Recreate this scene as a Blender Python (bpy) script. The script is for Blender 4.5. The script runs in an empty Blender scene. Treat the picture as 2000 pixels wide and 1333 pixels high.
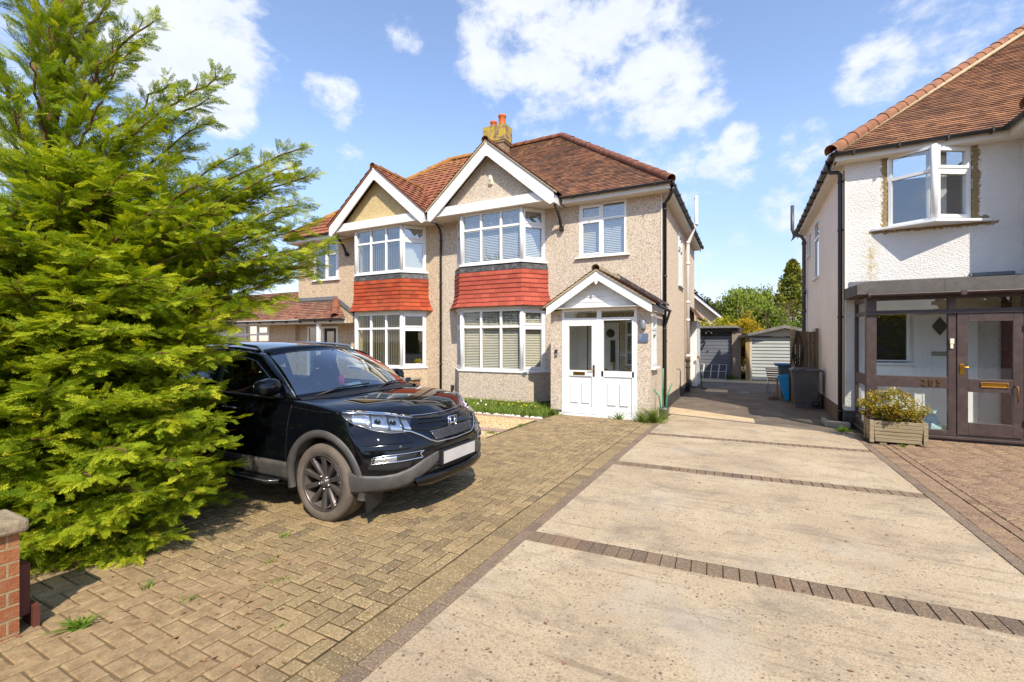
import bpy, bmesh, math, random
import numpy as np
from mathutils import Vector, Matrix
from mathutils.bvhtree import BVHTree

R = math.radians
SC = bpy.context.scene
COL = SC.collection
rng = random.Random(7)
PI = math.pi

# ---------------------------------------------------------------- camera
cam_d = bpy.data.cameras.new('camera')
cam = bpy.data.objects.new('camera', cam_d)
COL.objects.link(cam)
SC.camera = cam
cam_d.sensor_width = 36.0
cam_d.lens = 16.0
cam_d.clip_start = 0.05
cam_d.clip_end = 2000
CAMZ = 1.6
cam.location = (0, 0, CAMZ)
cam.rotation_euler = (R(90), 0, R(27.16))

# ---------------------------------------------------------------- world, sun, exposure
SUN_EL, SUN_AZX, SUN_AZY = 46.0, 0.85, -1.0
az = math.atan2(SUN_AZX, SUN_AZY)          # angle from +Y towards +X
W = bpy.data.worlds.new('World')
SC.world = W
W.use_nodes = True
wn, wl = W.node_tree.nodes, W.node_tree.links
wn.clear()
w_out = wn.new('ShaderNodeOutputWorld')
w_bg = wn.new('ShaderNodeBackground')
w_bg.inputs['Strength'].default_value = 0.15
sky = wn.new('ShaderNodeTexSky')
sky.sky_type = 'NISHITA'
sky.sun_disc = False
sky.sun_elevation = R(SUN_EL)
sky.sun_rotation = az
sky.air_density = 1.1
sky.dust_density = 0.15
sky.ozone_density = 2.0
hs = wn.new('ShaderNodeHueSaturation')
hs.inputs['Saturation'].default_value = 0.98
hs.inputs['Value'].default_value = 1.28
wl.new(sky.outputs[0], hs.inputs['Color'])
# clouds: noise masked by a few soft patches of the sky
tc = wn.new('ShaderNodeTexCoord')


def wmath(op, a, b=None, c=None, clamp=False):
    n = wn.new('ShaderNodeMath')
    n.operation = op
    n.use_clamp = clamp
    for i, v in enumerate((a, b, c)):
        if v is None:
            continue
        if isinstance(v, (int, float)):
            n.inputs[i].default_value = v
        else:
            wl.new(v, n.inputs[i])
    return n.outputs[0]


def vdir(px, py):
    u, v = (px - 1000) / 889.0, (666.5 - py) / 889.0
    d = Vector((-.4565 + .8897 * u, .8897 + .4565 * u, v))
    return d.normalized()


CLOUDS = [  # direction given through its place in the photo, angular radius (deg), weight
    (1180, 110, 8, .85), (1290, 150, 8, .85), (1350, 175, 6, .75), (1010, 50, 8, .9), (1060, 100, 6, .8), (1120, 230, 6, .7),
    (330, 30, 9, 1.0), (400, 70, 6, .9), (420, 185, 4.2, .85), (655, 195, 3.4, .72), (640, 180, 2.0, .8), (795, 60, 2.6, .7), (1060, 240, 4, .8),
    (1960, 60, 9, .62), (1860, 130, 6, .5), (1720, 135, 3.6, .78), (1570, 285, 3.2, .85), (1290, 300, 6, .62),
    (1400, 345, 6, .62), (1530, 380, 5, .6), (1370, 430, 5, .5), (1500, 520, 8, .55), (1400, 560, 7, .5), (1560, 470, 5, .5), (1440, 275, 2.4, .8), (540, 330, 3, .6),
    (700, 340, 3.5, .5), (1420, 470, 6, .45), (-300, 250, 14, .8), (2600, 200, 16, .8)]
mask = None
for (px, py, rad, wt) in CLOUDS:
    d = vdir(px, py)
    dp = wn.new('ShaderNodeVectorMath')
    dp.operation = 'DOT_PRODUCT'
    wl.new(tc.outputs['Generated'], dp.inputs[0])
    dp.inputs[1].default_value = d
    mr = wn.new('ShaderNodeMapRange')
    mr.interpolation_type = 'SMOOTHSTEP'
    wl.new(dp.outputs['Value'], mr.inputs[0])
    mr.inputs[1].default_value = math.cos(R(rad * 1.25))
    mr.inputs[2].default_value = math.cos(R(rad * 0.25))
    mr.inputs[3].default_value = 0
    mr.inputs[4].default_value = wt
    mask = mr.outputs[0] if mask is None else wmath('MAXIMUM', mask, mr.outputs[0])
# behind the camera: general broken cloud
spz = wn.new('ShaderNodeSeparateXYZ')
wl.new(tc.outputs['Generated'], spz.inputs[0])
behind = wmath('MULTIPLY', wmath('GREATER_THAN', wmath('MULTIPLY', spz.outputs['Y'], -1), 0.15), 0.42)
mask = wmath('MAXIMUM', mask, behind)
mp = wn.new('ShaderNodeMapping')
wl.new(tc.outputs['Generated'], mp.inputs[0])
mp.inputs['Scale'].default_value = (1, 1, 1.5)
nz = wn.new('ShaderNodeTexNoise')
nz.inputs['Scale'].default_value = 8.5
nz.inputs['Detail'].default_value = 10
nz.inputs['Roughness'].default_value = 0.62
nz.inputs['Distortion'].default_value = 0.12
wl.new(mp.outputs[0], nz.inputs['Vector'])
dens = wmath('ADD', mask, wmath('MULTIPLY', wmath('SUBTRACT', nz.outputs[0], 0.5), 2.6))
mr = wn.new('ShaderNodeMapRange')
mr.interpolation_type = 'SMOOTHSTEP'
wl.new(dens, mr.inputs[0])
mr.inputs[1].default_value = 0.42
mr.inputs[2].default_value = 1.0
mr.inputs[3].default_value = 0
mr.inputs[4].default_value = 0.9
mix = wn.new('ShaderNodeMix')
mix.data_type = 'RGBA'
wl.new(mr.outputs[0], mix.inputs[0])
skt = wn.new('ShaderNodeMix')
skt.data_type = 'RGBA'
skt.blend_type = 'MULTIPLY'
skt.inputs[0].default_value = 1
wl.new(hs.outputs[0], skt.inputs[6])
skt.inputs[7].default_value = (1.02, .97, 1.0, 1)
szz = wn.new('ShaderNodeSeparateXYZ')
wl.new(tc.outputs['Generated'], szz.inputs[0])
hz_ = wn.new('ShaderNodeMapRange')
wl.new(szz.outputs['Z'], hz_.inputs[0])
hz_.inputs[1].default_value = 0.0
hz_.inputs[2].default_value = 0.36
hzc = wn.new('ShaderNodeMix')
hzc.data_type = 'RGBA'
wl.new(hz_.outputs[0], hzc.inputs[0])
hzc.inputs[6].default_value = (.50, .47, .56, 1)
hzc.inputs[7].default_value = (1, 1, 1, 1)
hzm = wn.new('ShaderNodeMix')
hzm.data_type = 'RGBA'
hzm.blend_type = 'MULTIPLY'
hzm.inputs[0].default_value = 1
wl.new(skt.outputs[2], hzm.inputs[6])
wl.new(hzc.outputs[2], hzm.inputs[7])
wl.new(hzm.outputs[2], mix.inputs[6])
cr = wn.new('ShaderNodeMix')
cr.data_type = 'RGBA'
nz2 = wn.new('ShaderNodeTexNoise')
nz2.inputs['Scale'].default_value = 16
nz2.inputs['Detail'].default_value = 6
wl.new(mp.outputs[0], nz2.inputs['Vector'])
wl.new(nz2.outputs[0], cr.inputs[0])
cr.inputs[6].default_value = (4.1, 4.4, 5.0, 1)
cr.inputs[7].default_value = (5.2, 5.3, 5.5, 1)
wl.new(cr.outputs[2], mix.inputs[7])
wl.new(mix.outputs[2], w_bg.inputs[0])
wl.new(w_bg.outputs[0], w_out.inputs[0])

sun_d = bpy.data.lights.new('sun', 'SUN')
sun_d.energy = 4.5
sun_d.angle = R(0.5)
sun_d.color = (1.0, 0.915, 0.79)
sun = bpy.data.objects.new('sun', sun_d)
COL.objects.link(sun)
hd = math.hypot(SUN_AZX, SUN_AZY)
sd = Vector((SUN_AZX / hd * math.cos(R(SUN_EL)), SUN_AZY / hd * math.cos(R(SUN_EL)), math.sin(R(SUN_EL))))
sun.rotation_euler = sd.to_track_quat('Z', 'Y').to_euler()
sun.location = sd * 50
SC.view_settings.view_transform = 'Standard'
SC.view_settings.look = 'None'
SC.view_settings.gamma = 1
SC.view_settings.exposure = 0.5
SC.render.engine = 'CYCLES'
SC.cycles.use_denoising = True
SC.cycles.denoising_prefilter = 'NONE'
SC.cycles.max_bounces = 8
SC.cycles.transparent_max_bounces = 12
SC.cycles.caustics_reflective = False
SC.cycles.caustics_refractive = False


def zg(y):
    """height of the ground: falls gently towards the houses, level beyond"""
    y = max(-5.0, min(11.5, y))
    return -0.018 * (y - 3.5)


# ---------------------------------------------------------------- materials
def lin(h):
    h = h.lstrip('#')
    out = []
    for i in (0, 2, 4):
        c = int(h[i:i + 2], 16) / 255
        out.append(c / 12.92 if c <= .04045 else ((c + .055) / 1.055) ** 2.4)
    return tuple(out) + (1,)


class NT:
    def __init__(s, name):
        s.m = bpy.data.materials.new(name)
        s.m.use_nodes = True
        s.n, s.l = s.m.node_tree.nodes, s.m.node_tree.links
        s.bsdf = s.n['Principled BSDF']
        s.out = s.n['Material Output']
        s._obj = None

    def co(s, kind='Object'):
        if s._obj is None:
            s._obj = s.n.new('ShaderNodeTexCoord')
        return s._obj.outputs[kind]

    def put(s, sock, v):
        if isinstance(v, (int, float)):
            sock.default_value = v
        elif isinstance(v, (tuple, list)):
            sock.default_value = v if len(v) == len(sock.default_value) else tuple(v)[:len(sock.default_value)]
        else:
            s.l.new(v, sock)

    def math(s, op, a, b=None, c=None, clamp=False):
        n = s.n.new('ShaderNodeMath')
        n.operation = op
        n.use_clamp = clamp
        for i, v in enumerate((a, b, c)):
            if v is not None:
                s.put(n.inputs[i], v)
        return n.outputs[0]

    def noise(s, scale, detail=4, rough=.5, vec=None, dist=0, out=0, stretch=None):
        n = s.n.new('ShaderNodeTexNoise')
        n.inputs['Scale'].default_value = scale
        n.inputs['Detail'].default_value = detail
        n.inputs['Roughness'].default_value = rough
        n.inputs['Distortion'].default_value = dist
        v = vec if vec is not None else s.co()
        if stretch:
            v = s.map(v, stretch)
        s.l.new(v, n.inputs['Vector'])
        return n.outputs[out]

    def vor(s, scale, out='Color', vec=None, feature='F1', rnd=1.0):
        n = s.n.new('ShaderNodeTexVoronoi')
        n.feature = feature
        n.inputs['Scale'].default_value = scale
        n.inputs['Randomness'].default_value = rnd
        s.l.new(vec if vec is not None else s.co(), n.inputs['Vector'])
        return n.outputs[out]

    def map(s, vec, scale=(1, 1, 1), rot=(0, 0, 0), loc=(0, 0, 0)):
        n = s.n.new('ShaderNodeMapping')
        s.l.new(vec, n.inputs[0])
        n.inputs['Scale'].default_value = scale
        n.inputs['Rotation'].default_value = rot
        n.inputs['Location'].default_value = loc
        return n.outputs[0]

    def ramp(s, fac, stops, interp='LINEAR'):
        n = s.n.new('ShaderNodeValToRGB')
        cr = n.color_ramp
        cr.interpolation = interp
        while len(cr.elements) < len(stops):
            cr.elements.new(0.5)
        for e, (p, c) in zip(cr.elements, stops):
            e.position = p
            e.color = c if isinstance(c, tuple) else ((c, c, c, 1) if isinstance(c, (int, float)) else lin(c))
        s.put(n.inputs[0], fac)
        return n.outputs[0]

    def mix(s, fac, a, b, mode='MIX'):
        n = s.n.new('ShaderNodeMix')
        n.data_type = 'RGBA'
        n.blend_type = mode
        s.put(n.inputs[0], fac)
        s.put(n.inputs[6], a)
        s.put(n.inputs[7], b)
        return n.outputs[2]

    def maprange(s, v, a, b, c=0., d=1.):
        n = s.n.new('ShaderNodeMapRange')
        s.put(n.inputs[0], v)
        for i, x in enumerate((a, b, c, d)):
            n.inputs[i + 1].default_value = x
        return n.outputs[0]

    def sep(s, v):
        n = s.n.new('ShaderNodeSeparateXYZ')
        s.l.new(v, n.inputs[0])
        return n.outputs

    def attr(s, name, out='Fac'):
        n = s.n.new('ShaderNodeAttribute')
        n.attribute_name = name
        return n.outputs[out]

    def bump(s, h, strength=.5, dist=.01, normal=None):
        n = s.n.new('ShaderNodeBump')
        n.inputs['Strength'].default_value = strength
        n.inputs['Distance'].default_value = dist
        s.put(n.inputs['Height'], h)
        if normal is not None:
            s.l.new(normal, n.inputs['Normal'])
        return n.outputs[0]

    def set(s, color=None, rough=None, metal=None, normal=None, spec=None, **kw):
        b = s.bsdf
        if color is not None:
            s.put(b.inputs['Base Color'], color)
        if rough is not None:
            s.put(b.inputs['Roughness'], rough)
        if metal is not None:
            s.put(b.inputs['Metallic'], metal)
        if normal is not None:
            s.put(b.inputs['Normal'], normal)
        if spec is not None:
            s.put(b.inputs['Specular IOR Level'], spec)
        for k, v in kw.items():
            s.put(b.inputs[k.replace('_', ' ')], v)
        return s.m


def simple(name, h, rough=.5, metal=0, vary=.12, scale=6, bump=0, bscale=60, spec=None, dirt=None):
    t = NT(name)
    c = lin(h) if isinstance(h, str) else h
    lo = tuple(x * (1 - vary) for x in c[:3]) + (1,)
    hi = tuple(min(1, x * (1 + vary)) for x in c[:3]) + (1,)
    col = t.ramp(t.noise(scale, 5, .6), [(.3, lo), (.7, hi)])
    if dirt:
        col = t.mix(t.maprange(t.noise(scale * .5, 6, .7), .48, .75, 0, .6), col, lin(dirt))
    nrm = t.bump(t.noise(bscale, 4, .6), bump, .01) if bump else None
    return t.set(col, rough, metal, nrm, spec)


M = {}


def make_materials():
    # pebble-dash: crowded small stones, buff / grey / brown
    def pebble(name, cols, bright=1.0):
        t = NT(name)
        v = t.vor(58)
        f = t.sep(v)[0]
        st = [(0, cols[0]), (.16, cols[1]), (.40, cols[2]), (.75, cols[3]), (1, cols[4])]
        c = t.ramp(f, st, 'CONSTANT')
        v2 = t.vor(26, vec=t.map(t.co(), loc=(3, 1, 2)))
        c = t.mix(.22, c, t.ramp(t.sep(v2)[1], st))
        c = t.mix(t.maprange(t.noise(.6, 5, .6), .35, .75, 0, .35), c, lin(cols[5]))
        e = t.vor(58, 'Distance')
        c = t.mix(t.maprange(e, .40, .8, 0, .3), c, (.16, .12, .09, 1))
        # weather streaks down the wall
        st2 = t.noise(1.0, 5, .6, stretch=(5, 5, .25))
        c = t.mix(t.maprange(st2, .55, .8, 0, .22), c, (.20, .16, .12, 1))
        return t.set(c, .95, 0, t.bump(e, -.75, .012))
    M['pebble'] = pebble('pebbledash_buff', ['#857564', '#b4a28d', '#cebda7', '#dccdb8', '#ece0d0', '#cebda7'])
    M['pebble_lit'] = pebble('pebbledash_sunlit', ['#a08a72', '#c4ad92', '#dfcbb0', '#e8d7be', '#f3e8d6', '#e3cfb4'])  # lighter copy for the side wall, its sunlight put into the colour
    M['pebble_l'] = pebble('pebbledash_tan', ['#7c6650', '#b0967a', '#ccb494', '#d9c4a5', '#eadcc4', '#c8af8e'])
    M['pebble_y'] = pebble('pebbledash_yellow', ['#9c8456', '#b89f6d', '#cdb681', '#d8c391', '#ead9ad', '#c9b076'])
    # white roughcast render
    t = NT('roughcast_white')
    n1 = t.noise(38, 4, .55, dist=.6)
    c = t.ramp(t.noise(1.2, 5, .6), [(.3, (.66, .63, .585, 1)), (.7, (.77, .74, .69, 1))])
    x, y, z = t.sep(t.co())
    lich = t.math('MULTIPLY', t.maprange(t.math('ABSOLUTE', t.math('SUBTRACT', x, 2.22)), .0, .17, 1, 0),
                  t.maprange(t.math('ABSOLUTE', t.math('SUBTRACT', z, 3.05)), .3, .9, 1, 0))
    lich = t.math('MULTIPLY', t.math('MAXIMUM', lich, 0), t.maprange(t.noise(9, 5, .7), .42, .62))
    c = t.mix(lich, c, (.46, .36, .13, 1))
    def near(v, c0, w0, w1):
        return t.maprange(t.math('ABSOLUTE', t.math('SUBTRACT', v, c0)), w0, w1, 1, 0)

    def band_(v, a, b):
        return t.math('MULTIPLY', t.math('GREATER_THAN', v, a), t.math('LESS_THAN', v, b))
    side = t.math('MULTIPLY', t.math('MAXIMUM', near(x, 2.46, .02, .13), near(x, 3.78, .02, .14)), band_(z, 3.76, 5.26))
    sill_ = t.math('MULTIPLY', near(z, 3.77, .0, .12), band_(x, 2.2, 4.1))
    crn = t.math('MULTIPLY', near(x, 3.88, .05, .25), near(z, 3.86, .0, .16))
    ed = t.math('MAXIMUM', t.math('MAXIMUM', side, sill_), crn)
    ed = t.math('ADD', ed, t.math('MULTIPLY', t.math('SUBTRACT', t.noise(16, 6, .75), .5), 1.9))
    c = t.mix(t.maprange(ed, .62, .78, 0, .92), c, t.ramp(t.noise(30, 5, .7), [(.3, lin('#5c4a20')), (.7, lin('#a08440'))]))
    M['rough'] = t.set(c, .9, 0, t.bump(n1, .7, .04))
    t = NT('bounce_lit_side_render')  # colour raised to stand in for bounced light on the sunless side
    c = t.ramp(t.noise(1.2, 6, .6), [(.3, (.78, .72, .66, 1)), (.7, (.88, .82, .76, 1))])
    c = t.mix(t.maprange(t.noise(1., 5, .6, stretch=(4, 4, .3)), .56, .8, 0, .35), c, (.62, .55, .48, 1))
    M['side_render'] = t.set(c, .9, 0, t.bump(t.noise(60, 4, .6), .7, .015))
    M['plinth'] = simple('plinth_bitumen', '#3d3835', .85, vary=.3, bump=.5, dirt='#6a6158')
    M['plinth_b'] = simple('plinth_brown', '#6b5b50', .85, vary=.25, bump=.5, dirt='#54463c')

    # roof tiles (UV in metres: u along the eave, v up the slope)
    def tiles(name, cols, tw, th, lichen=0, dark=.45):
        t = NT(name)
        uv = t.co('UV')
        b = t.n.new('ShaderNodeTexBrick')
        b.offset = .5
        t.l.new(uv, b.inputs['Vector'])
        b.inputs['Scale'].default_value = 1
        b.inputs['Brick Width'].default_value = tw
        b.inputs['Row Height'].default_value = th
        b.inputs['Mortar Size'].default_value = .004
        b.inputs['Mortar Smooth'].default_value = .3
        b.inputs['Color1'].default_value = (0, 0, 0, 1)
        b.inputs['Color2'].default_value = (1, 1, 1, 1)
        b.inputs['Mortar'].default_value = (0, 0, 0, 1)
        c = t.ramp(b.outputs['Color'], [(0, cols[0]), (.35, cols[1]), (.65, cols[2]), (1, cols[3])])
        big = t.noise(.7, 6, .65, dist=.4)
        c = t.mix(t.maprange(big, .42, .68, 0, .8), c, lin(cols[4]))
        c = t.mix(t.maprange(t.noise(3.2, 5, .65), .50, .72, 0, .65), c, lin(cols[5]))
        c = t.mix(t.math('MULTIPLY', b.outputs['Fac'], dark), c, (.02, .012, .008, 1))
        if lichen:
            z = t.sep(t.co())[2]
            lf = t.math('ADD', t.maprange(z, 5.2, 9.2, -.06, lichen), t.noise(6, 7, .75))
            c = t.mix(t.maprange(lf, .66, .74, 0, .85), c, (.50, .33, .05, 1))
        return t.set(c, .85, 0, t.bump(t.math('ADD', t.noise(50, 3, .6), t.math('MULTIPLY', b.outputs['Fac'], -1.2)), .4, .008))
    M['tile_plain'] = tiles('clay_plain_tiles', ['#573d2d', '#775039', '#8c6045', '#a27150', '#4a392e', '#a97049'], .165, .1, .13)
    M['tile_right'] = tiles('clay_plain_tiles_red', ['#65442f', '#855a3f', '#986b4b', '#ab7a54', '#654a3a', '#b07d53'], .165, .1, 0)
    M['tile_conc'] = tiles('interlocking_tiles', ['#7c472f', '#8a5035', '#965a3c', '#a36646', '#774b36', '#a5704c'], .3, .28, .16)
    M['tile_annex'] = tiles('annex_plain_tiles', ['#6d4636', '#7f503c', '#8f5d47', '#a07058', '#6b5040', '#967a5e'], .165, .1, .02)
    M['tile_porch'] = tiles('porch_plain_tiles', ['#5d3a2a', '#6e4632', '#80543c', '#93654a', '#4f3d30', '#8d7352'], .165, .1, .02)
    M['hang_red'] = tiles('hanging_tiles_red_paint', ['#98402f', '#a84835', '#b04f3a', '#bc5a42', '#96412f', '#ac533e'], .26, .125, 0, .5)
    M['hang_orange'] = tiles('hanging_tiles_orange', ['#952f0f', '#a83c16', '#b3461b', '#c0521f', '#74391f', '#a54a26'], .26, .125, 0, .5)
    M['ridge'] = simple('ridge_clay', '#875338', .8, vary=.35, scale=5, bump=.4, dirt='#6d3a28')
    M['ridge_r'] = simple('ridge_clay_orange', '#8e6042', .8, vary=.35, scale=5, bump=.4, dirt='#8a4a2b')
    M['ridge_l'] = simple('ridge_lichen', '#9a6a35', .85, vary=.35, scale=8, bump=.4, dirt='#b08a2b')
    M['mortar'] = simple('mortar', '#b5a483', .95, vary=.25, scale=12, bump=.6, dirt='#7c6a45')
    # brick
    t = NT('chimney_brick')
    b = t.n.new('ShaderNodeTexBrick')
    t.l.new(t.co('UV'), b.inputs['Vector'])
    b.inputs['Scale'].default_value = 1
    b.inputs['Brick Width'].default_value = .225
    b.inputs['Row Height'].default_value = .075
    b.inputs['Mortar Size'].default_value = .008
    b.inputs['Color1'].default_value = lin('#6e5142')
    b.inputs['Color2'].default_value = lin('#8f7059')
    b.inputs['Mortar'].default_value = lin('#9a8c74')
    c = t.mix(t.maprange(t.noise(5, 7, .72), .44, .55, 0, .92), b.outputs[0], (.50, .36, .035, 1))
    M['chim_lichen'] = t.set(c, .95, 0, t.bump(t.noise(25, 5, .7), .7, .03))
    c2 = NT('chimney_brick_bare')
    b = c2.n.new('ShaderNodeTexBrick')
    c2.l.new(c2.co('UV'), b.inputs['Vector'])
    b.inputs['Scale'].default_value = 1
    b.inputs['Brick Width'].default_value = .225
    b.inputs['Row Height'].default_value = .075
    b.inputs['Mortar Size'].default_value = .008
    b.inputs['Color1'].default_value = lin('#6d5648')
    b.inputs['Color2'].default_value = lin('#94765d')
    b.inputs['Mortar'].default_value = lin('#8f836e')
    c = c2.mix(c2.maprange(c2.noise(5, 7, .72), .54, .62, 0, .8), b.outputs[0], (.42, .30, .06, 1))
    M['chim'] = c2.set(c, .95, 0, c2.bump(b.outputs['Fac'], -.5, .01))

    def brickmat(name, c1, c2_, mo):
        t = NT(name)
        b = t.n.new('ShaderNodeTexBrick')
        t.l.new(t.co('UV'), b.inputs['Vector'])
        b.inputs['Scale'].default_value = 1
        b.inputs['Brick Width'].default_value = .225
        b.inputs['Row Height'].default_value = .075
        b.inputs['Mortar Size'].default_value = .006
        b.inputs['Mortar Smooth'].default_value = .2
        b.inputs['Color1'].default_value = lin(c1)
        b.inputs['Color2'].default_value = lin(c2_)
        b.inputs['Mortar'].default_value = lin(mo)
        c = t.mix(t.maprange(t.noise(22, 6, .7), .45, .7, 0, .4), b.outputs[0], lin(mo))
        h = t.math('ADD', t.math('MULTIPLY', b.outputs['Fac'], -1.3), t.noise(60, 5, .7))
        return t.set(c, .92, 0, t.bump(h, .8, .012))
    M['brick'] = brickmat('boundary_brick', '#8f5130', '#a8683f', '#a38d68')
    M['brick_low'] = brickmat('low_wall_brick', '#8d5a3c', '#a87550', '#a5957a')
    # concrete paving
    t = NT('exposed_aggregate_concrete')
    base = t.ramp(t.noise(.8, 6, .65), [(.3, lin('#a69175')), (.52, lin('#b9a484')), (.75, lin('#c8b698'))])
    fine = t.ramp(t.noise(70, 5, .75), [(.30, .50), (.48, .95), (.62, 1.1), (.8, 1.3)])
    c = t.mix(1, base, fine, 'MULTIPLY')
    sp = t.vor(38)
    spd = t.vor(38, 'Distance')
    pit = t.math('MULTIPLY', t.math('LESS_THAN', spd, .26), t.math('GREATER_THAN', t.sep(sp)[0], .68))
    pit = t.math('MULTIPLY', pit, t.maprange(t.noise(2.2, 5, .6), .40, .62, .25, .95))
    c = t.mix(pit, c, lin('#54483a'))
    c = t.mix(t.math('MULTIPLY', t.math('LESS_THAN', t.vor(70, 'Distance'), .22), t.maprange(t.noise(1.6, 5, .7), .35, .6, .15, .7)), c, lin('#6b5c47'))
    v3 = t.vor(17, vec=t.map(t.co(), loc=(4, 2, 0)))
    p3 = t.math('MULTIPLY', t.math('LESS_THAN', t.vor(17, 'Distance', vec=t.map(t.co(), loc=(4, 2, 0))), .17), t.math('GREATER_THAN', t.sep(v3)[1], .72))
    c = t.mix(t.math('MULTIPLY', p3, .8), c, lin('#5a4c3c'))
    st = t.noise(1.7, 7, .7, dist=.5, stretch=(1, 1.5, 1))
    c = t.mix(t.maprange(st, .50, .68, 0, .70), c, lin('#7d7160'))
    c = t.mix(t.maprange(t.noise(11, 6, .75, dist=.8), .58, .70, 0, .6), c, lin('#5f5242'))
    lines = t.noise(3.0, 5, .6, stretch=(.35, 5, 1), dist=.3)
    c = t.mix(t.maprange(lines, .58, .70, 0, .45), c, lin('#655845'))
    c = t.mix(t.maprange(t.noise(1.3, 4, .6, vec=t.map(t.co(), loc=(9, 3, 1))), .55, .75, 0, .5), c, lin('#b8ae9c'))
    M['concrete'] = t.set(c, .92, 0, t.bump(t.math('ADD', t.noise(110, 4, .7), t.math('MULTIPLY', pit, -1.5)), .55, .008))
    t = NT('dark_shaded_yard_concrete')  # dark concrete, made darker again to stand in for shade between the houses
    c = t.ramp(t.noise(1.1, 7, .7, dist=.4), [(.3, lin('#4e443a')), (.5, lin('#64594c')), (.72, lin('#7c6f5e'))])
    c = t.mix(t.maprange(t.noise(5, 6, .7), .58, .7, 0, .5), c, lin('#b0a28c'))
    c = t.mix(t.maprange(t.noise(2.1, 6, .7, vec=t.map(t.co(), loc=(5, 8, 1))), .56, .7, 0, .6), c, lin('#5b5042'))
    M['yard'] = t.set(c, .92, 0, t.bump(t.noise(40, 6, .7), .5, .012))
    t = NT('light_yard_concrete')
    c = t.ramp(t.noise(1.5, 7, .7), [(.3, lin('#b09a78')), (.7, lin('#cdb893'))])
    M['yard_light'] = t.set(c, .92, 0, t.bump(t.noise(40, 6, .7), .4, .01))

    def blocks(name, cols, moss):
        t = NT(name)
        f = t.attr('tint')
        c = t.ramp(f, [(0, cols[0]), (.3, cols[1]), (.6, cols[2]), (1, cols[3])])
        c = t.mix(1, c, t.ramp(t.noise(95, 5, .8), [(.32, .45), (.48, .92), (.6, 1.1), (.75, 1.5)]), 'MULTIPLY')
        sp_ = t.sep(t.vor(125))[0]
        c = t.mix(1, c, t.ramp(sp_, [(0, .72), (.5, 1.0), (1, 1.25)]), 'MULTIPLY')
        c = t.mix(t.maprange(sp_, .92, .96, 0, .6), c, lin(cols[5]))
        c = t.mix(t.maprange(t.noise(1.1, 6, .65), .5, .75, 0, .45), c, lin(cols[4]))
        c = t.mix(t.maprange(t.noise(5, 6, .7), .60, .75, 0, moss), c, lin('#6a5a2a'))
        # soil spilled over the blocks beside the boundary wall
        x, y, z = t.sep(t.co())
        dx = t.math('ABSOLUTE', t.math('ADD', x, 2.9))
        dy = t.math('ABSOLUTE', t.math('SUBTRACT', y, 1.3))
        dd = t.math('ADD', t.math('MULTIPLY', dx, 1.0), t.math('MULTIPLY', dy, 1.1))
        dd = t.math('ADD', dd, t.math('MULTIPLY', t.math('SUBTRACT', t.noise(2.5, 6, .7), .5), 2.4))
        if moss > .3:
            c = t.mix(t.maprange(dd, .75, 1.35, .85, 0), c, t.ramp(t.noise(14, 6, .75), [(.35, lin('#7a6244')), (.65, lin('#a88e68'))]))
        return t.set(c, .9, 0, t.bump(t.noise(130, 4, .7), .6, .006))
    M['block'] = blocks('block_paving_brindle', ['#78664a', '#877251', '#957f59', '#a28a62', '#988256', '#c3b28f'], .4)
    M['block_r'] = blocks('block_paving_red', ['#7b614a', '#876b51', '#91755a', '#9a7f5d', '#968060', '#b5a488'], .1)
    M['block_e'] = blocks('edging_blocks', ['#71604e', '#7c6955', '#85715c', '#7d6a56', '#7a6852', '#98866f'], .05)
    M['block_s'] = blocks('soldier_course_blocks', ['#6c5a49', '#79654f', '#846f58', '#866c52', '#7c6a54', '#9a876e'], .0)
    t = NT('joint_moss')
    c = t.ramp(t.noise(3.5, 6, .7), [(.3, lin('#382b1b')), (.48, lin('#4d3d22')), (.62, lin('#5f4f22')), (.78, lin('#75692a'))])
    x, y, z = t.sep(t.co())
    dd = t.math('ADD', t.math('ABSOLUTE', t.math('ADD', x, 2.9)), t.math('MULTIPLY', t.math('ABSOLUTE', t.math('SUBTRACT', y, 1.3)), 1.1))
    dd = t.math('ADD', dd, t.math('MULTIPLY', t.math('SUBTRACT', t.noise(2.5, 6, .7), .5), 2.4))
    c = t.mix(t.maprange(dd, .75, 1.35, .9, 0), c, lin('#7d6848'))
    M['joint'] = t.set(c, 1, 0, t.bump(t.noise(80, 5, .7), .8, .02))
    t = NT('soil_ground')
    c = t.ramp(t.noise(1.5, 7, .7), [(.3, lin('#5b4a36')), (.55, lin('#7f6a4d')), (.75, lin('#6d6f3c'))])
    M['soil'] = t.set(c, 1, 0, t.bump(t.noise(20, 6, .7), .6, .03))
    t = NT('gravel')
    c = t.ramp(t.sep(t.vor(55))[0], [(0, lin('#8a6c43')), (.3, lin('#b8945f')), (.6, lin('#cdb07c')), (.9, lin('#e2d2a9'))])
    M['gravel'] = t.set(c, .9, 0, t.bump(t.vor(55, 'Distance'), -.9, .02))
    M['kerb'] = simple('kerb_pink', '#a5897a', .9, vary=.2, bump=.4, bscale=90)
    M['flag'] = simple('stone_flags', '#a89a83', .9, vary=.25, bump=.5, bscale=50, dirt='#6c6350')
    M['tarmac'] = simple('tarmac', '#5a5856', .9, vary=.2, scale=3, bump=.6, bscale=150)
    M['stone_w'] = simple('white_stones', '#e8e0d4', .8, vary=.15, bump=.4)
    t = NT('grass')
    c = t.ramp(t.attr('tint'), [(0, (.04, .08, .010, 1)), (.5, (.11, .18, .018, 1)), (1, (.25, .28, .05, 1))])
    M['grass'] = t.set(c, .6)
    M['grass'].node_tree.nodes['Principled BSDF'].inputs['Specular IOR Level'].default_value = .25
    M['coping'] = simple('coping_aggregate', '#8f7f66', .95, vary=.35, scale=30, bump=.9, bscale=40, dirt='#7d7058')
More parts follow.
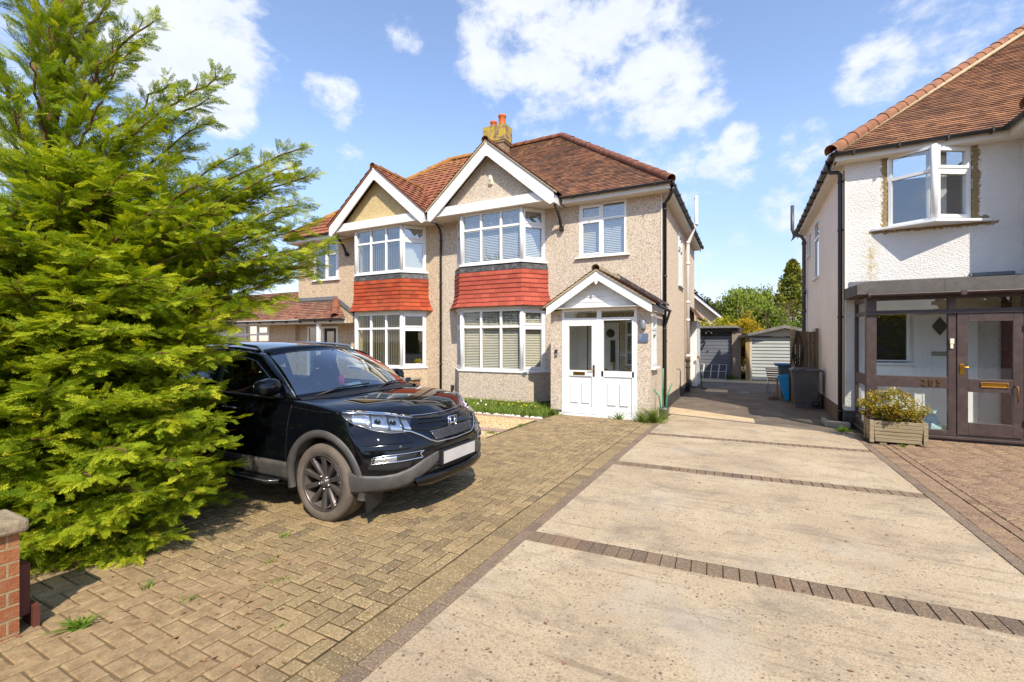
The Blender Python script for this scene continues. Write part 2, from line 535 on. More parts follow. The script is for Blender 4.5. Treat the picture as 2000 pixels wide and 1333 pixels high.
    # joinery & metals
    M['upvc'] = simple('upvc_white', (.80, .80, .785, 1), .3, vary=.03, scale=2, dirt='#cfcac0')
    M['paint_w'] = simple('white_paint_timber', (.78, .77, .74, 1), .55, vary=.06, scale=3, dirt='#b8ad9c', bump=.15, bscale=20)
    M['soffit'] = simple('cream_soffit', (.70, .64, .55, 1), .6, vary=.05)
    M['black_p'] = simple('black_pvc', '#2b2a2a', .38, vary=.2)
    M['black_wood'] = simple('black_timber', '#2a201b', .6, vary=.4, bump=.4)
    M['white_p'] = simple('white_pvc_pipe', (.72, .70, .68, 1), .4, vary=.08)
    M['grey_p'] = simple('grey_pvc_pipe', '#4e4f52', .4, vary=.1)
    M['brown_w'] = simple('brown_painted_timber', '#443632', .42, vary=.15, scale=10, bump=.25, bscale=14, dirt='#5d4b44')
    M['felt'] = simple('roofing_felt', '#5f5a55', .95, vary=.2, scale=14, bump=.8, bscale=60, dirt='#48423c')
    M['lead'] = simple('lead_flashing', '#6f6f70', .6, vary=.3, scale=8, bump=.3, dirt='#4a4846')
    M['lead_d'] = simple('lead_dark', '#3f3d3c', .6, vary=.4, scale=14, bump=.5, bscale=25, dirt='#8a8781')
    M['brass'] = simple('brass', '#c29236', .28, 1, vary=.1)
    M['brass_o'] = simple('brass_dull', '#8f6a3c', .4, .9, vary=.2)
    M['chrome'] = simple('chrome', '#d8dade', .12, 1, vary=.02)
    M['zinc'] = simple('galvanised_bucket', '#8d8f8e', .42, .7, vary=.2, scale=14)
    M['terracotta'] = simple('terracotta_pot', '#c8642a', .75, vary=.2, bump=.2, dirt='#a34c20')
    M['alarm'] = simple('alarm_box_cream', '#ded6bd', .5, vary=.03)
    M['plaque'] = simple('slate_blue_plaque', '#5b6e86', .3, vary=.06)
    M['plaque_d'] = simple('plaque_dark', '#39434f', .4, vary=.05)
    M['lampgrey'] = simple('lamp_grey', '#8b8f93', .35, .3)
    M['interior'] = simple('interior_plaster', '#f2eee6', .9, vary=.05)
    M['interior_d'] = simple('interior_dark', '#4b453f', .9, vary=.2)
    M['slat'] = simple('blind_slat', (.78, .76, .72, 1), .5, vary=.03)
    M['slat_w'] = simple('blind_slat_wood', (.62, .57, .46, 1), .5, vary=.05)
    M['vane'] = simple('vertical_vane', (.66, .66, .58, 1), .7, vary=.04)
    M['vane_y'] = simple('vertical_vane_straw', (.60, .53, .32, 1), .7, vary=.05)
    M['curtain'] = simple('net_curtain', (.75, .72, .67, 1), .9, vary=.05)
    M['leadcame'] = simple('lead_came', '#c9cccb', .4, .3)

    def glass(name, tint, k=1.0, refl=(1, 1, 1, 1), base=.0):
        t = NT(name)
        t.n.remove(t.bsdf)
        tr = t.n.new('ShaderNodeBsdfTransparent')
        tr.inputs[0].default_value = tint
        gl = t.n.new('ShaderNodeBsdfGlossy')
        gl.inputs['Roughness'].default_value = .0
        gl.inputs['Color'].default_value = refl
        wob = t.bump(t.noise(1.2, 1, .5), .04, .05)
        t.l.new(wob, gl.inputs['Normal'])
        fr = t.n.new('ShaderNodeLayerWeight')
        fr.inputs[0].default_value = .5
        sch = t.math('MULTIPLY_ADD', t.math('POWER', fr.outputs['Facing'], 5), .96, .04)
        f = t.math('MULTIPLY_ADD', sch, k, base, clamp=True)
        mx = t.n.new('ShaderNodeMixShader')
        t.l.new(f, mx.inputs[0])
        t.l.new(tr.outputs[0], mx.inputs[1])
        t.l.new(gl.outputs[0], mx.inputs[2])
        t.l.new(mx.outputs[0], t.out.inputs[0])
        return t.m
    M['glass'] = glass('window_glass', (.9, .93, .91, 1), 1.5, base=.04)
    M['glass_m'] = glass('window_glass_bright', (.8, .84, .84, 1), 2.2, base=.18)
    M['glass_car'] = glass('car_side_glass', (.50, .56, .54, 1), 1.4, base=.03)
    M['glass_ws'] = glass('windscreen_glass', (.60, .70, .68, 1), 2.0, base=.22)
    M['glass_lamp'] = glass('lamp_cover', (.93, .95, .96, 1), 1.4)
    # car
    t = NT('car_paint_black')
    M['paint'] = t.set(t.ramp(t.noise(900, 2, .5), [(.4, (.002, .0025, .004, 1)), (.7, (.005, .006, .009, 1))]), .4, .0, spec=.0, Coat_Weight=1.0, Coat_Roughness=.01)
    M['clad'] = simple('grey_cladding', '#474543', .55, vary=.12, scale=5, bump=.15, bscale=120, dirt='#716a62')
    M['clad_d'] = simple('black_plastic', '#1b1b1c', .5, vary=.15)
    M['gloss_b'] = simple('gloss_black', '#0a0b0d', .12, vary=.1)
    M['tyre'] = simple('tyre_dusty', '#60564c', .85, vary=.2, scale=9, dirt='#6f655a', bump=.2)
    t = NT('tyre_tread')
    M['tread'] = t.set(t.ramp(t.noise(10, 5, .6), [(.3, lin('#4a433d')), (.7, lin('#655b52'))]), .9)
    M['alloy'] = simple('alloy_gunmetal', '#5a5452', .38, .5, vary=.15, scale=9)
    M['alloy_e'] = simple('alloy_edge', '#a9a5a0', .3, .8, vary=.2)
    M['plate'] = simple('number_plate_blank', '#b9b6b2', .35, vary=.08, scale=9)
    M['seat'] = simple('seat_leather', '#2f3130', .55, vary=.15)
    M['dash'] = simple('dashboard', '#272a2b', .6, vary=.1)
    M['pale_trim'] = simple('pale_pillar_trim', '#a9b09f', .6, vary=.05)
    M['silver'] = simple('silver_trim', '#a7acb5', .25, .8, vary=.05)
    M['reflector'] = simple('lamp_reflector', '#c9ced3', .15, .9, vary=.1, scale=30)
    M['amber'] = simple('amber_lens', '#c8642a', .3)
    M['pink'] = simple('pink_card', '#d9457e', .6)
    M['paper'] = simple('papers', '#9fb4cf', .7, vary=.3, scale=30)
    # misc
    M['garage_d'] = simple('garage_door_charcoal', '#6a6d75', .45, vary=.1, scale=2)
    M['garage_l'] = simple('garage_door_pale', '#b9bdb9', .5, vary=.06, scale=2, dirt='#a3a59c')
    M['conc_panel'] = simple('garage_concrete_panel', '#9d8358', .95, vary=.3, scale=30, bump=.8, bscale=50)
    M['conc_grey'] = simple('garage_pebble_panel', '#8d7f70', .95, vary=.35, scale=40, bump=.9, bscale=50)
    M['asbestos'] = simple('cement_sheet', '#77736b', .9, vary=.25, scale=8, bump=.5, dirt='#9d968a')
    M['peeling'] = simple('peeling_white_board', '#c9bfae', .8, vary=.2, scale=12, dirt='#a08c78', bump=.4)
    t = NT('weathered_fence')
    c = t.ramp(t.noise(3, 6, .7, stretch=(6, 6, .6)), [(.3, lin('#4a3c2c')), (.5, lin('#6b5840')), (.7, lin('#85734f'))])
    M['fence'] = t.set(c, .9, 0, t.bump(t.noise(9, 5, .6, stretch=(8, 8, .5)), .5, .01))
    t = NT('planter_timber')
    c = t.ramp(t.noise(4, 6, .7, stretch=(.5, 4, 7)), [(.3, lin('#6f614a')), (.5, lin('#8f7f62')), (.7, lin('#a89878'))])
    M['planter'] = t.set(c, .85, 0, t.bump(t.noise(9, 5, .6, stretch=(.6, 5, 8)), .5, .01))
    M['bin_b'] = simple('bin_plastic_dark', '#4a4746', .5, vary=.15, scale=4, dirt='#5e5752')
    M['bin_g'] = simple('bin_plastic_grey', '#4c5257', .5, vary=.1)
    M['bin_blue'] = simple('bin_lid_blue', '#20568f', .45, vary=.1)
    M['box_blue'] = simple('recycling_box_blue', '#118bc4', .45, vary=.08)
    M['rubber'] = simple('hose_rubber', '#1f1f20', .6, vary=.15)
    M['chair_w'] = simple('chair_slats', '#6f4630', .6, vary=.2)
    M['red_w'] = simple('red_brown_timber', '#96502e', .7, vary=.2)
    M['soil_d'] = simple('potting_soil', '#33261c', 1, vary=.3, bump=.8)
    M['twig'] = simple('twig_bark', '#8a6544', .9, vary=.3, scale=30)
    M['green_cane'] = simple('green_plastic_cane', '#3f8a63', .5, vary=.15)
    M['hinge'] = simple('iron_black', '#1c1a19', .5, .4)
    M['maroon'] = simple('maroon_post', '#5a2226', .5, vary=.1)
    M['bag'] = simple('bag_pale_blue', '#a9cbd0', .5, vary=.3, scale=18)
    M['red_tile'] = simple('red_board', '#5e3024', .7, vary=.15)
    M['frame_g'] = simple('dark_mesh_panel', '#3e3f42', .6, vary=.15)

    def bark(name, a, b_):
        t = NT(name)
        c = t.ramp(t.noise(6, 6, .7, stretch=(3, 3, .5)), [(.3, lin(a)), (.7, lin(b_))])
        return t.set(c, .95, 0, t.bump(t.noise(20, 5, .7, stretch=(3, 3, .5)), .8, .02))
    M['bark'] = bark('cypress_bark', '#5a3a28', '#9a7050')
    M['bark_g'] = bark('grey_bark', '#5b5146', '#8d8272')

    def leaf(name, stops, trans=.35, rough=.75):
        t = NT(name)
        c = t.ramp(t.attr('tint'), stops)
        t.set(c, rough, 0, spec=.12)
        tl = t.n.new('ShaderNodeBsdfTranslucent')
        t.put(tl.inputs[0], t.mix(1, c, (1.3, 1.25, .55, 1), 'MULTIPLY'))
        mx = t.n.new('ShaderNodeMixShader')
        mx.inputs[0].default_value = trans
        t.l.new(t.bsdf.outputs[0], mx.inputs[1])
        t.l.new(tl.outputs[0], mx.inputs[2])
        t.l.new(mx.outputs[0], t.out.inputs[0])
        return t.m
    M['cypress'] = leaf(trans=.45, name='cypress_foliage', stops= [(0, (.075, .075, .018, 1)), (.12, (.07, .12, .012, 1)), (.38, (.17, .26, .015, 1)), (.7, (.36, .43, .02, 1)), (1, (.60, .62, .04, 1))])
    M['willow'] = leaf('willow_foliage', [(0, (.08, .13, .015, 1)), (1, (.30, .36, .06, 1))])
    M['conifer'] = leaf('conifer_foliage', [(0, (.05, .09, .015, 1)), (1, (.34, .33, .05, 1))], .2)
    M['dark_tree'] = leaf('dark_tree_foliage', [(0, (.02, .04, .015, 1)), (1, (.07, .10, .03, 1))], .2)
    M['mid_tree'] = leaf('mid_tree_foliage', [(0, (.07, .09, .03, 1)), (1, (.20, .19, .06, 1))])
    M['gold'] = leaf('gold_shrub_foliage', [(0, (.14, .12, .012, 1)), (.5, (.36, .26, .02, 1)), (1, (.58, .38, .03, 1))])
    M['yellow'] = leaf('yellow_shrub_foliage', [(0, (.16, .18, .012, 1)), (1, (.52, .46, .04, 1))])
    M['hedge'] = leaf('hedge_foliage', [(0, (.03, .07, .01, 1)), (1, (.14, .22, .02, 1))])
    M['azalea'] = leaf('azalea_foliage', [(0, (.11, .10, .012, 1)), (.6, (.36, .30, .03, 1)), (1, (.55, .30, .06, 1))])
    M['weed'] = leaf('weed_foliage', [(0, (.05, .11, .012, 1)), (1, (.20, .32, .03, 1))])
    M['dandelion'] = simple('dandelion_yellow', '#f0d20f', .7)
    M['clock'] = simple('dandelion_clock', '#e6e2d8', .9)


make_materials()
# ---------------------------------------------------------------- mesh building
WORLD = {}     # object name -> world origin of that object (pure translation)


class MB:
    def __init__(s):
        s.v, s.f, s.mi, s.uv, s.smooth, s.tint = [], [], [], [], [], []
        s.has_uv = False

    def add(s, verts, faces, mat=0, uvs=None, smooth=False):
        b = len(s.v)
        s.v += [tuple(p) for p in verts]
        for k, f in enumerate(faces):
            s.f.append([b + i for i in f])
            s.mi.append(mat)
            s.smooth.append(smooth)
            if uvs is not None:
                s.has_uv = True
                s.uv.append(uvs[k])
            else:
                s.uv.append(None)
        return s

    def box(s, x0, x1, y0, y1, z0, z1, mat=0):
        P = [(x0, y0, z0), (x1, y0, z0), (x1, y1, z0), (x0, y1, z0), (x0, y0, z1), (x1, y0, z1), (x1, y1, z1), (x0, y1, z1)]
        F = [(0, 3, 2, 1), (4, 5, 6, 7), (0, 1, 5, 4), (1, 2, 6, 5), (2, 3, 7, 6), (3, 0, 4, 7)]
        U = []
        for f in F:
            a, b_, c = P[f[0]], P[f[1]], P[f[2]]
            n = (Vector(b_) - Vector(a)).cross(Vector(c) - Vector(a))
            n = [abs(q) for q in n]
            if n[2] >= max(n[0], n[1]):
                U.append([(P[i][0], P[i][1]) for i in f])
            elif n[0] > n[1]:
                U.append([(P[i][1], P[i][2]) for i in f])
            else:
                U.append([(P[i][0], P[i][2]) for i in f])
        return s.add(P, F, mat, U)

    def obox(s, o, e, n, u0, u1, v0, v1, w0, w1, mat=0):
        """box in a frame: u along e, v along outward normal n, w up"""
        o, e, n = Vector(o), Vector(e), Vector(n)
        z = Vector((0, 0, 1))
        pt = lambda u, v, w: o + e * u + n * v + z * w
        P = [pt(u0, v0, w0), pt(u1, v0, w0), pt(u1, v1, w0), pt(u0, v1, w0), pt(u0, v0, w1), pt(u1, v0, w1), pt(u1, v1, w1), pt(u0, v1, w1)]
        F = [(0, 3, 2, 1), (4, 5, 6, 7), (0, 1, 5, 4), (1, 2, 6, 5), (2, 3, 7, 6), (3, 0, 4, 7)]
        q = [(u0, v0, w0), (u1, v0, w0), (u1, v1, w0), (u0, v1, w0), (u0, v0, w1), (u1, v0, w1), (u1, v1, w1), (u0, v1, w1)]
        ax = [(0, 1), (0, 1), (0, 2), (1, 2), (0, 2), (1, 2)]
        U = [[(q[i][a], q[i][b_]) for i in f] for f, (a, b_) in zip(F, ax)]
        return s.add(P, F, mat, U)

    def quad(s, a, b, c, d, mat=0, uv=None):
        return s.add([a, b, c, d], [(0, 1, 2, 3)], mat, [uv] if uv else None)

    def poly(s, pts, mat=0, uv=None):
        return s.add(pts, [tuple(range(len(pts)))], mat, [uv] if uv else None)

    def prism(s, pts, d, mat=0):
        """polygon extruded by vector d"""
        n = len(pts)
        d = Vector(d)
        P = [Vector(p) for p in pts] + [Vector(p) + d for p in pts]
        F = [tuple(reversed(range(n))), tuple(range(n, 2 * n))]
        for i in range(n):
            j = (i + 1) % n
            F.append((i, j, n + j, n + i))
        return s.add(P, F, mat)

    def tube(s, path, r, n=8, mat=0, caps=True, squash=1.0):
        path = [Vector(p) for p in path]
        rr = r if isinstance(r, (list, tuple)) else [r] * len(path)
        V, F = [], []
        up = Vector((0, 0, 1))
        prev = None
        for i, p in enumerate(path):
            t = (path[min(i + 1, len(path) - 1)] - path[max(i - 1, 0)]).normalized()
            if prev is None:
                a = t.cross(up)
                if a.length < .05:
                    a = t.cross(Vector((0, 1, 0)))
            else:
                a = prev - t * prev.dot(t)
            a.normalize()
            prev = a
            b_ = t.cross(a)
            for k in range(n):
                th = 2 * PI * k / n
                V.append(p + (a * math.cos(th) + b_ * math.sin(th) * squash) * rr[i])
        for i in range(len(path) - 1):
            for k in range(n):
                k2 = (k + 1) % n
                F.append((i * n + k, i * n + k2, (i + 1) * n + k2, (i + 1) * n + k))
        if caps:
            F.append(tuple(reversed(range(n))))
            F.append(tuple((len(path) - 1) * n + k for k in range(n)))
        return s.add(V, F, mat, smooth=True)

    def lathe(s, o, prof, n=24, axis='Z', mat=0, smooth=True):
        o = Vector(o)
        V, F = [], []
        for (r, h) in prof:
            for k in range(n):
                th = 2 * PI * k / n
                c, q = r * math.cos(th), r * math.sin(th)
                p = {'Z': Vector((c, q, h)), 'Y': Vector((c, h, q)), 'X': Vector((h, c, q))}[axis]
                V.append(o + p)
        for i in range(len(prof) - 1):
            for k in range(n):
                k2 = (k + 1) % n
                F.append((i * n + k, i * n + k2, (i + 1) * n + k2, (i + 1) * n + k))
        return s.add(V, F, mat, smooth=smooth)

    def grid(s, rows, mat=0, smooth=True, uv=None, flip=False):
        m, n = len(rows), len(rows[0])
        V = [p for r in rows for p in r]
        F = []
        for i in range(m - 1):
            for j in range(n - 1):
                q = (i * n + j, i * n + j + 1, (i + 1) * n + j + 1, (i + 1) * n + j)
                F.append(tuple(reversed(q)) if flip else q)
        return s.add(V, F, mat, smooth=smooth)

    def build(s, name, mats, parent=None, base=None, bevel=0, solid=0, local=False, subsurf=0, fixn=False):
        if not isinstance(mats, (list, tuple)):
            mats = [mats]
        me = bpy.data.meshes.new(name)
        off = Vector((0, 0, 0))
        o = bpy.data.objects.new(name, me)
        COL.objects.link(o)
        if base is not None and parent is None:
            off = Vector(base)
            o.location = off
        vs = [(p[0] - off.x, p[1] - off.y, p[2] - off.z) for p in s.v]
        me.from_pydata(vs, [], s.f)
        for m in mats:
            me.materials.append(M[m] if isinstance(m, str) else m)
        me.polygons.foreach_set('material_index', s.mi)
        me.polygons.foreach_set('use_smooth', s.smooth)
        if s.has_uv:
            uvl = me.uv_layers.new(name='UVMap')
            flat = []
            for f, u in zip(s.f, s.uv):
                if u is None:
                    u = [(s.v[i][0], s.v[i][2]) for i in f]
                for q in u:
                    flat += [q[0], q[1]]
            uvl.data.foreach_set('uv', flat)
        me.update()
        if fixn or s_any(s.smooth):
            bm = bmesh.new()
            bm.from_mesh(me)
            bmesh.ops.recalc_face_normals(bm, faces=bm.faces)
            bm.to_mesh(me)
            bm.free()
        if parent is not None:
            o.parent = parent
            if not local:
                o.location = -WORLD.get(parent.name, Vector((0, 0, 0)))
                WORLD[o.name] = Vector((0, 0, 0))
        else:
            WORLD[o.name] = off
        if subsurf:
            md = o.modifiers.new('subsurf', 'SUBSURF')
            md.levels = md.render_levels = subsurf
        if solid:
            md = o.modifiers.new('solid', 'SOLIDIFY')
            md.thickness = solid
            md.offset = 0
        if bevel:
            md = o.modifiers.new('bevel', 'BEVEL')
            md.width = bevel
            md.segments = 2
            md.limit_method = 'ANGLE'
            md.angle_limit = R(40)
        return o


def s_any(l):
    return any(l)


def tag(o, label=None, cat=None, group=None, kind=None):
    if label:
        o['label'] = label
    if cat:
        o['category'] = cat
    if group:
        o['group'] = group
    if kind:
        o['kind'] = kind
    return o


def thing(name, label, cat, loc=(0, 0, 0), group=None, rotz=0):
    o = bpy.data.objects.new(name, None)
    COL.objects.link(o)
    o.location = loc
    o.rotation_euler = (0, 0, rotz)
    o.empty_display_size = .2
    WORLD[o.name] = Vector(loc)
    return tag(o, label, cat, group)


def copy_tree(o, parent=None):
    c = o.copy()
    COL.objects.link(c)
    if parent is not None:
        c.parent = parent
    for ch in [q for q in bpy.data.objects if q.parent == o]:
        copy_tree(ch, c)
    return c


def set_tint(o, vals):
    a = o.data.attributes.new('tint', 'FLOAT', 'POINT')
    a.data.foreach_set('value', np.asarray(vals, dtype=np.float32))


X_, Y_, Z_ = Vector((1, 0, 0)), Vector((0, 1, 0)), Vector((0, 0, 1))


def wall_panel(mb, o, e, n, w, h, holes=(), thick=.12, mat=0):
    """wall in frame o/e/n with rectangular holes (u0,u1,w0,w1), with reveals"""
    us = sorted({0, w, *[q for hh in holes for q in hh[:2]]})
    ws = sorted({0, h, *[q for hh in holes for q in hh[2:]]})
    o, e, n = Vector(o), Vector(e), Vector(n)

    def pt(u, v, z):
        return o + e * u + n * v + Z_ * z
    for i in range(len(us) - 1):
        for j in range(len(ws) - 1):
            uc, wc = (us[i] + us[i + 1]) / 2, (ws[j] + ws[j + 1]) / 2
            if any(a < uc < b and c < wc < d for a, b, c, d in holes):
                continue
            mb.quad(pt(us[i], 0, ws[j]), pt(us[i + 1], 0, ws[j]), pt(us[i + 1], 0, ws[j + 1]), pt(us[i], 0, ws[j + 1]), mat)
            mb.quad(pt(us[i + 1], -thick, ws[j]), pt(us[i], -thick, ws[j]), pt(us[i], -thick, ws[j + 1]), pt(us[i + 1], -thick, ws[j + 1]), mat)
    for a, b, c, d in holes:
        mb.quad(pt(a, 0, c), pt(a, 0, d), pt(a, -thick, d), pt(a, -thick, c), mat)
        mb.quad(pt(b, 0, d), pt(b, 0, c), pt(b, -thick, c), pt(b, -thick, d), mat)
        mb.quad(pt(a, 0, d), pt(b, 0, d), pt(b, -thick, d), pt(a, -thick, d), mat)
        mb.quad(pt(b, 0, c), pt(a, 0, c), pt(a, -thick, c), pt(b, -thick, c), mat)


def window(parent, o, e, n, w, h, cols, transom, fw=.055, depth=.07, sash=(), glass='glass', blind=None,
           sill=None, leaded=False, mat='upvc', name='window', blind_mat=None, top_only_blind=False, blind_off=.16):
    """o = lower-left-front corner of the frame, e along, n outward. cols = list of fractions; transom = height of the transom or None"""
    mb = MB()
    T = .001
    mb.obox(o, e, n, 0, fw, -depth, 0, 0, h)
    mb.obox(o, e, n, w - fw, w, -depth, 0, 0, h)
    mb.obox(o, e, n, fw, w - fw, -depth, 0, 0, fw)
    mb.obox(o, e, n, fw, w - fw, -depth, 0, h - fw, h)
    edges = [0] + [c * w for c in cols] + [w]
    for c in edges[1:-1]:
        mb.obox(o, e, n, c - .03, c + .03, -depth, T, fw, h - fw)
    zz = [(fw, h - fw)] if not transom else [(fw, transom - .03), (transom + .03, h - fw)]
    xs = []
    for i in range(len(edges) - 1):
        a = edges[i] + (fw if i == 0 else .03)
        b = edges[i + 1] - (fw if i == len(edges) - 2 else .03)
        xs.append((a, b))
        if transom:
            mb.obox(o, e, n, a, b, -depth, 2 * T, transom - .03, transom + .03)
    panes = MB()
    came = MB()
    for i, (a, b) in enumerate(xs):
        for j, (c, d) in enumerate(zz):
            aa, bb, cc, dd = a, b, c, d
            if (i, j) in sash:
                q = .05
                mb.obox(o, e, n, a, a + q, -depth + .01, .018, c, d)
                mb.obox(o, e, n, b - q, b, -depth + .01, .018, c, d)
                mb.obox(o, e, n, a + q, b - q, -depth + .01, .018, c, c + q)
                mb.obox(o, e, n, a + q, b - q, -depth + .01, .018, d - q, d)
                aa, bb, cc, dd = a + q, b - q, c + q, d - q
            pt = lambda u, v, z: Vector(o) + Vector(e) * u + Vector(n) * v + Z_ * z
            g = -.035
            panes.quad(pt(aa, g, cc), pt(bb, g, cc), pt(bb, g, dd), pt(aa, g, dd))
            if leaded and j == len(zz) - 1:
                L = lambda u0, z0, u1, z1: came.tube([pt(aa + (bb - aa) * u0, g + .004, cc + (dd - cc) * z0), pt(aa + (bb - aa) * u1, g + .004, cc + (dd - cc) * z1)], .0032, 4)
                L(.22, 0, .22, 1), L(.78, 0, .78, 1), L(.5, 0, .5, .28), L(.5, .28, .28, .62), L(.5, .28, .72, .62), L(.28, .62, .5, .95), L(.72, .62, .5, .95)
                L(0, .55, .28, .55), L(.72, .55, 1, .55)
    f = mb.build(name, mat, parent)
    panes.build('pane', glass, f)
    if leaded:
        came.build('leading', 'leadcame', f)
    if blind:
        bl = MB()
        r = random.Random(int(w * 1000) + int(h * 77))
        if blind == 'slats':
            z = fw + .02
            while z < h - fw:
                bo = -blind_off
                bl.add([Vector(o) + Vector(e) * .03 + Vector(n) * (bo - .008) + Z_ * (z + .015),
                        Vector(o) + Vector(e) * (w - .03) + Vector(n) * (bo - .008) + Z_ * (z + .015 + r.uniform(-.002, .002)),
                        Vector(o) + Vector(e) * (w - .03) + Vector(n) * (bo + .010) + Z_ * (z - .014),
                        Vector(o) + Vector(e) * .03 + Vector(n) * (bo + .010) + Z_ * (z - .014)], [(0, 1, 2, 3)])
                z += .046
            k = .18
            while k < w:
                bl.obox(o, e, n, k, k + .006, -blind_off + .02, -blind_off + .022, fw, h - fw)
                k += .5
            bl.build('blind', blind_mat or 'slat', f, solid=.003)
        elif blind == 'vanes':
            u = .05
            while u < w - .04:
                th = R(38)
                c_, s_ = math.cos(th) * .045, math.sin(th) * .045
                P = lambda du, dv, z: Vector(o) + Vector(e) * (u + du) + Vector(n) * (-blind_off - .02 + dv) + Z_ * z
                bl.quad(P(-c_, -s_, .04), P(c_, s_, .04), P(c_, s_, h - .05), P(-c_, -s_, h - .05))
                u += .078
            bl.build('blind', blind_mat or 'vane', f, solid=.002)
        elif blind == 'curtain':
            rows = [[], []]
            k = 0
            while k <= 40:
                u = .04 + (w * .62 - .04) * k / 40 + (w * .36 if top_only_blind else 0)
                d_ = -blind_off + .02 * math.sin(k * 1.3) + .01 * math.sin(k * 3.1)
                for q, z in enumerate((.03, h - .04)):
                    rows[q].append(Vector(o) + Vector(e) * u + Vector(n) * d_ + Z_ * z)
                k += 1
            bl.grid(rows)
            bl.build('curtain', blind_mat or 'curtain', f)
    if sill:
        sm = MB()
        a, b, pr, th = sill
        sm.obox(o, e, n, -a, w + b, -.03, pr, -th, -.002)
        sm.build('sill', mat, f, bevel=.006)
    return f


# ---------------------------------------------------------------- roofs
def clip_poly(poly, a, b, c):
    """keep the part of the 2-D polygon with a*x+b*y >= c"""
    out = []
    n = len(poly)
    for i in range(n):
        p, q = poly[i], poly[(i + 1) % n]
        dp, dq = a * p[0] + b * p[1] - c, a * q[0] + b * q[1] - c
        if dp >= 0:
            out.append(p)
        if (dp >= 0) != (dq >= 0):
            t = dp / (dp - dq)
            out.append((p[0] + (q[0] - p[0]) * t, p[1] + (q[1] - p[1]) * t))
    return out


def roof_plane(mb, origin, e, slope_dir, poly, gauge=.1, thick=.018, mat=0, seed=1, wave=0, jit=.003, bow=0):
    """poly = 2-D points (u along e, v up the slope). Courses overlap like tiles."""
    o, e, s = Vector(origin), Vector(e).normalized(), Vector(slope_dir).normalized()
    n = e.cross(s)
    if n.z < 0:
        n = -n
    vmax = max(p[1] for p in poly)
    r = random.Random(seed)
    k = 0
    v = 0.0
    while v < vmax - 1e-4:
        v1 = min(v + gauge, vmax)
        c = clip_poly(clip_poly(poly, 0, 1, v), 0, -1, -v1)
        if len(c) >= 3:
            lo = [p for p in c if p[1] < v + 1e-5]
            hi = [p for p in c if p[1] > v1 - 1e-5]
            if len(lo) >= 2:
                lu0, lu1 = min(p[0] for p in lo), max(p[0] for p in lo)
            else:
                lu0, lu1 = (min(p[0] for p in c), max(p[0] for p in c))
            if len(hi) >= 1:
                hu0, hu1 = min(p[0] for p in hi), max(p[0] for p in hi)
            else:
                hu0 = hu1 = sum(p[0] for p in c) / len(c)
            seg = max(1, int((lu1 - lu0) / (wave if wave else .5)))
            V, U = [], []
            for i in range(seg + 1):
                t = i / seg
                j = r.uniform(-jit, jit)
                lift = thick + j
                if wave:
                    lift += (.018 if i % 2 else 0)
                pu, hu = lu0 + (lu1 - lu0) * t, hu0 + (hu1 - hu0) * t
                vv = v + r.uniform(-jit, jit)
                V += [o + e * pu + s * vv + n * (lift * .1 - .004), o + e * pu + s * vv + n * lift, o + e * hu + s * v1 + n * (.002 + (.018 if wave and i % 2 else 0))]
                U += [(pu, v + .002), (pu, v + .004), (hu, v1 - .002)]
            F, UV = [], []
            for i in range(seg):
                a = i * 3
                F += [(a, a + 3, a + 4, a + 1), (a + 1, a + 4, a + 5, a + 2)]
                UV += [[U[a], U[a + 3], U[a + 4], U[a + 1]], [U[a + 1], U[a + 4], U[a + 5], U[a + 2]]]
            mb.add(V, F, mat, UV)
        v += gauge
        k += 1


def ridge_run(mb, p0, p1, r=.11, L=.33, mat=0, seed=2):
    """half-round ridge tiles, each a short tapered barrel overlapping the next"""
    p0, p1 = Vector(p0), Vector(p1)
    n = max(1, int((p1 - p0).length / L))
    rr = random.Random(seed)
    d = (p1 - p0)
    side = d.cross(Z_).normalized()
    up = side.cross(d).normalized()
    for i in range(n):
        a, b = p0 + d * (i / n), p0 + d * ((i + 1.08) / n)
        j = Vector((0, 0, rr.uniform(-.008, .008)))
        rows = []
        for q, (pp, rad) in enumerate(((a, r * 1.06), (a + (b - a) * .12, r * 1.05), (a + (b - a) * .13, r), (b, r * .96))):
            rows.append([pp + j + side * math.cos(t) * rad + up * (math.sin(t) * rad - .02) for t in [PI * (k / 8) for k in range(-1, 10)]])
        mb.grid(rows, mat)


def gutter(mb, path, r=.055, mat=0):
    """half-round gutter drawn as a closed half tube along a path"""
    path = [Vector(p) for p in path]
    rows = []
    for i, p in enumerate(path):
        t = (path[min(i + 1, len(path) - 1)] - path[max(i - 1, 0)]).normalized()
        a = t.cross(Z_).normalized()
        rows.append([p + a * math.cos(th) * r + Z_ * math.sin(th) * r for th in [PI + PI * k / 8 for k in range(9)]] +
                    [p + a * math.cos(th) * (r - .008) + Z_ * math.sin(th) * (r - .008) for th in [2 * PI - PI * k / 8 for k in range(9)]])
    for r_ in rows:
        r_.append(r_[0])
    mb.grid(rows, mat)


def downpipe(mb, path, r=.036, mat=0, brackets=()):
    mb.tube(path, r, 10, mat)
    for z in brackets:
        x, y = path[-1][0], path[-1][1]
        mb.lathe((x, y, z), [(r, -.02), (r + .01, -.02), (r + .01, .02), (r, .02)], 10, mat=mat)


def rot_dir(a):
    return Vector((math.cos(a), math.sin(a), 0))
# ---------------------------------------------------------------- ground, paving, drive
def sheet(name, rect, mat, dz, ny=None, kind='structure', label=None):
    x0, x1, y0, y1 = rect
    ys = sorted({y0, y1, *[q for q in (-5.0, 11.5) if y0 < q < y1]})
    m = MB()
    for a, b in zip(ys[:-1], ys[1:]):
        m.quad((x0, a, zg(a) + dz), (x1, a, zg(a) + dz), (x1, b, zg(b) + dz), (x0, b, zg(b) + dz), 0, [(x0, a), (x1, a), (x1, b), (x0, b)])
    o = m.build(name, mat)
    return tag(o, kind=kind, label=label)


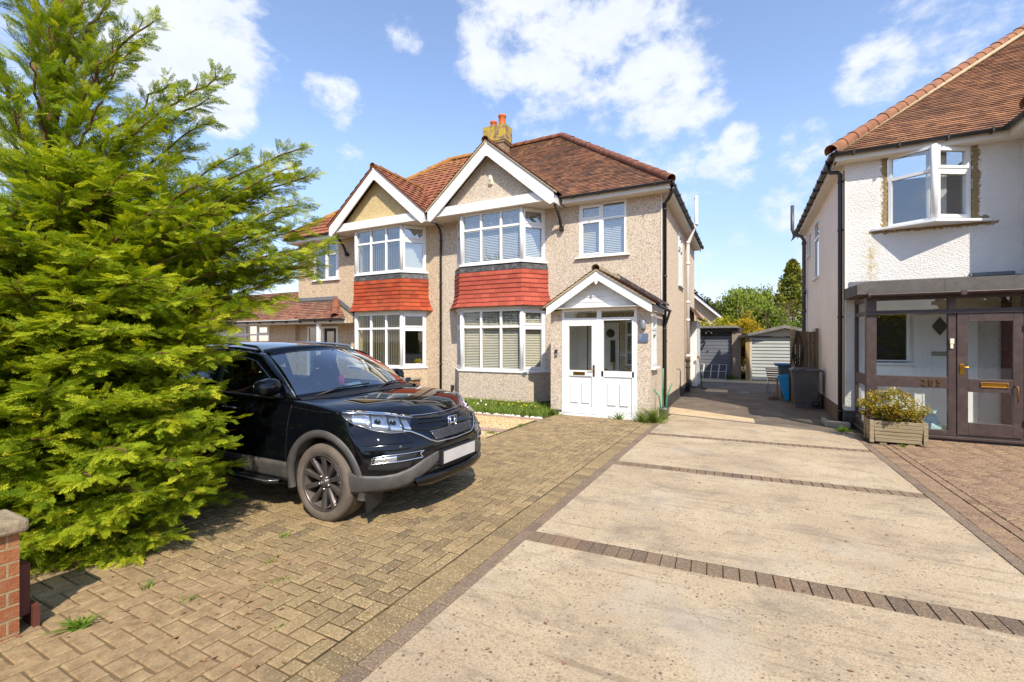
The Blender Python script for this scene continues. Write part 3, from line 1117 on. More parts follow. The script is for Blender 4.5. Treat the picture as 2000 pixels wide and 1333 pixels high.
sheet('ground', (-400, 400, -300, 500), 'soil', -.03)
sheet('road', (-200, 200, -14, -5.6), 'tarmac', -.02)
sheet('pavement', (-200, 200, -5.5, -2.9), 'tarmac', -.008)


def block_field(name, mat, region, angle=0., origin=(0, 0), lab=None, unit=.094, dz=.0, seed=1, ztop=.012):
    """herringbone pavers (2:1 blocks) clipped to a convex region given as a list of x,y"""
    r = random.Random(seed)
    ca, sa = math.cos(angle), math.sin(angle)
    P = [((x - origin[0]) * ca + (y - origin[1]) * sa, -(x - origin[0]) * sa + (y - origin[1]) * ca) for x, y in region]
    xa, xb = min(p[0] for p in P), max(p[0] for p in P)
    ya, yb = min(p[1] for p in P), max(p[1] for p in P)
    m = MB()
    tint = []
    n = len(P)
    area = sum(P[i][0] * P[(i + 1) % n][1] - P[(i + 1) % n][0] * P[i][1] for i in range(n))
    if area < 0:
        P = P[::-1]
    gap = .0052
    for i in range(int(xa / unit) - 3, int(xb / unit) + 3):
        for j in range(int(ya / unit) - 3, int(yb / unit) + 3):
            k = (i - j) % 4
            if k == 0:
                q = [(i, j), (i + 2, j), (i + 2, j + 1), (i, j + 1)]
            elif k == 3:
                q = [(i, j), (i + 1, j), (i + 1, j + 2), (i, j + 2)]
            else:
                continue
            q = [(a * unit, b * unit) for a, b in q]
            cx, cy = sum(a for a, b in q) / 4, sum(b for a, b in q) / 4
            q = [(a + (gap if a < cx else -gap) * 1 + r.uniform(-.0012, .0012), b + (gap if b < cy else -gap) + r.uniform(-.0012, .0012)) for a, b in q]
            for e in range(n):
                (x0, y0), (x1, y1) = P[e], P[(e + 1) % n]
                nx_, ny_ = -(y1 - y0), (x1 - x0)
                L = math.hypot(nx_, ny_)
                nx_, ny_ = nx_ / L, ny_ / L
                q = clip_poly(q, nx_, ny_, nx_ * x0 + ny_ * y0 + .002)
                if len(q) < 3:
                    break
            if len(q) < 3:
                continue
            ar = abs(sum(q[a][0] * q[(a + 1) % len(q)][1] - q[(a + 1) % len(q)][0] * q[a][1] for a in range(len(q)))) / 2
            if ar < .0008:
                continue
            cx, cy = sum(a for a, b in q) / len(q), sum(b for a, b in q) / len(q)
            hz = r.uniform(-.0022, .0022)
            tx, ty_ = r.uniform(-.012, .012), r.uniform(-.012, .012)
            top, low, bot = [], [], []
            for (a, b) in q:
                dx_, dy_ = a - cx, b - cy
                D = math.hypot(dx_, dy_) or 1
                f = max(0, 1 - .011 / D)
                for lst, ff, zz in ((top, f, ztop), (low, 1, ztop - .006), (bot, 1, -.012)):
                    X = cx + dx_ * ff
                    Yy = cy + dy_ * ff
                    wx = origin[0] + X * ca - Yy * sa
                    wy = origin[1] + X * sa + Yy * ca
                    lst.append((wx, wy, zg(wy) + zz + hz + dx_ * tx + dy_ * ty_ + dz))
            N = len(q)
            V = top + low + bot
            F = [tuple(range(N))]
            for a in range(N):
                b = (a + 1) % N
                F.append((N + a, N + b, b, a))
                F.append((2 * N + a, 2 * N + b, N + b, N + a))
            m.add(V, F)
            tv = min(1, max(0, r.gauss(.5, .24)))
            tint += [tv] * len(V)
    o = m.build(name, mat)
    set_tint(o, tint)
    return tag(o, kind='structure')


def course(m, tint, p0, p1, width, blen, side=1, r=None, ztop=.012, gap=.007):
    """a single line of blocks from p0 to p1; the line grows to the left by width"""
    p0, p1 = Vector((*p0, 0)), Vector((*p1, 0))
    d = (p1 - p0)
    L = d.length
    d.normalize()
    s = Vector((-d.y, d.x, 0)) * side
    n = max(1, round(L / blen))
    for i in range(n):
        a, b = L * i / n + gap / 2, L * (i + 1) / n - gap / 2
        hz = r.uniform(-.002, .002)
        j = r.uniform(-.0015, .0015)
        q = [p0 + d * a + s * j, p0 + d * b + s * j, p0 + d * b + s * (width - gap + j), p0 + d * a + s * (width - gap + j)]
        c = sum(q, Vector((0, 0, 0))) / 4
        V = []
        for ff, zz in ((0, ztop), (1, ztop - .005), (1, -.012)):
            for v in q:
                o_ = (v - c)
                w = c + o_ * (1 - (.006 / o_.length if not ff else 0))
                V.append((w.x, w.y, zg(w.y) + zz + hz))
        F = [(0, 1, 2, 3)]
        for a_ in range(4):
            b_ = (a_ + 1) % 4
            F += [(4 + a_, 4 + b_, b_, a_), (8 + a_, 8 + b_, 4 + b_, 4 + a_)]
        m.add(V, F)
        tint += [min(1, max(0, r.gauss(.5, .25)))] * 12


rb = random.Random(77)
sheet('paving_bed', (-8.2, -1.55, -3.0, 10.4), 'joint', .0045)
o = block_field('block_paving', 'block', [(-8.0, -2.9), (-1.877, -2.9), (-1.877, 6.7), (-8.0, 6.7)], 0, (-1.877, 0), seed=5)
o['label'] = 'brown herringbone block paving of the left drive'
o = block_field('block_paving', 'block', [(-3.9, 6.7), (-1.877, 6.7), (-1.877, 9.95), (-3.9, 9.95)], 0, (-1.877, 0), seed=6)
m, tn = MB(), []
course(m, tn, (-1.67, -2.9), (-1.67, 10.0), .2, .094, 1, rb)       # soldier course
o = m.build('paving_border', 'block')
set_tint(o, tn)
tag(o, kind='structure')
m, tn = MB(), []
course(m, tn, (-1.562, -2.9), (-1.562, 10.2), .102, .205, 1, rb, ztop=.018)
course(m, tn, (1.70, -2.9), (1.70, 10.1), .102, .205, -1, rb, ztop=.018)
o = m.build('drive_edging', 'block_e')
set_tint(o, tn)
tag(o, kind='structure')

# concrete bays of the drive with soldier-course bands between them
XL, XR = -1.56, 1.70
SK = .055
bands = [3.56, 6.27, 8.67]
end_l, end_r = 11.25, 10.05
m = MB()
prev = (-2.9, -2.9)
for yb in bands:
    yl, yr = yb - .2 - SK * 1.6, yb - .2 + SK * 1.65
    m.quad((XL, prev[0], zg(prev[0]) + .011), (XR, prev[1], zg(prev[1]) + .011), (XR, yr, zg(yr) + .011), (XL, yl, zg(yl) + .011))
    prev = (yb - SK * 1.6, yb + SK * 1.65)
m.quad((XL, prev[0], zg(prev[0]) + .011), (XR, prev[1], zg(prev[1]) + .011), (XR, end_r, zg(end_r) + .03), (XL, end_l, zg(end_l) + .012))
tag(m.build('driveway', 'concrete'), kind='structure', label='pale concrete drive between the two houses')
m, tn = MB(), []
for yb in bands:
    course(m, tn, (XL, yb - .2 - SK * 1.6), (XR, yb - .2 + SK * 1.65), .2, .102, 1, rb, ztop=.014, gap=.005)
o = m.build('soldier_band', 'block_s')
set_tint(o, tn)
tag(o, kind='structure')
sheet('drive_bed', (XL - .11, XR + .11, -2.9, 10.1), 'joint', .0035)
# drain channel
m = MB()
a, b = Vector((-1.56, 11.27, 0)), Vector((1.75, 10.06, 0))
d = (b - a).normalized()
s = Vector((-d.y, d.x, 0))
for k in range(66):
    p = a + (b - a) * (k / 66)
    q = a + (b - a) * ((k + .55) / 66)
    V = [p, q, q + s * .10, p + s * .10]
    m.add([(v.x, v.y, zg(v.y) + .012) for v in V], [(0, 1, 2, 3)])
m.add([(v.x, v.y, zg(v.y) + .003) for v in (a, b, b + s * .12, a + s * .12)], [(0, 1, 2, 3)], 1)
tag(m.build('drain_channel', ['lead', 'plinth']), kind='structure')
# yard behind
m = MB()
m.add([(-1.8, 11.35, zg(11.35) + .004), (1.8, 10.15, zg(10.15) + .004), (1.8, 11.5, zg(11.5) + .004), (-1.8, 11.5, zg(11.5) + .004)], [(0, 1, 2, 3)])
m.quad((-1.8, 11.5, -.144 + .004), (1.8, 11.5, -.144 + .004), (1.8, 21.2, -.144 + .004), (-1.8, 21.2, -.144 + .004))
m.quad((-9, 19.7, -.144 + .003), (-1.8, 19.7, -.144 + .003), (-1.8, 21.2, -.144 + .003), (-9, 21.2, -.144 + .003))
m.quad((1.8, 18.8, -.144 + .003), (6, 18.8, -.144 + .003), (6, 21.2, -.144 + .003), (1.8, 21.2, -.144 + .003))
tag(m.build('yard', 'yard'), kind='structure', label='dark weathered concrete yard, darkened further for shade, between the houses')
m = MB()  # pale wedge painted where sunlight reaches the yard
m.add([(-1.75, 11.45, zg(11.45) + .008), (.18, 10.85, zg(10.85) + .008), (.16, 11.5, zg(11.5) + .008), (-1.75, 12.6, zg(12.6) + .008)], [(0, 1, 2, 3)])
tag(m.build('yard_sun_wedge', 'yard_light'), kind='structure')
sheet('garage_apron', (-4, 3.2, 21.2, 23.3), 'yard_light', .006)
# right-hand block paving: border courses then 45-degree herringbone
sheet('paving_bed', (1.78, 7.5, -3.0, 10.4), 'joint', .0025)
m, tn = MB(), []
course(m, tn, (1.805, -2.9), (1.805, 9.4), .2, .102, -1, rb)
course(m, tn, (2.01, -2.9), (2.01, 9.4), .1, .2, -1, rb)
course(m, tn, (2.0, 10.22), (7.4, 10.22), .1, .2, 1, rb)
o = m.build('paving_border', 'block_r')
set_tint(o, tn)
tag(o, kind='structure')
block_field('block_paving', 'block_r', [(2.115, -2.9), (7.4, -2.9), (7.4, 10.2), (2.115, 10.2)], R(45), (2.1, 0), seed=9)

# front bed: gravel, kerbs, white stones, grass strip
sheet('gravel_bed', (-8.2, -3.98, 7.55, 8.85), 'gravel', .012)
sheet('gravel_bed', (-8.2, -3.95, 6.7, 7.25), 'gravel', .010)
m = MB()
m.box(-8.2, -3.9, 8.85, 8.98, zg(8.9) - .05, zg(8.9) + .035)
m.box(-8.2, -3.95, 7.28, 7.52, zg(7.4) - .05, zg(7.4) + .02)
tag(m.build('garden_kerb', 'kerb'), kind='structure')
m = MB()
rr = random.Random(15)
for i in range(170):
    x = rr.uniform(-7.6, -3.9)
    y = 9.06 + rr.gauss(0, .035)
    s_ = rr.uniform(.015, .04)
    z = zg(y) + .015
    V = []
    for q in [(-1, -1, 0), (1, -1, 0), (1, 1, 0), (-1, 1, 0), (-.6, -.5, 1), (.5, -.6, 1), (.6, .5, .9), (-.5, .6, 1)]:
        V.append((x + q[0] * s_ * rr.uniform(.7, 1.2), y + q[1] * s_ * rr.uniform(.7, 1.1), z + q[2] * s_ * 1.0))
    m.add(V, [(4, 5, 6, 7), (0, 1, 5, 4), (1, 2, 6, 5), (2, 3, 7, 6), (3, 0, 4, 7)])
tag(m.build('white_stones', 'stone_w'), 'line of small white stones edging the grass strip below the bay', 'stones', kind='stuff')
m = MB()
rr = random.Random(16)
for i in range(2600):
    x, y = rr.uniform(-8, -4.0), rr.uniform(7.55, 8.85)
    s_ = rr.uniform(.006, .013)
    z = zg(y) + .014
    a = rr.uniform(0, 6)
    V = [(x + math.cos(a + t) * s_, y + math.sin(a + t) * s_, z) for t in (0, 2.1, 4.2)] + [(x, y, z + s_)]
    m.add(V, [(0, 1, 3), (1, 2, 3), (2, 0, 3)])
tag(m.build('gravel', 'gravel'), 'golden gravel spread in the small bed in front of the bay', 'gravel', kind='stuff')
# ---------------------------------------------------------------- the pair of semi-detached houses
AX = -8.42
YM, YB = 11.6, 19.6
SIDE = -1.83
EZ = 5.36          # roof edge height
RZ = 9.05          # ridge height
RY = 15.6
OY, OXS = 11.19, -1.54   # roof edge, front and side
PIT = (RZ - EZ) / (RY - OY)


def offset_line(pts, d):
    """open polyline (left to right, outward towards -Y) pushed outward by d"""
    P = [Vector((p[0], p[1], 0)) for p in pts]
    nn = []
    for a, b in zip(P[:-1], P[1:]):
        e = (b - a).normalized()
        nn.append(Vector((e.y, -e.x, 0)))
    out = []
    for i, p in enumerate(P):
        if i == 0:
            q = p + Vector((nn[0].x / max(.3, abs(nn[0].x)) * 0, 0, 0))
            # slide along the wall line
            q = Vector((p.x - d / abs(nn[0].x), p.y, 0))
        elif i == len(P) - 1:
            q = Vector((p.x + d / abs(nn[-1].x), p.y, 0))
        else:
            m = (nn[i - 1] + nn[i]).normalized()
            q = p + m * (d / m.dot(nn[i]))
        out.append((q.x, q.y))
    return out


def band(mb, pts, z0, z1, d0, d1, mat=0, closed_top=True):
    """band following an open polyline, outward offset d0 below and d1 above"""
    a, b = offset_line(pts, d0), offset_line(pts, d1)
    run = 0
    for i in range(len(a) - 1):
        L = math.dist(a[i], a[i + 1])
        mb.add([(*a[i], z0), (*a[i + 1], z0), (*b[i + 1], z1), (*b[i], z1)], [(0, 1, 2, 3)], mat,
               [[(run, z0), (run + L, z0), (run + L, z1), (run, z1)]])
        run += L
    if closed_top:
        mb.add([(*p, z1) for p in b] + [(b[-1][0], YM, z1), (b[0][0], YM, z1)], [tuple(range(len(b) + 2))], mat)
        mb.add([(*p, z0) for p in a] + [(a[-1][0], YM, z0), (a[0][0], YM, z0)], [tuple(reversed(range(len(a) + 2)))], mat)


def semi(mir, house):
    mx = (lambda x: 2 * AX - x) if mir else (lambda x: x)
    rx = lambda a, b: (min(mx(a), mx(b)), max(mx(a), mx(b)))
    peb = 'pebble_l' if mir else 'pebble'
    CX = mx(-6.36)
    G = -.15
    # --- main walls
    wl_ = MB()
    x0, x1 = rx(AX, SIDE)
    holes = []
    for (a, b, z0, z1) in [(-7.7, -5.0, .8, 2.5), (-7.7, -5.0, 3.8, 5.2), (-3.94, -2.69, 3.80, 5.22)] + ([] if mir else [(-3.72, -2.86, -.12, 2.1), (-2.72, -2.1, .95, 2.12)]):
        a, b = rx(a, b)
        holes.append((a - x0, b - x0, z0 - G, z1 - G))
    if mir:
        holes.append((-14.5 - x0, -12.95 - x0, .02, 2.30))
    wall_panel(wl_, (x0, YM, G), X_, -Y_, x1 - x0, 5.30 - G, holes)
    # side wall
    sx = mx(SIDE)
    if not mir:
        sh = [(14.72 - YM, 15.8 - YM, 3.3 - G, 5.0 - G), (17.1 - YM, 18.0 - YM, 1.1 - G, 2.4 - G)]
        wall_panel(wl_, (sx, YM, G), Y_, X_, YB - YM, 5.30 - G, sh, mat=1)
    else:
        wall_panel(wl_, (sx, YB, G), -Y_, -X_, YB - YM, 5.30 - G, [])
    wall_panel(wl_, (x1, YB, G), -X_, Y_, x1 - x0, 5.30 - G, [])
    w = wl_.build('wall', [peb, 'pebble_lit'], house)
    inn = MB()    # rooms seen through the glass
    inn.box(x0 + .15, x1 - .15, 14.0, 14.1, G, 5.25)
    inn.box(x0 + .15, x1 - .15, YM + .2, 14.0, 2.60, 2.75)
    inn.box(x0 + .15, x1 - .15, YM + .2, 14.0, G, G + .04)
    inn.box(*( (x1 - .2, x1 - .13) if mir else (x0 + .13, x0 + .2) ), YM + .13, 14.0, G, 5.2)
    inn.build('inner_wall', 'interior_d', house)
    bd = MB()
    if not mir:
        bd.box(sx - .012, sx + .014, YM - .014, YM + .02, 0, 5.28)   # corner bead
        bd.build('corner_bead', 'soffit', house)
    pl = MB()
    pl.box(x0 + (.02 if mir else 0), x1, YM - .03, YM + .0, G - .1, -.02)
    if mir:
        pl.box(x0 - .03, x0, YM - .03, YB, G - .1, -.02)
    else:
        pl.box(x1, x1 + .03, YM - .03, YB, G - .1, .16)
    pl.build('plinth', 'plinth', house)
    # --- bay
    A = [(-7.82, YM), (-7.30, 11.05), (-5.38, 11.05), (-4.93, YM)]
    Mz = [(-7.86, YM), (-7.34, 10.96), (-5.14, 10.96), (-4.76, YM)]
    if mir:
        A = [(mx(x), y) for x, y in reversed(A)]
        Mz = [(mx(x), y) for x, y in reversed(Mz)]
    bw = MB()
    band(bw, Mz, -.04, .74, 0, 0)
    bw.build('bay_wall', peb, house)
    pb = MB()
    band(pb, Mz, G - .1, -.04, -.02, -.02)
    pb.build('bay_plinth', 'plinth', house)
    sb = MB()
    band(sb, Mz, .742, .782, .035, .035)
    sb.build('bay_sill', 'upvc', house)

    def bay_windows(z0, z1, tz, bl_, gl, leaded, blm):
        for i in range(3):
            a, b = Vector((*A[i], z0)), Vector((*A[i + 1], z0))
            e = (b - a).normalized()
            n = Vector((e.y, -e.x, 0))
            L = (b - a).length
            cols = [1 / 3, 2 / 3] if i == 1 else []
            wb = bl_
            if mir and i == 2 and z0 < 2:
                wb = None
            window(house, a, e, n, L, z1 - z0, cols, tz - z0, sash=() if i == 1 else ((0, 0), (0, 1)), blind=wb, glass=gl,
                   leaded=leaded, blind_mat=blm, blind_off=.12)
        for i in (1, 2):
            ps = MB()
            c = Vector((*A[i], 0))
            ps.tube([c + Z_ * z0, c + Z_ * z1], .056, 8)
            ps.build('corner_post', 'upvc', house)
    if mir:
        bay_windows(.784, 2.48, 2.0, 'vanes', 'glass', False, 'vane_y')
        bay_windows(3.79, 5.23, 4.77, 'vanes', 'glass_m', False, 'vane')
    else:
        bay_windows(.784, 2.48, 2.0, 'slats', 'glass', True, 'slat_w')
        bay_windows(3.79, 5.23, 4.77, 'slats', 'glass_m', True, 'slat')
    fs = MB()
    band(fs, A, 2.482, 2.56, .05, .05)
    fs.build('bay_fascia', 'paint_w', house)
    # tile hanging with a kick at the foot
    th = MB()
    ex = lambda z: .065 + .13 * max(0, (3.0 - z) / .44) ** 1.6 if z < 3.0 else .065
    zs = [2.56 + .124 * k for k in range(9)]
    r = random.Random(5 + mir)
    for z0, z1 in zip(zs[:-1], zs[1:]):
        e0, e1 = ex(z0) + .022, ex(z1) + .004
        a, b, c = offset_line(A, e0), offset_line(A, e1), offset_line(A, e0 - .02)
        run = 0
        for i in range(3):
            L = math.dist(a[i], a[i + 1])
            seg = max(1, int(L / .16))
            for q in range(seg):
                t0, t1 = q / seg, (q + 1) / seg
                f = lambda P, t: (P[i][0] + (P[i + 1][0] - P[i][0]) * t, P[i][1] + (P[i + 1][1] - P[i][1]) * t)
                dz = r.uniform(-.005, .005)
                p0, p1, p2, p3, c0, c1 = f(a, t0), f(a, t1), f(b, t1), f(b, t0), f(c, t0), f(c, t1)
                U = lambda x, z: (run + L * x, z)
                th.add([(*p0, z0 + dz), (*p1, z0 + dz), (*p2, z1), (*p3, z1), (*c0, z0 + dz), (*c1, z0 + dz)],
                       [(0, 1, 2, 3), (4, 5, 1, 0)], 0,
                       [[U(t0, z0 - 2.56), U(t1, z0 - 2.56), U(t1, z1 - 2.56), U(t0, z1 - 2.56)], [U(t0, z0 - 2.56)] * 4])
            run += L
    th.build('hung_tiles', 'hang_orange' if mir else 'hang_red', house)
    fl = MB()
    band(fl, A, 3.553, 3.70, .078, .055)
    fl.build('bay_flashing', 'lead_d', house)
    s2 = MB()
    band(s2, A, 3.735, 3.785, .07, .07)
    s2.build('bay_upper_sill', 'upvc', house)
    # --- small first floor window
    a, b = rx(-3.94, -2.69)
    window(house, (a, YM - .0, 3.81), X_, -Y_, b - a, 1.40, [.5], .975, sash=((1, 0), (1, 1)) if mir else ((0, 0), (0, 1)),
           blind='vanes' if mir else 'slats', glass='glass_m', leaded=not mir, sill=(.1, .1, .08, .035), blind_off=.14)
    # --- gable
    gw = MB()
    gz0, ga = 5.28, 6.93
    gw.prism([(CX - 1.85, 11.1, gz0), (CX + 1.85, 11.1, gz0), (CX, 11.1, ga)], (0, .1, 0))
    gw.build('gable_wall', 'pebble_y' if mir else peb, house)
    bm_ = MB()
    bm_.box(CX - 1.82, CX + 1.82, 10.90, 10.95, 5.26, 5.50)
    bm_.box(CX - 1.60, CX + 1.60, 10.95, 11.1, 5.47, 5.495)
    bm_.build('gable_beam', 'paint_w', house)
    sf = MB()
    sf.box(CX - 1.96, CX + 1.96, 10.87, YM, 5.235, 5.257)
    sf.build('soffit', 'soffit', house)
    bg = MB()
    zA, zF, HW = 7.09, 5.42, 2.0
    for sgn in (-1, 1):
        pts = [(CX, 10.82, zA), (CX + sgn * HW, 10.82, zF), (CX + sgn * HW, 10.82, zF - .27), (CX + sgn * (HW - .10), 10.82, zF - .31),
               (CX + sgn * (HW - .22), 10.82, zF - .22), (CX, 10.82, zA - .36)]
        if sgn < 0:
            pts = pts[::-1]
        bg.prism(pts, (0, .035, 0))
        q = sgn * (HW - .02)
        bg.box(min(CX + q, CX + q - sgn * .03), max(CX + q, CX + q - sgn * .03), 10.856, YM, zF - .24, zF - .03)
    bg.box(CX - .035, CX + .035, 10.80, 10.82, zA - .40, zA - .02)
    bg.build('bargeboard', 'paint_w', house)
    # gable roof
    tm = 'tile_conc' if mir else 'tile_plain'
    gg, tk = (.28, .03) if mir else (.1, .018)
    y0 = 10.77
    zE, zR_ = zF + .03, zA + .06
    L = math.hypot(HW + .04, zR_ - zE)
    yi = lambda z: OY + (z - EZ) / PIT + .25
    gr = MB()
    for sgn in (-1, 1):
        o = (CX + sgn * (HW + .05), y0, zE)
        roof_plane(gr, o, Y_, (-sgn * (HW + .05), 0, zR_ - zE), [(0, 0), (yi(zE) - y0, 0), (yi(zR_) - y0, L), (0, L)], gg, tk, seed=3 + mir, wave=.15 if mir else 0)
    gr.build('gable_roof', tm, house)
    uc = MB()    # undercloak / mortar verge
    for sgn in (-1, 1):
        a_ = Vector((CX, y0 + .02, zR_ - .005))
        b_ = Vector((CX + sgn * (HW + .05), y0 + .02, zE - .005))
        pv = [a_, b_, b_ - Z_ * .05, a_ - Z_ * .05]
        uc.prism(pv if sgn > 0 else pv[::-1], (0, .12, 0))
    uc.build('verge', 'mortar' if not mir else 'ridge', house)
    gd = MB()
    ridge_run(gd, (CX, y0 - .02, zR_ + .0), (CX, yi(zR_) - .1, zR_ + .0), seed=8, r=.1)
    gd.build('gable_ridge', 'ridge_l' if mir else 'ridge', house)
    # --- eaves
    e0, e1 = rx(-4.30, -1.60)
    ev = MB()
    ev.box(e0, e1, 11.27, 11.29, 5.215, 5.36)
    ev.box(e0, e1, 11.29, YM + .02, 5.215, 5.235)
    s0, s1 = rx(SIDE, -1.60)
    if mir:
        ev.box(s0, s0 + .02, 11.29, YB + .3, 5.215, 5.36)
        ev.box(s0 + .02, s1, YM, YB, 5.215, 5.235)
    else:
        ev.box(s1 - .02, s1, 11.29, YB + .3, 5.215, 5.36)
        ev.box(s0, s1 - .02, YM, YB, 5.215, 5.235)
    ev.build('eaves_fascia', 'soffit' if not mir else 'paint_w', house)
    gt = MB()
    gz = 5.375
    gutter(gt, [(mx(-4.30), 11.21, gz), (mx(-1.55), 11.21, gz)])
    gutter(gt, [(mx(-1.55), 11.21, gz), (mx(-1.55), YB + .4, gz)])
    for q in np.linspace(-4.0, -1.9, 4):
        gt.box(mx(q) - .012, mx(q) + .012, 11.145, 11.27, gz - .065, gz + .01)
    if not mir:
        for q in np.linspace(11.6, YB, 11):
            gt.box(-1.61, -1.48, q - .012, q + .012, gz - .065, gz + .01)
    gt.build('gutter', 'black_p', house)
    # --- main roof
    rf = MB()
    SL = math.hypot(RY - OY, RZ - EZ)
    hx = RY - OY
    o_x = mx(OXS)
    if not mir:
        roof_plane(rf, (AX, OY, EZ), X_, (0, RY - OY, RZ - EZ), [(0, 0), (OXS - AX, 0), (OXS - hx - AX, SL), (0, SL)], gg, tk, seed=11)
        roof_plane(rf, (OXS, OY, EZ), Y_, (-hx, 0, RZ - EZ), [(0, 0), (2 * (RY - OY), 0), (RY - OY, SL)], gg, tk, seed=12)
    else:
        roof_plane(rf, (o_x, OY, EZ), X_, (0, RY - OY, RZ - EZ), [(0, 0), (AX - o_x, 0), (AX - o_x, SL), (hx, SL)], gg, tk, seed=11, wave=.15)
        roof_plane(rf, (o_x, 2 * RY - OY, EZ), -Y_, (hx, 0, RZ - EZ), [(0, 0), (2 * (RY - OY), 0), (RY - OY, SL)], gg, tk, seed=12, wave=.15)
    # rear slope
    xa, xb = (AX, OXS) if not mir else (o_x, AX)
    ya = 2 * RY - OY
    rf.quad((xa, ya, EZ), (xb, ya, EZ), (OXS - hx if not mir else AX, RY, RZ), (AX if not mir else o_x + hx, RY, RZ), 0, [(0, 0), (7, 0), (5, 5), (0, 5)])
    rf.build('roof', tm, house)
    rd = MB()
    ridge_run(rd, (o_x, OY, EZ + .06), (mx(OXS - hx), RY, RZ + .06), seed=21)
    ridge_run(rd, Vector((o_x, 2 * RY - OY, EZ + .06)).lerp(Vector((mx(OXS - hx), RY, RZ + .06)), .12), (mx(OXS - hx), RY, RZ + .06), seed=22)
    ridge_run(rd, (mx(OXS - hx), RY, RZ + .05), (AX, RY, RZ + .05), seed=23)
    rd.build('ridge_tiles', 'ridge_l' if mir else 'ridge', house)
    # timber bracket under the outer foot of the gable
    br = MB()
    bx = mx(-4.42)
    br.tube([(bx, YM - .02, 4.62), (bx, YM - .12, 4.72), (bx, YM - .2, 4.88), (bx, 11.08, 5.2)], [.05, .045, .04, .045], 6)
    br.box(bx - .05, bx + .05, YM - .12, YM, 4.58, 4.68)
    br.build('bracket', 'black_wood', house)


right_semi = thing('semi_detached_house', 'pebble-dashed right half of the pair with red hung tiles and a white gabled porch', 'house', (-5.1, 15.6, -.15),
                   'pair of semi-detached houses')
left_semi = thing('semi_detached_house', 'left half of the pair with orange hung tiles and a low tiled annexe', 'house', (-11.7, 15.6, -.15),
                  'pair of semi-detached houses')
semi(False, right_semi)
semi(True, left_semi)

# --- extras on the right-hand semi
H = right_semi
ab = MB()
ab.add([(-6.42, 11.1, 5.98), (-6.28, 11.1, 5.98), (-6.28, 11.1, 6.26), (-6.42, 11.1, 6.26), (-6.40, 11.03, 6.0), (-6.30, 11.03, 6.0), (-6.29, 11.05, 6.25), (-6.41, 11.05, 6.25)],
       [(4, 5, 6, 7), (0, 1, 5, 4), (1, 2, 6, 5), (2, 3, 7, 6), (3, 0, 4, 7)])
ab.box(-6.365, -6.335, 11.02, 11.035, 6.03, 6.12, 1)
ab.build('alarm_box', ['alarm', 'black_p'], H, bevel=.008)
dp = MB()
downpipe(dp, [(AX + .02, YM - .3, 5.2), (AX + .02, YM - .12, 5.05), (AX + .02, YM - .06, 4.9), (AX + .02, YM - .06, .0)], brackets=(.9, 2.2, 3.4, 4.7))
dp.build('downpipe', 'black_p', H)
dp = MB()
dxx, dyy = SIDE + .06, YM + .12
downpipe(dp, [(-1.55, 11.5, 5.33), (-1.56, 11.5, 5.22), (-1.66, 11.6, 5.08), (dxx, dyy, 5.0), (dxx, dyy, -.1)], .042, brackets=(.1, 1.6, 3.2, 4.85))
downpipe(dp, [(-1.62, 11.45, 2.30), (-1.66, 11.52, 2.2), (-1.72, 11.6, 2.05), (dxx + .01, dyy - .08, 1.95), (dxx + .01, dyy - .08, -.05)], .03, brackets=(1.9,))
dp.tube([(SIDE + .02, 11.66, 5.0), (SIDE + .02, 11.66, .1)], .008, 5)
dp.build('downpipe', 'black_p', H)
sp = MB()
sp.tube([(-1.46, 16.3, 6.35), (-1.46, 16.3, 5.55), (-1.50, 16.3, 5.45), (-1.68, 16.3, 4.98), (-1.72, 16.3, 4.86), (-1.72, 16.3, 1.0)], .058, 12)
for z in (5.5, 4.9, 4.2, 2.9, 2.3, 1.1):
    sp.lathe((-1.46 if z > 5 else -1.72, 16.3, z), [(.058, -.04), (.068, -.04), (.068, .04), (.058, .04)], 12)
sp.lathe((-1.46, 16.3, 6.37), [(.058, -.06), (.064, -.03), (.05, .06), (.0, .07)], 12)
sp.build('soil_pipe', 'white_p', H)
sp = MB()
sp.tube([(-1.72, 16.3, 1.02), (-1.72, 16.3, -.1)], .062, 12)
sp.lathe((-1.72, 16.3, .98), [(.06, -.08), (.08, -.07), (.08, .0), (.065, .02)], 12)
sp.lathe((-1.72, 16.3, .75), [(.06, -.05), (.075, -.05), (.075, .0), (.06, .0)], 12)
sp.tube([(-1.80, 16.9, 1.4), (-1.72, 16.6, 1.35), (-1.72, 16.35, 1.0)], .025, 8)
sp.build('soil_pipe_base', 'plinth', H)
window(H, (SIDE, 14.74, 3.33), Y_, X_, 1.04, 1.65, [.5], 1.15, sash=((0, 1),), sill=(.06, .06, .07, .04), depth=.06)
window(H, (SIDE, 17.12, 1.12), Y_, X_, .86, 1.26, [], None, sill=(.06, .06, .07, .04), depth=.06)
# small tiled canopy and white rear extension at the back corner
ext = MB()
ext.box(-1.85, -1.62, 18.3, 19.7, -.1, 2.35)
ext.build('rear_extension', 'upvc', H)
extr = MB()
roof_plane(extr, (-1.5, 16.9, 2.42), Y_, (-.35, 0, .5), [(0, 0), (3.0, 0), (3.0, .55), (0, .55)], .1)
gutter(extr, [(-1.47, 16.9, 2.42), (-1.47, 19.9, 2.42)])
extr.build('lean_to_roof', 'tile_porch', H)
tap = MB()
tap.tube([(-1.8, 14.05, .78), (-1.70, 14.05, .78), (-1.69, 14.05, .70), (-1.69, 14.05, .0)], .014, 6)
tap.build('water_pipe', 'black_p', H)
ho = MB()
ho.box(-8.02, -7.94, YM - .07, YM, .12, .25)
ho.tube([(-7.97, YM - .08, .2), (-7.99, YM - .1, .12), (-7.96, YM - .09, .02)], .012, 6)
ho.build('outdoor_socket', 'black_p', H)

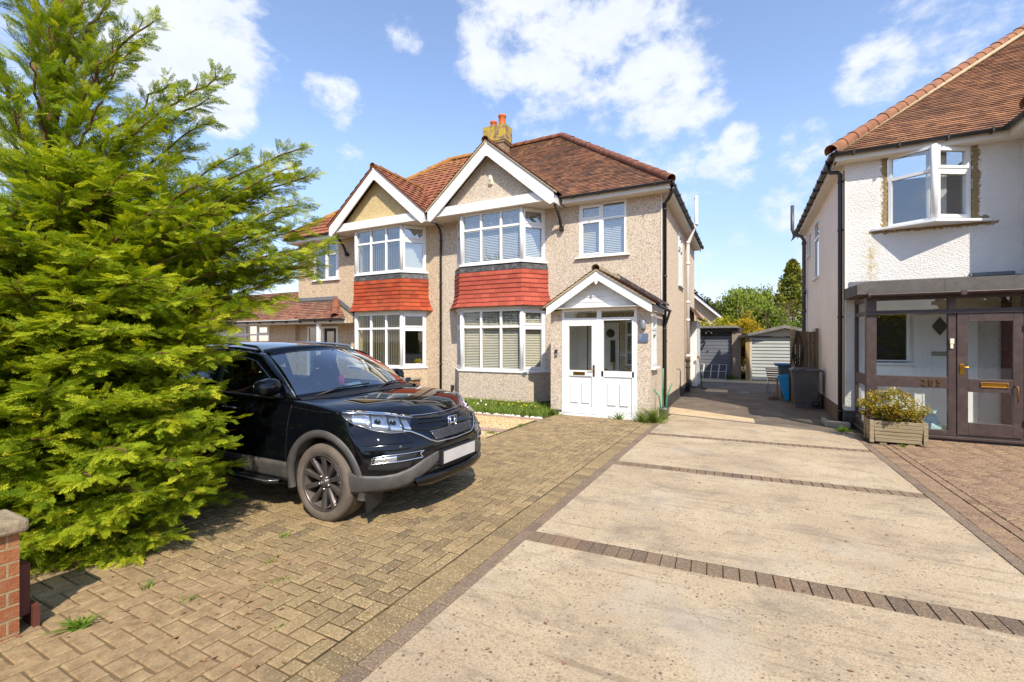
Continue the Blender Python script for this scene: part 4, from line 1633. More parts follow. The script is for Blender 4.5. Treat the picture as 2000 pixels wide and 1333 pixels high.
# --- chimney on the party wall
cx0, cx1, cy0, cy1 = -8.82, -7.86, 14.75, 15.35
ch = MB()
ch.box(cx0 + .07, cx1 - .07, cy0 + .05, cy1 - .05, 7.2, 8.95, 1)
ch.box(cx0 + .03, cx1 - .03, cy0 + .02, cy1 - .02, 8.95, 9.03, 1)
ch.box(cx0, cx1, cy0, cy1, 9.03, 9.62, 0)
ch.add([(cx0, cy0, 9.62), (cx1, cy0, 9.62), (cx1, cy1, 9.62), (cx0, cy1, 9.62), (cx0 + .22, cy0 + .16, 9.72), (cx1 - .22, cy0 + .16, 9.72), (cx1 - .22, cy1 - .16, 9.72), (cx0 + .22, cy1 - .16, 9.72)],
       [(0, 1, 5, 4), (1, 2, 6, 5), (2, 3, 7, 6), (3, 0, 4, 7), (4, 5, 6, 7)], 0, [[(0, 0), (1, 0), (1, .2), (0, .2)]] * 5)
chim = ch.build('chimney', ['chim_lichen', 'chim'], H, bevel=.02)
for i, (px_, py_, rr_, hh_) in enumerate([(-8.08, 14.95, .145, .36), (-8.55, 15.12, .125, .30)]):
    p = MB()
    p.lathe((px_, py_, 9.66), [(rr_ * 1.02, 0), (rr_ * .93, .05), (rr_ * .88, hh_ - .09), (rr_ * 1.04, hh_ - .07), (rr_ * 1.06, hh_ - .01), (rr_ * .9, hh_), (rr_ * .78, hh_ - .02), (rr_ * .76, hh_ - .25)], 24)
    p.build('chimney_pot', 'terracotta', chim)
cf = MB()
cf.box(cx0 - .08, cx1 + .04, cy0 - .14, cy0 + .05, 8.28, 8.42)
cf.tube([(cx1 + .12, cy0 - .1, 8.2), (cx1 + .12, cy0 - .1, 8.55)], .012, 6)
cf.build('chimney_flashing', 'lead', chim)

# --- white gabled porch of the right-hand semi
PY = 10.0
pg = zg(PY)
pw = MB()
wall_panel(pw, (-4.10, PY, pg - .05), X_, -Y_, .285, 2.47, [], .22)
pw.build('porch_wall', 'pebble', H)
pw = MB()
wall_panel(pw, (-2.09, PY, pg - .05), X_, -Y_, .28, 2.47, [], .22)
wall_panel(pw, (-1.81, PY, pg - .05), Y_, X_, YM - PY, 2.47, [(.16, .76, 1.02 - pg + .05, 2.22 - pg + .05)], .12)
pw.build('porch_wall', 'pebble', H)
pw = MB()
wall_panel(pw, (-4.10, YM, pg - .05), -Y_, -X_, YM - PY, 2.47, [], .12)
pw.build('porch_wall', 'pebble', H)
pp = MB()
pp.box(-4.09, -3.80, PY - .012, PY + .2, pg - .06, pg + .11)
pp.box(-2.10, -1.795, PY - .012, PY + .2, pg - .06, pg + .02)
pp.build('porch_plinth', 'plinth', H)
window(H, (-1.812, PY + .17, 1.02), Y_, X_, .58, 1.2, [], .80, sash=((0, 0), (0, 1)), sill=(.07, .05, .09, .045), depth=.06, fw=.045)
# frame of the porch front
fx0, fx1, fm = -3.815, -2.09, -2.93
fr = MB()
z0, z1 = pg + .06, 2.33
yf = PY - .015
fr.box(fx0, fx0 + .06, yf, yf + .07, z0, z1)
fr.box(fx1 - .06, fx1, yf, yf + .07, z0, z1)
fr.box(fm - .05, fm + .05, yf - .004, yf + .07, z0, z1)
for a, b in ((fx0 + .06, fm - .05), (fm + .05, fx1 - .06)):
    fr.box(a, b, yf + .002, yf + .07, z1 - .055, z1)
    fr.box(a, b, yf + .002, yf + .07, 2.06, 2.125)
fr.box(fx0 - .05, fx1 + .03, yf - .07, yf + .09, pg - .0, z0 - .002)
# fixed right-hand unit: mid rail, stiles and panel
a, b = fm + .052, fx1 - .062
fr.box(a, b, yf + .004, yf + .066, .80, .93)
fr.box(a, a + .05, yf + .004, yf + .066, z0, 2.06)
fr.box(b - .045, b, yf + .004, yf + .066, z0, 2.06)
fr.box(a + .05, b - .045, yf + .03, yf + .06, z0, .80)
for q in (a + .14, a + .42):
    fr.box(q, q + .19, yf + .004, yf + .032, .17, .66)
    fr.box(q + .035, q + .155, yf + .0, yf + .006, .205, .625)
frm = fr.build('porch_frame', 'upvc', H, bevel=.005)
pn = MB()
pn.quad((a + .05, yf + .04, .93), (b - .045, yf + .04, .93), (b - .045, yf + .04, 2.06), (a + .05, yf + .04, 2.06))
pn.quad((fx0 + .06, yf + .04, 2.125), (fm - .05, yf + .04, 2.125), (fm - .05, yf + .04, z1 - .055), (fx0 + .06, yf + .04, z1 - .055))
pn.quad((fm + .05, yf + .04, 2.125), (b, yf + .04, 2.125), (b, yf + .04, z1 - .055), (fm + .05, yf + .04, z1 - .055))
pn.build('pane', 'glass', frm)
dr = MB()
da, db = fx0 + .065, fm - .055
dz0, dz1 = z0 + .03, 2.055
for (x0_, x1_, q0, q1) in ((da, da + .11, dz0, dz1), (db - .11, db, dz0, dz1), (da + .11, db - .11, dz1 - .11, dz1), (da + .11, db - .11, .80, .93), (da + .11, db - .11, dz0, dz0 + .12)):
    dr.box(x0_, x1_, yf - .012, yf + .055, q0, q1)
dr.box(da + .11, db - .11, yf + .02, yf + .05, dz0 + .12, .80)
for q in (da + .15, da + .42):
    dr.box(q, q + .18, yf - .006, yf + .022, .19, .66)
    dr.box(q + .035, q + .145, yf - .011, yf - .004, .225, .625)
dr.box(da - .01, db, yf - .04, yf - .012, dz0 - .02, dz0 + .035)
door = dr.build('front_door', 'upvc', H, bevel=.005)
pn = MB()
pn.quad((da + .11, yf + .02, .93), (db - .11, yf + .02, .93), (db - .11, yf + .02, dz1 - .11), (da + .11, yf + .02, dz1 - .11))
pn.build('pane', 'glass', door)
hd_ = MB()
hd_.box(db - .075, db - .035, yf - .026, yf - .012, .80, 1.06)
hd_.tube([(db - .055, yf - .02, .97), (db - .055, yf - .065, .97), (db - .17, yf - .065, .965)], .011, 8)
hd_.build('handle', 'brass', door, bevel=.004)
lt = MB()
lt.box(da + .22, da + .50, yf - .022, yf - .012, .825, .895)
lt.box(da + .25, da + .47, yf - .028, yf - .021, .842, .878)
lt.build('letter_plate', 'brass', door, bevel=.004)
# gable cladding, bargeboards and tiled roof of the porch
PCX = -2.925
cl = MB()
z = 2.36
k = 0
while z < 3.0:
    zt = min(z + .118, 3.04)
    hw0, hw1 = (3.06 - z) / .655, max(.0, (3.06 - zt) / .655)
    hw0, hw1 = min(hw0, 1.1), min(hw1, 1.1)
    cl.add([(PCX - hw0, PY - .03, z), (PCX + hw0, PY - .03, z), (PCX + hw1, PY - .014, zt), (PCX - hw1, PY - .014, zt), (PCX - hw0, PY + .01, z), (PCX + hw0, PY + .01, z)],
           [(0, 1, 2, 3), (4, 5, 1, 0)])
    z += .12
cl.box(PCX - 1.1, PCX + 1.1, PY - .035, PY + .02, 2.332, 2.358)
cl.build('porch_cladding', 'paint_w', H)
bb = MB()
for sgn in (-1, 1):
    pts = [(PCX, 9.76, 3.16), (PCX + sgn * 1.19, 9.76, 2.385), (PCX + sgn * 1.19, 9.76, 2.20), (PCX + sgn * 1.11, 9.76, 2.235), (PCX, 9.76, 2.955)]
    bb.prism(pts if sgn > 0 else pts[::-1], (0, .03, 0))
    ss = sgn * 1.16
    bb.box(min(PCX + ss, PCX + ss - sgn * .025), max(PCX + ss, PCX + ss - sgn * .025), 9.79, YM - .02, 2.25, 2.37)
bb.add([(PCX - .04, 9.75, 3.13), (PCX + .04, 9.75, 3.13), (PCX + .035, 9.75, 2.88), (PCX, 9.75, 2.84), (PCX - .035, 9.75, 2.88)], [(0, 1, 2, 3, 4)])
bb.box(PCX - 1.12, PCX + 1.12, 9.79, PY, 2.345, 2.355)
bb.build('porch_bargeboard', 'paint_w', H)
pr = MB()
LL = math.hypot(1.25, .80)
for sgn in (-1, 1):
    roof_plane(pr, (PCX + sgn * 1.25, 9.71, 2.40), Y_, (-sgn * 1.25, 0, .80), [(0, 0), (YM - 9.71, 0), (YM - 9.71, LL), (0, LL)], .1, .022, seed=31, jit=.007)
pr.build('porch_roof', 'tile_porch', H)
pu = MB()
for sgn in (-1, 1):
    pts = [(PCX, 9.73, 3.195), (PCX + sgn * 1.25, 9.73, 2.40), (PCX + sgn * 1.25, 9.73, 2.36), (PCX, 9.73, 3.155)]
    pu.prism(pts if sgn > 0 else pts[::-1], (0, .12, 0))
ridge_run(pu, (PCX, 9.69, 3.21), (PCX, YM, 3.21), r=.09, seed=33)
pu.build('porch_verge', 'mortar', H)
pfl = MB()
pfl.prism([(PCX, YM - .03, 3.33), (PCX + 1.27, YM - .03, 2.50), (PCX + 1.27, YM - .03, 2.44), (PCX, YM - .03, 3.25)], (0, .03, 0))
pfl.build('porch_flashing', 'lead_d', H)
pgt = MB()
gutter(pgt, [(-1.63, 9.74, 2.36), (-1.63, 11.52, 2.34)], .05)
gutter(pgt, [(-4.22, 9.72, 2.36), (-4.22, 11.5, 2.34)], .05)
pgt.build('porch_gutter', 'black_p', H)
# inside the porch
idr = MB()
idr.box(-3.70, -2.88, YM + .02, YM + .08, -.1, 2.08)
idr.box(-3.55, -3.30, YM - .0, YM + .02, .2, .8)
idr.build('inner_door', 'upvc', H)
ig = MB()
ig.box(-3.10, -2.98, YM + .005, YM + .018, 1.05, 1.62)
ig.lathe((-3.10, YM + .01, 1.80), [(.0, -.01), (.11, -.01), (.11, .012), (0, .012)], 16, 'Y')
ig.build('inner_door_glass', 'interior_d', H)
window(H, (-2.72, YM + .005, .96), X_, -Y_, .62, 1.16, [], .80, blind='slats', depth=.05, blind_off=.1)
bh = MB()
bh.box(-3.02, -2.99, YM - .03, YM + .02, .85, 1.1)
bh.tube([(-3.0, YM - .02, 1.0), (-3.0, YM - .06, 1.0), (-3.1, YM - .06, 1.0)], .012, 6)
bh.box(-3.42, -3.2, YM - .0, YM + .018, .80, .87)
bh.build('inner_door_handle', 'brass', H)
iw = MB()
iw.box(-4.0, -1.93, PY + .24, YM - .002, pg, pg + .05)
iw.box(-3.98, -1.93, PY + .24, YM, 2.34, 2.38)
iw.quad((-3.97, PY + .2, pg), (-3.97, YM - .003, pg), (-3.97, YM - .003, 2.34), (-3.97, PY + .2, 2.34))
iw.quad((-3.97, YM - .006, pg), (-3.73, YM - .006, pg), (-3.73, YM - .006, 2.34), (-3.97, YM - .006, 2.34))
iw.build('porch_lining', 'interior', H)
lm = MB()
lm.lathe((-1.95, PY - .05, 1.86), [(0, 0), (.055, 0), (.06, .01), (.06, .17), (.055, .18), (0, .18)], 20)
lm.box(-1.98, -1.92, PY - .03, PY, 1.88, 2.02)
lm.build('wall_lamp', 'lampgrey', H)
pq = MB()
pq.box(-2.05, -1.85, PY - .03, PY - .005, 1.58, 1.76)
pq.add([(-2.05, PY - .031, 1.58), (-2.05, PY - .031, 1.62), (-1.99, PY - .031, 1.66), (-1.965, PY - .031, 1.76), (-1.85, PY - .031, 1.76), (-1.85, PY - .031, 1.58)], [(5, 4, 3, 2, 1, 0)], 1)  # bare grey corner stands as a painted slanting highlight
pq.build('door_plaque', ['lampgrey', 'plaque'], H, bevel=.003)
db_ = MB()
db_.box(-3.99, -3.935, PY - .03, PY, 1.23, 1.40)
db_.box(-3.985, -3.94, PY - .034, PY - .028, 1.24, 1.31, 1)
db_.build('doorbell', ['black_p', 'lampgrey'], H, bevel=.006)

# --- annexe, door and left details of the left-hand semi
L_ = left_semi
an = MB()
wall_panel(an, (-24, 11.45, -.1), X_, -Y_, 9.0, 2.4, [(24 - 20.2, 24 - 16.5, 1.0, 2.35)], .12)
an.quad((-15.0, 11.45, -.1), (-15.0, YM, -.1), (-15.0, YM, 2.3), (-15.0, 11.45, 2.3))
an.build('annexe_wall', 'pebble_l', L_)
window(L_, (-20.2, 11.45, .9), X_, -Y_, 3.7, 1.34, [.2, .4, .6, .8], .95, sash=((0, 1), (4, 1)), blind='curtain', depth=.05)
ar = MB()
roof_plane(ar, (-24, 10.88, 2.36), X_, (0, 1.0, .93), [(0, 0), (24 - 12.25, 0), (24 - 12.95, .98), (9.0, .98), (9.0, 1.75), (0, 1.75)], .1, .02, seed=41, jit=.006)
roof_plane(ar, (-12.2, 10.88, 2.36), X_, (0, 1.0, .93), [(-.05, 0), (.42, 0), (-.70, .98)], .1, .02, seed=42)
ar.build('annexe_roof', 'tile_annex', L_)
ah = MB()
ridge_run(ah, (-12.30, 10.9, 2.43), (-12.98, 11.57, 3.06), r=.13, L=.3)
ah.build('annexe_hip', 'ridge', L_)
af = MB()
af.box(-24, -11.83, 10.93, 10.95, 2.21, 2.34)
af.box(-24, -11.83, 10.95, 11.45, 2.21, 2.225)
af.box(-12.9, -11.83, 11.45, YM, 2.21, 2.225)
af.build('annexe_fascia', 'soffit', L_)
ag = MB()
gutter(ag, [(-24, 10.87, 2.34), (-11.85, 10.87, 2.34)])
for q in np.arange(-20, -12, .75):
    ag.box(q - .02, q + .02, 10.84, 10.93, 2.25, 2.29)
ag.build('annexe_gutter', 'black_p', L_)
afl = MB()
afl.box(-15.0, -12.95, YM - .05, YM, 3.08, 3.2)
afl.prism([(-12.98, YM - .04, 3.19), (-11.78, YM - .04, 2.42), (-11.86, YM - .04, 2.32), (-13.02, YM - .04, 3.05)], (0, .04, 0))
afl.build('annexe_flashing', 'lead', L_)
ad = MB()
y_ = YM - .02
for q in (-14.5, -13.72, -13.0):
    ad.box(q, q + .09, y_, y_ + .08, -.12, 2.14)
ad.box(-14.41, -13.72, y_, y_ + .07, 2.06, 2.14)
ad.box(-13.63, -13.0, y_, y_ + .07, 2.06, 2.14)
ad.box(-13.28, -13.18, 10.98, 11.08, -.12, 2.2)
ad.box(-14.41, -13.72, y_, y_ + .07, -.12, .1)
ad.build('side_door_frame', 'upvc', L_)
ad2 = MB()
ad2.box(-13.63, -13.0, y_ + .05, y_ + .09, -.1, 2.06)
ad2.box(-14.41, -13.72, y_ + .3, y_ + .34, -.1, 2.06, 1)
ad2.build('side_door', ['black_wood', 'brown_w'], L_)
ad3 = MB()
ad3.quad((-13.5, y_ + .045, 1.0), (-13.15, y_ + .045, 1.0), (-13.15, y_ + .045, 1.95), (-13.5, y_ + .045, 1.95))
ad3.quad((-14.41, y_ + .03, .1), (-13.72, y_ + .03, .1), (-13.72, y_ + .03, 2.06), (-14.41, y_ + .03, 2.06))
ad3.build('side_door_pane', 'glass_m', L_)

# potted plant on the sill behind the neighbour's bay
pt_ = thing('potted_plant', 'small yellow-green plant in a white pot on the window sill behind the left bay', 'plant', (-9.20, 11.45, .80))
mb = MB()
mb.lathe((-9.20, 11.45, .80), [(0, 0), (.05, 0), (.065, .10), (.055, .10), (0, .09)], 14)
mb.build('pot', 'upvc', pt_)
mb = MB()
r_ = random.Random(3)
for i in range(60):
    a_, b_ = r_.uniform(0, 6.28), r_.uniform(.2, 1.3)
    d_ = Vector((math.cos(a_) * math.cos(b_), math.sin(a_) * math.cos(b_), math.sin(b_))) * r_.uniform(.08, .15)
    p_ = Vector((-9.20, 11.45, .89)) + d_
    s_ = Vector((-d_.y, d_.x, 0)).normalized() * .022
    mb.add([p_ - d_ * .35, p_ + s_, p_ + d_ * .35, p_ - s_], [(0, 1, 2, 3)])
fo = mb.build('leaves', 'yellow', pt_)
set_tint(fo, [r_.random() for _ in fo.data.vertices])
# ---------------------------------------------------------------- white rendered house on the right
RH = thing('white_rendered_house', 'white roughcast house at the right with a dark brown glazed porch numbered 285', 'house', (5.0, 15.0, -.15))
RX, RYF, RYB = 1.82, 11.4, 18.7
G = -.15
# the front wall stops either side of the angled window
wm = MB()
wall_panel(wm, (RX, RYF, G), X_, -Y_, 2.58, 5.3 - G, [(2.50 - RX, 3.73 - RX, 3.82 - G, 5.22 - G), (.42, 1.02, 1.2 - G, 2.2 - G)], .14)
wm.quad((4.4, 10.58, 2.5), (4.4, RYF, 2.5), (4.4, RYF, 5.3), (4.4, 10.58, 5.3))
wm.quad((4.4, 10.58, 2.5), (9.0, 10.58, 2.5), (9.0, 10.58, 5.3), (4.4, 10.58, 5.3))
wm.quad((4.4, 10.58, G), (4.4, RYF, G), (4.4, RYF, 2.5), (4.4, 10.58, 2.5))
wm.quad((4.4, 10.58, G), (9.0, 10.58, G), (9.0, 10.58, 2.5), (4.4, 10.58, 2.5))
wm.quad((9.0, 10.58, G), (9.0, RYB, G), (9.0, RYB, 5.3), (9.0, 10.58, 5.3))
wm.quad((RX, RYB, G), (9.0, RYB, G), (9.0, RYB, 5.3), (RX, RYB, 5.3))
wm.build('front_wall', 'rough', RH)
ws = MB()
wall_panel(ws, (RX, RYB, G), -Y_, -X_, RYB - RYF, 5.3 - G, [(RYB - 16.1, RYB - 15.2, 3.4 - G, 5.05 - G), (RYB - 17.5, RYB - 16.9, 4.3 - G, 5.05 - G), (RYB - 16.6, RYB - 16.1, 1.4 - G, 2.0 - G)], .14)
ws.build('side_wall', 'side_render', RH)
cb = MB()
cb.box(RX - .012, RX + .02, RYF - .012, RYF + .02, .1, 5.25)
cb.build('corner_bead', 'soffit', RH)
pb = MB()
pb.box(RX - .03, RX, RYF + .0, RYB, G - .1, .18, 1)
pb.box(RX - .03, RX + .25, RYF - .03, RYF, G - .1, .18, 0)
pb.build('plinth', ['plinth', 'plinth_b'], RH)
inn = MB()
inn.box(RX + .2, 8.9, 13.2, 13.3, G, 5.25)
inn.box(RX + .2, 8.9, RYF + .2, 13.2, 2.6, 2.7)
inn.build('inner_wall', 'interior_d', RH)
# side windows (facing the alley)
for (y0, y1, z0, z1, tr) in ((15.2, 16.1, 3.4, 5.05, 1.15), (16.9, 17.5, 4.3, 5.05, None), (16.1, 16.6, 1.4, 2.0, None)):
    window(RH, (RX, y1, z0), -Y_, -X_, y1 - y0, z1 - z0, [], tr, sill=(.05, .05, .08, .04), depth=.09)
# angled window: two panels meeting in a point
pa, pb_, pc = Vector((2.51, RYF, 3.84)), Vector((3.10, RYF - .36, 3.84)), Vector((3.72, RYF, 3.84))
for i, (a, b) in enumerate(((pa, pb_), (pb_, pc))):
    e = (b - a).normalized()
    n = Vector((e.y, -e.x, 0))
    f = window(RH, a, e, n, (b - a).length, 1.39, [], .93, sash=((0, 0), (0, 1)) if i else (), glass='glass_m', blind='curtain' if i else None,
               top_only_blind=False, depth=.07, blind_off=.2)
pm = MB()
pm.tube([pb_ + Z_ * 0, pb_ + Z_ * 1.39], .05, 8)
pm.build('mullion', 'upvc', RH)
sm = MB()
sm.prism([(2.22, RYF, 3.79), (2.30, RYF - .07, 3.79), (3.10, RYF - .47, 3.79), (3.98, RYF - .07, 3.79), (4.02, RYF, 3.79)], (0, 0, .045))
sm.build('window_sill', 'upvc', RH, bevel=.005)
# eaves
ef = MB()
ef.box(1.62, 4.4, 11.15, 11.17, 5.22, 5.36)
ef.box(1.62, 4.4, 11.17, RYF, 5.22, 5.24)
ef.box(1.62, 1.64, 11.17, RYB + .3, 5.22, 5.36)
ef.box(1.64, RX, RYF, RYB, 5.22, 5.24)
ef.box(4.15, 9.2, 10.33, 10.35, 5.22, 5.36)
ef.box(4.15, 4.17, 10.35, 11.15, 5.22, 5.36)
ef.box(4.17, 9.0, 10.35, 10.58, 5.22, 5.24)
ef.box(4.17, 4.4, 10.58, 11.15, 5.22, 5.24)
ef.build('eaves_fascia', 'soffit', RH)
gt = MB()
gz = 5.37
gutter(gt, [(4.08, 11.09, gz), (1.56, 11.09, gz)], .06)
gutter(gt, [(1.56, 11.09, gz), (1.56, RYB + .5, gz)], .06)
gutter(gt, [(4.08, 11.09, gz), (4.08, 10.27, gz), (9, 10.27, gz)], .06)
for q in (1.9, 2.6, 3.3, 3.9):
    gt.box(q - .015, q + .015, 11.02, 11.15, gz - .07, gz + .01)
for q in np.linspace(11.5, RYB, 12):
    gt.box(1.49, 1.62, q - .02, q + .02, gz - .075, gz + .012)
gt.build('gutter', 'black_p', RH)
rf = MB()
p2 = .84
RRY = 15.6
hx = RRY - 11.07
SL = math.hypot(hx, hx * p2)
roof_plane(rf, (1.54, 11.07, 5.36), X_, (0, 1, p2), [(0, 0), (8, 0), (8, SL), (hx, SL)], .1, .02, seed=51)
roof_plane(rf, (1.54, 2 * RRY - 11.07, 5.36), -Y_, (1, 0, p2), [(0, 0), (2 * hx, 0), (hx, SL)], .1, .02, seed=52)
roof_plane(rf, (4.06, 14.0, 5.36), -Y_, (1, 0, p2), [(0, 0), (3.75, 0), (0, 4.9)], .1, .02, seed=53)
roof_plane(rf, (4.06, 10.25, 5.36), X_, (0, 1, p2), [(0, 0), (5, 0), (5, 3.5), (2.7, 3.5)], .1, .02, seed=54)
rf.build('roof', 'tile_right', RH)
rd = MB()
ridge_run(rd, (1.52, 11.05, 5.42), (1.54 + hx, RRY, 5.42 + hx * p2), r=.125, seed=61)
rd.build('ridge_tiles', 'ridge_r', RH)
rd = MB()
ridge_run(rd, (2.4, 2 * RRY - 11.93, 6.16), (1.54 + hx, RRY, 5.42 + hx * p2), r=.125, seed=62)
rd.build('ridge_tiles', 'ridge_r', RH)
rd = MB()
ridge_run(rd, (4.04, 10.23, 5.42), (6.6, 12.8, 7.57), r=.125, seed=63)
rd.build('ridge_tiles', 'ridge_r', RH)
mo = MB()
mo.tube([(1.66, 11.09, 5.40), (1.54 + hx + .10, RRY - .10, 5.37 + hx * p2)], .04, 6)
mo.build('ridge_mortar', 'mortar', RH)
# downpipes
dp = MB()
downpipe(dp, [(1.56, 11.62, 5.32), (1.56, 11.62, 5.2), (1.60, 11.6, 5.14), (1.70, 11.55, 5.12), (1.75, 11.52, 5.05), (1.75, 11.52, -.12)], .042, brackets=(.15, 2.1, 3.9, 4.9))
dp.tube([(1.80, 11.44, 5.1), (1.80, 11.44, .3)], .01, 5)
dp.build('downpipe', 'black_p', RH)
sp = MB()
sp.tube([(1.40, 17.9, 6.15), (1.40, 17.9, 5.35), (1.45, 17.9, 5.18), (1.66, 17.9, 5.08), (1.73, 17.9, 4.95), (1.73, 17.9, .0)], .055, 12)
for z in (4.85, 3.2, 2.6):
    sp.lathe((1.73, 17.9, z), [(.055, -.05), (.068, -.05), (.068, .05), (.055, .05)], 12)
sp.tube([(1.73, 17.6, 3.25), (1.72, 17.7, 3.25), (1.70, 17.8, 3.1), (1.73, 17.9, 2.7)], .045, 8)
sp.build('soil_pipe', 'grey_p', RH)
st = MB()
st.box(1.45, 1.86, 11.12, 11.30, zg(11.2), zg(11.2) + .10)
st.box(1.45, 1.52, 11.30, 11.75, zg(11.2), zg(11.2) + .10)
st.box(1.52, 1.79, 11.3, 11.75, zg(11.2), zg(11.2) + .02, 1)
st.build('gully_surround', ['flag', 'plinth'], RH, bevel=.012)

# --- brown glazed porch
BY = 10.4
pz = zg(BY)
pf = MB()
xL, xM0, xM1, xD1 = 1.97, 3.10, 3.20, 4.02
T = .07


def bx(x0, x1, z0, z1, d=0.0):
    pf.box(x0, x1, BY - .02 - d, BY + .06 - d, z0, z1)


bx(xL, xL + .15, -.03, 2.40)
bx(xM0, xM1, -.03, 2.40)
bx(xD1 + .002, xD1 + .12, -.03, 2.40)
bx(xL + .15, xM0, 2.33, 2.40, -.002)
bx(xM1, xD1, 2.33, 2.40, -.002)
bx(xL + .15, xM0, 2.08, 2.15, -.002)
bx(xM1, xD1, 2.08, 2.15, -.002)
pf.box(xL - .02, xD1 + .14, BY - .06, BY - .022, 2.075, 2.105)
bx(xL + .15, xM0, .78, .98, -.004)
bx(xL + .15, xM0, -.03, .06, -.004)
bx(xM1, 4.6, -.03, -.0, -.002)
pf.box(xL - .03, 4.6, BY - .07, BY + .08, -.075, -.032)
pf.box(xL - .0, 4.6, BY - .03, BY + .07, pz - .05, -.078)
# left return
for (y0, y1) in ((RYF - .07, RYF - .002), (BY + .062, BY + .12)):
    pf.box(xL, xL + .06, y0, y1, -.03, 2.40)
for (z0, z1) in ((2.33, 2.4), (2.08, 2.15), (.78, .98), (-.03, .06)):
    pf.box(xL + .004, xL + .056, BY + .12, RYF - .07, z0, z1)
pf.box(xL - .05, xL + .06, BY - .05, RYF, -.075, -.032)
pf.box(xL, xL + .06, BY, RYF, pz - .05, -.078)
pfo = pf.build('porch_frame', 'brown_w', RH, bevel=.004)
pn = MB()
yg = BY + .02
for (x0, x1, z0, z1) in ((xL + .15, xM0, 2.15, 2.33), (xM1, xD1, 2.15, 2.33), (xL + .15, xM0, .98, 2.08), (xL + .15, xM0, .06, .78)):
    pn.quad((x0, yg, z0), (x1, yg, z0), (x1, yg, z1), (x0, yg, z1))
for (z0, z1) in ((2.15, 2.33), (.98, 2.08), (.06, .78)):
    pn.quad((xL + .03, BY + .12, z0), (xL + .03, RYF - .07, z0), (xL + .03, RYF - .07, z1), (xL + .03, BY + .12, z1))
pn.build('pane', 'glass', pfo)
dr = MB()
d0, d1 = xM1 + .01, xD1 - .005
for (x0, x1, z0, z1) in ((d0, d0 + .14, .005, 2.07), (d1 - .12, d1, .005, 2.07), (d0 + .14, d1 - .12, 1.93, 2.07), (d0 + .14, d1 - .12, .74, .96), (d0 + .14, d1 - .12, .005, .22)):
    dr.box(x0, x1, BY - .035, BY + .02, z0, z1)
door = dr.build('porch_door', 'brown_w', RH, bevel=.004)
pn = MB()
for z0, z1 in ((.96, 1.93), (.22, .74)):
    pn.quad((d0 + .14, BY - .005, z0), (d1 - .12, BY - .005, z0), (d1 - .12, BY - .005, z1), (d0 + .14, BY - .005, z1))
pn.build('pane', 'glass', door)
h_ = MB()
h_.box(d0 + .03, d0 + .085, BY - .043, BY - .035, 1.03, 1.21)
h_.tube([(d0 + .055, BY - .04, 1.16), (d0 + .055, BY - .08, 1.16), (d0 + .13, BY - .085, 1.155)], .008, 6)
h_.build('handle', 'brass', door, bevel=.003)
l_ = MB()
for (x0, x1, z0, z1) in ((0, .34, 0, .018), (0, .34, .072, .09), (0, .018, .018, .072), (.322, .34, .018, .072)):
    l_.box(d0 + .29 + x0, d0 + .29 + x1, BY - .05, BY - .035, .82 + z0, .82 + z1)
l_.box(d0 + .308, d0 + .612, BY - .040, BY - .036, .838, .892, 1)
l_.build('letter_plate', ['brass_o', 'brass'], door, bevel=.002)
kn = MB()
kn.tube([(d1 - .10, BY - .04, .86), (d1 - .10, BY - .08, .86), (d1 - .08, BY - .09, .84), (d1 - .08, BY - .09, .60)], .011, 6)
kn.build('pull_handle', 'brass_o', door)
hg = MB()
hg.box(d1 - .01, d1 + .02, BY - .045, BY - .02, 1.75, 1.85)
hg.box(d1 - .01, d1 + .02, BY - .045, BY - .02, .20, .30)
hg.build('hinge', 'hinge', door)
ky = MB()
ky.box(xM1 - .085, xM1 - .03, BY - .05, BY - .02, 1.55, 1.64)
ky.box(xM1 - .08, xM1 - .04, BY - .045, BY - .02, 1.47, 1.545)
ky.build('doorbell', 'alarm', RH, bevel=.006)
# brass house number
cu = bpy.data.curves.new('house_number', 'FONT')
cu.body = '285'
cu.size = .15
cu.extrude = .006
cu.space_character = 1.35
no = bpy.data.objects.new('house_number', cu)
COL.objects.link(no)
dg = bpy.context.evaluated_depsgraph_get()
nm = bpy.data.meshes.new_from_object(no.evaluated_get(dg))
bpy.data.objects.remove(no)
no = bpy.data.objects.new('house_number', nm)
COL.objects.link(no)
nm.materials.clear()
nm.materials.append(M['brass_o'])
no.parent = RH
no.rotation_euler = (R(90), 0, 0)
no.location = Vector((2.74, BY - .028, .828)) - WORLD[RH.name]
# flat felt roof of the porch
fr = MB()
fr.prism([(1.80, BY - .22, 2.44), (1.80, BY - .22, 2.62), (1.92, BY - .22, 2.66), (4.8, BY - .22, 2.66), (4.8, BY - .22, 2.44)], (0, .03, 0))
fr.add([(1.80, BY - .19, 2.44), (1.80, RYF, 2.44), (1.80, RYF, 2.66), (1.80, BY - .19, 2.62), (1.92, BY - .19, 2.66), (1.92, RYF, 2.70), (4.8, RYF, 2.72), (4.8, BY - .19, 2.66), (4.8, BY - .19, 2.44), (4.8, RYF, 2.44)],
       [(0, 1, 2, 3), (3, 2, 5, 4), (4, 5, 6, 7), (0, 8, 9, 1)])
for q in (3.0, 4.0):
    fr.box(q, q + .01, BY - .224, BY - .22, 2.45, 2.655)
fr.build('porch_roof', 'felt', RH)
fr2 = MB()
fr2.box(1.88, 4.4, RYF - .02, RYF - .0, 2.70, 2.80)
fr2.box(3.7, 4.3, RYF - .03, RYF, 2.80, 2.86)
fr2.build('porch_flashing', 'lead', RH)
gt = MB()
gutter(gt, [(1.93, BY - .26, 2.43), (4.8, BY - .26, 2.43)], .045)
gt.lathe((1.94, BY - .26, 2.41), [(0, -.0), (.055, 0), (.055, .04), (0, .04)], 10, 'X')
gt.box(3.18, 3.25, BY - .31, BY - .21, 2.37, 2.44)
gt.build('porch_gutter', 'brown_w', RH)
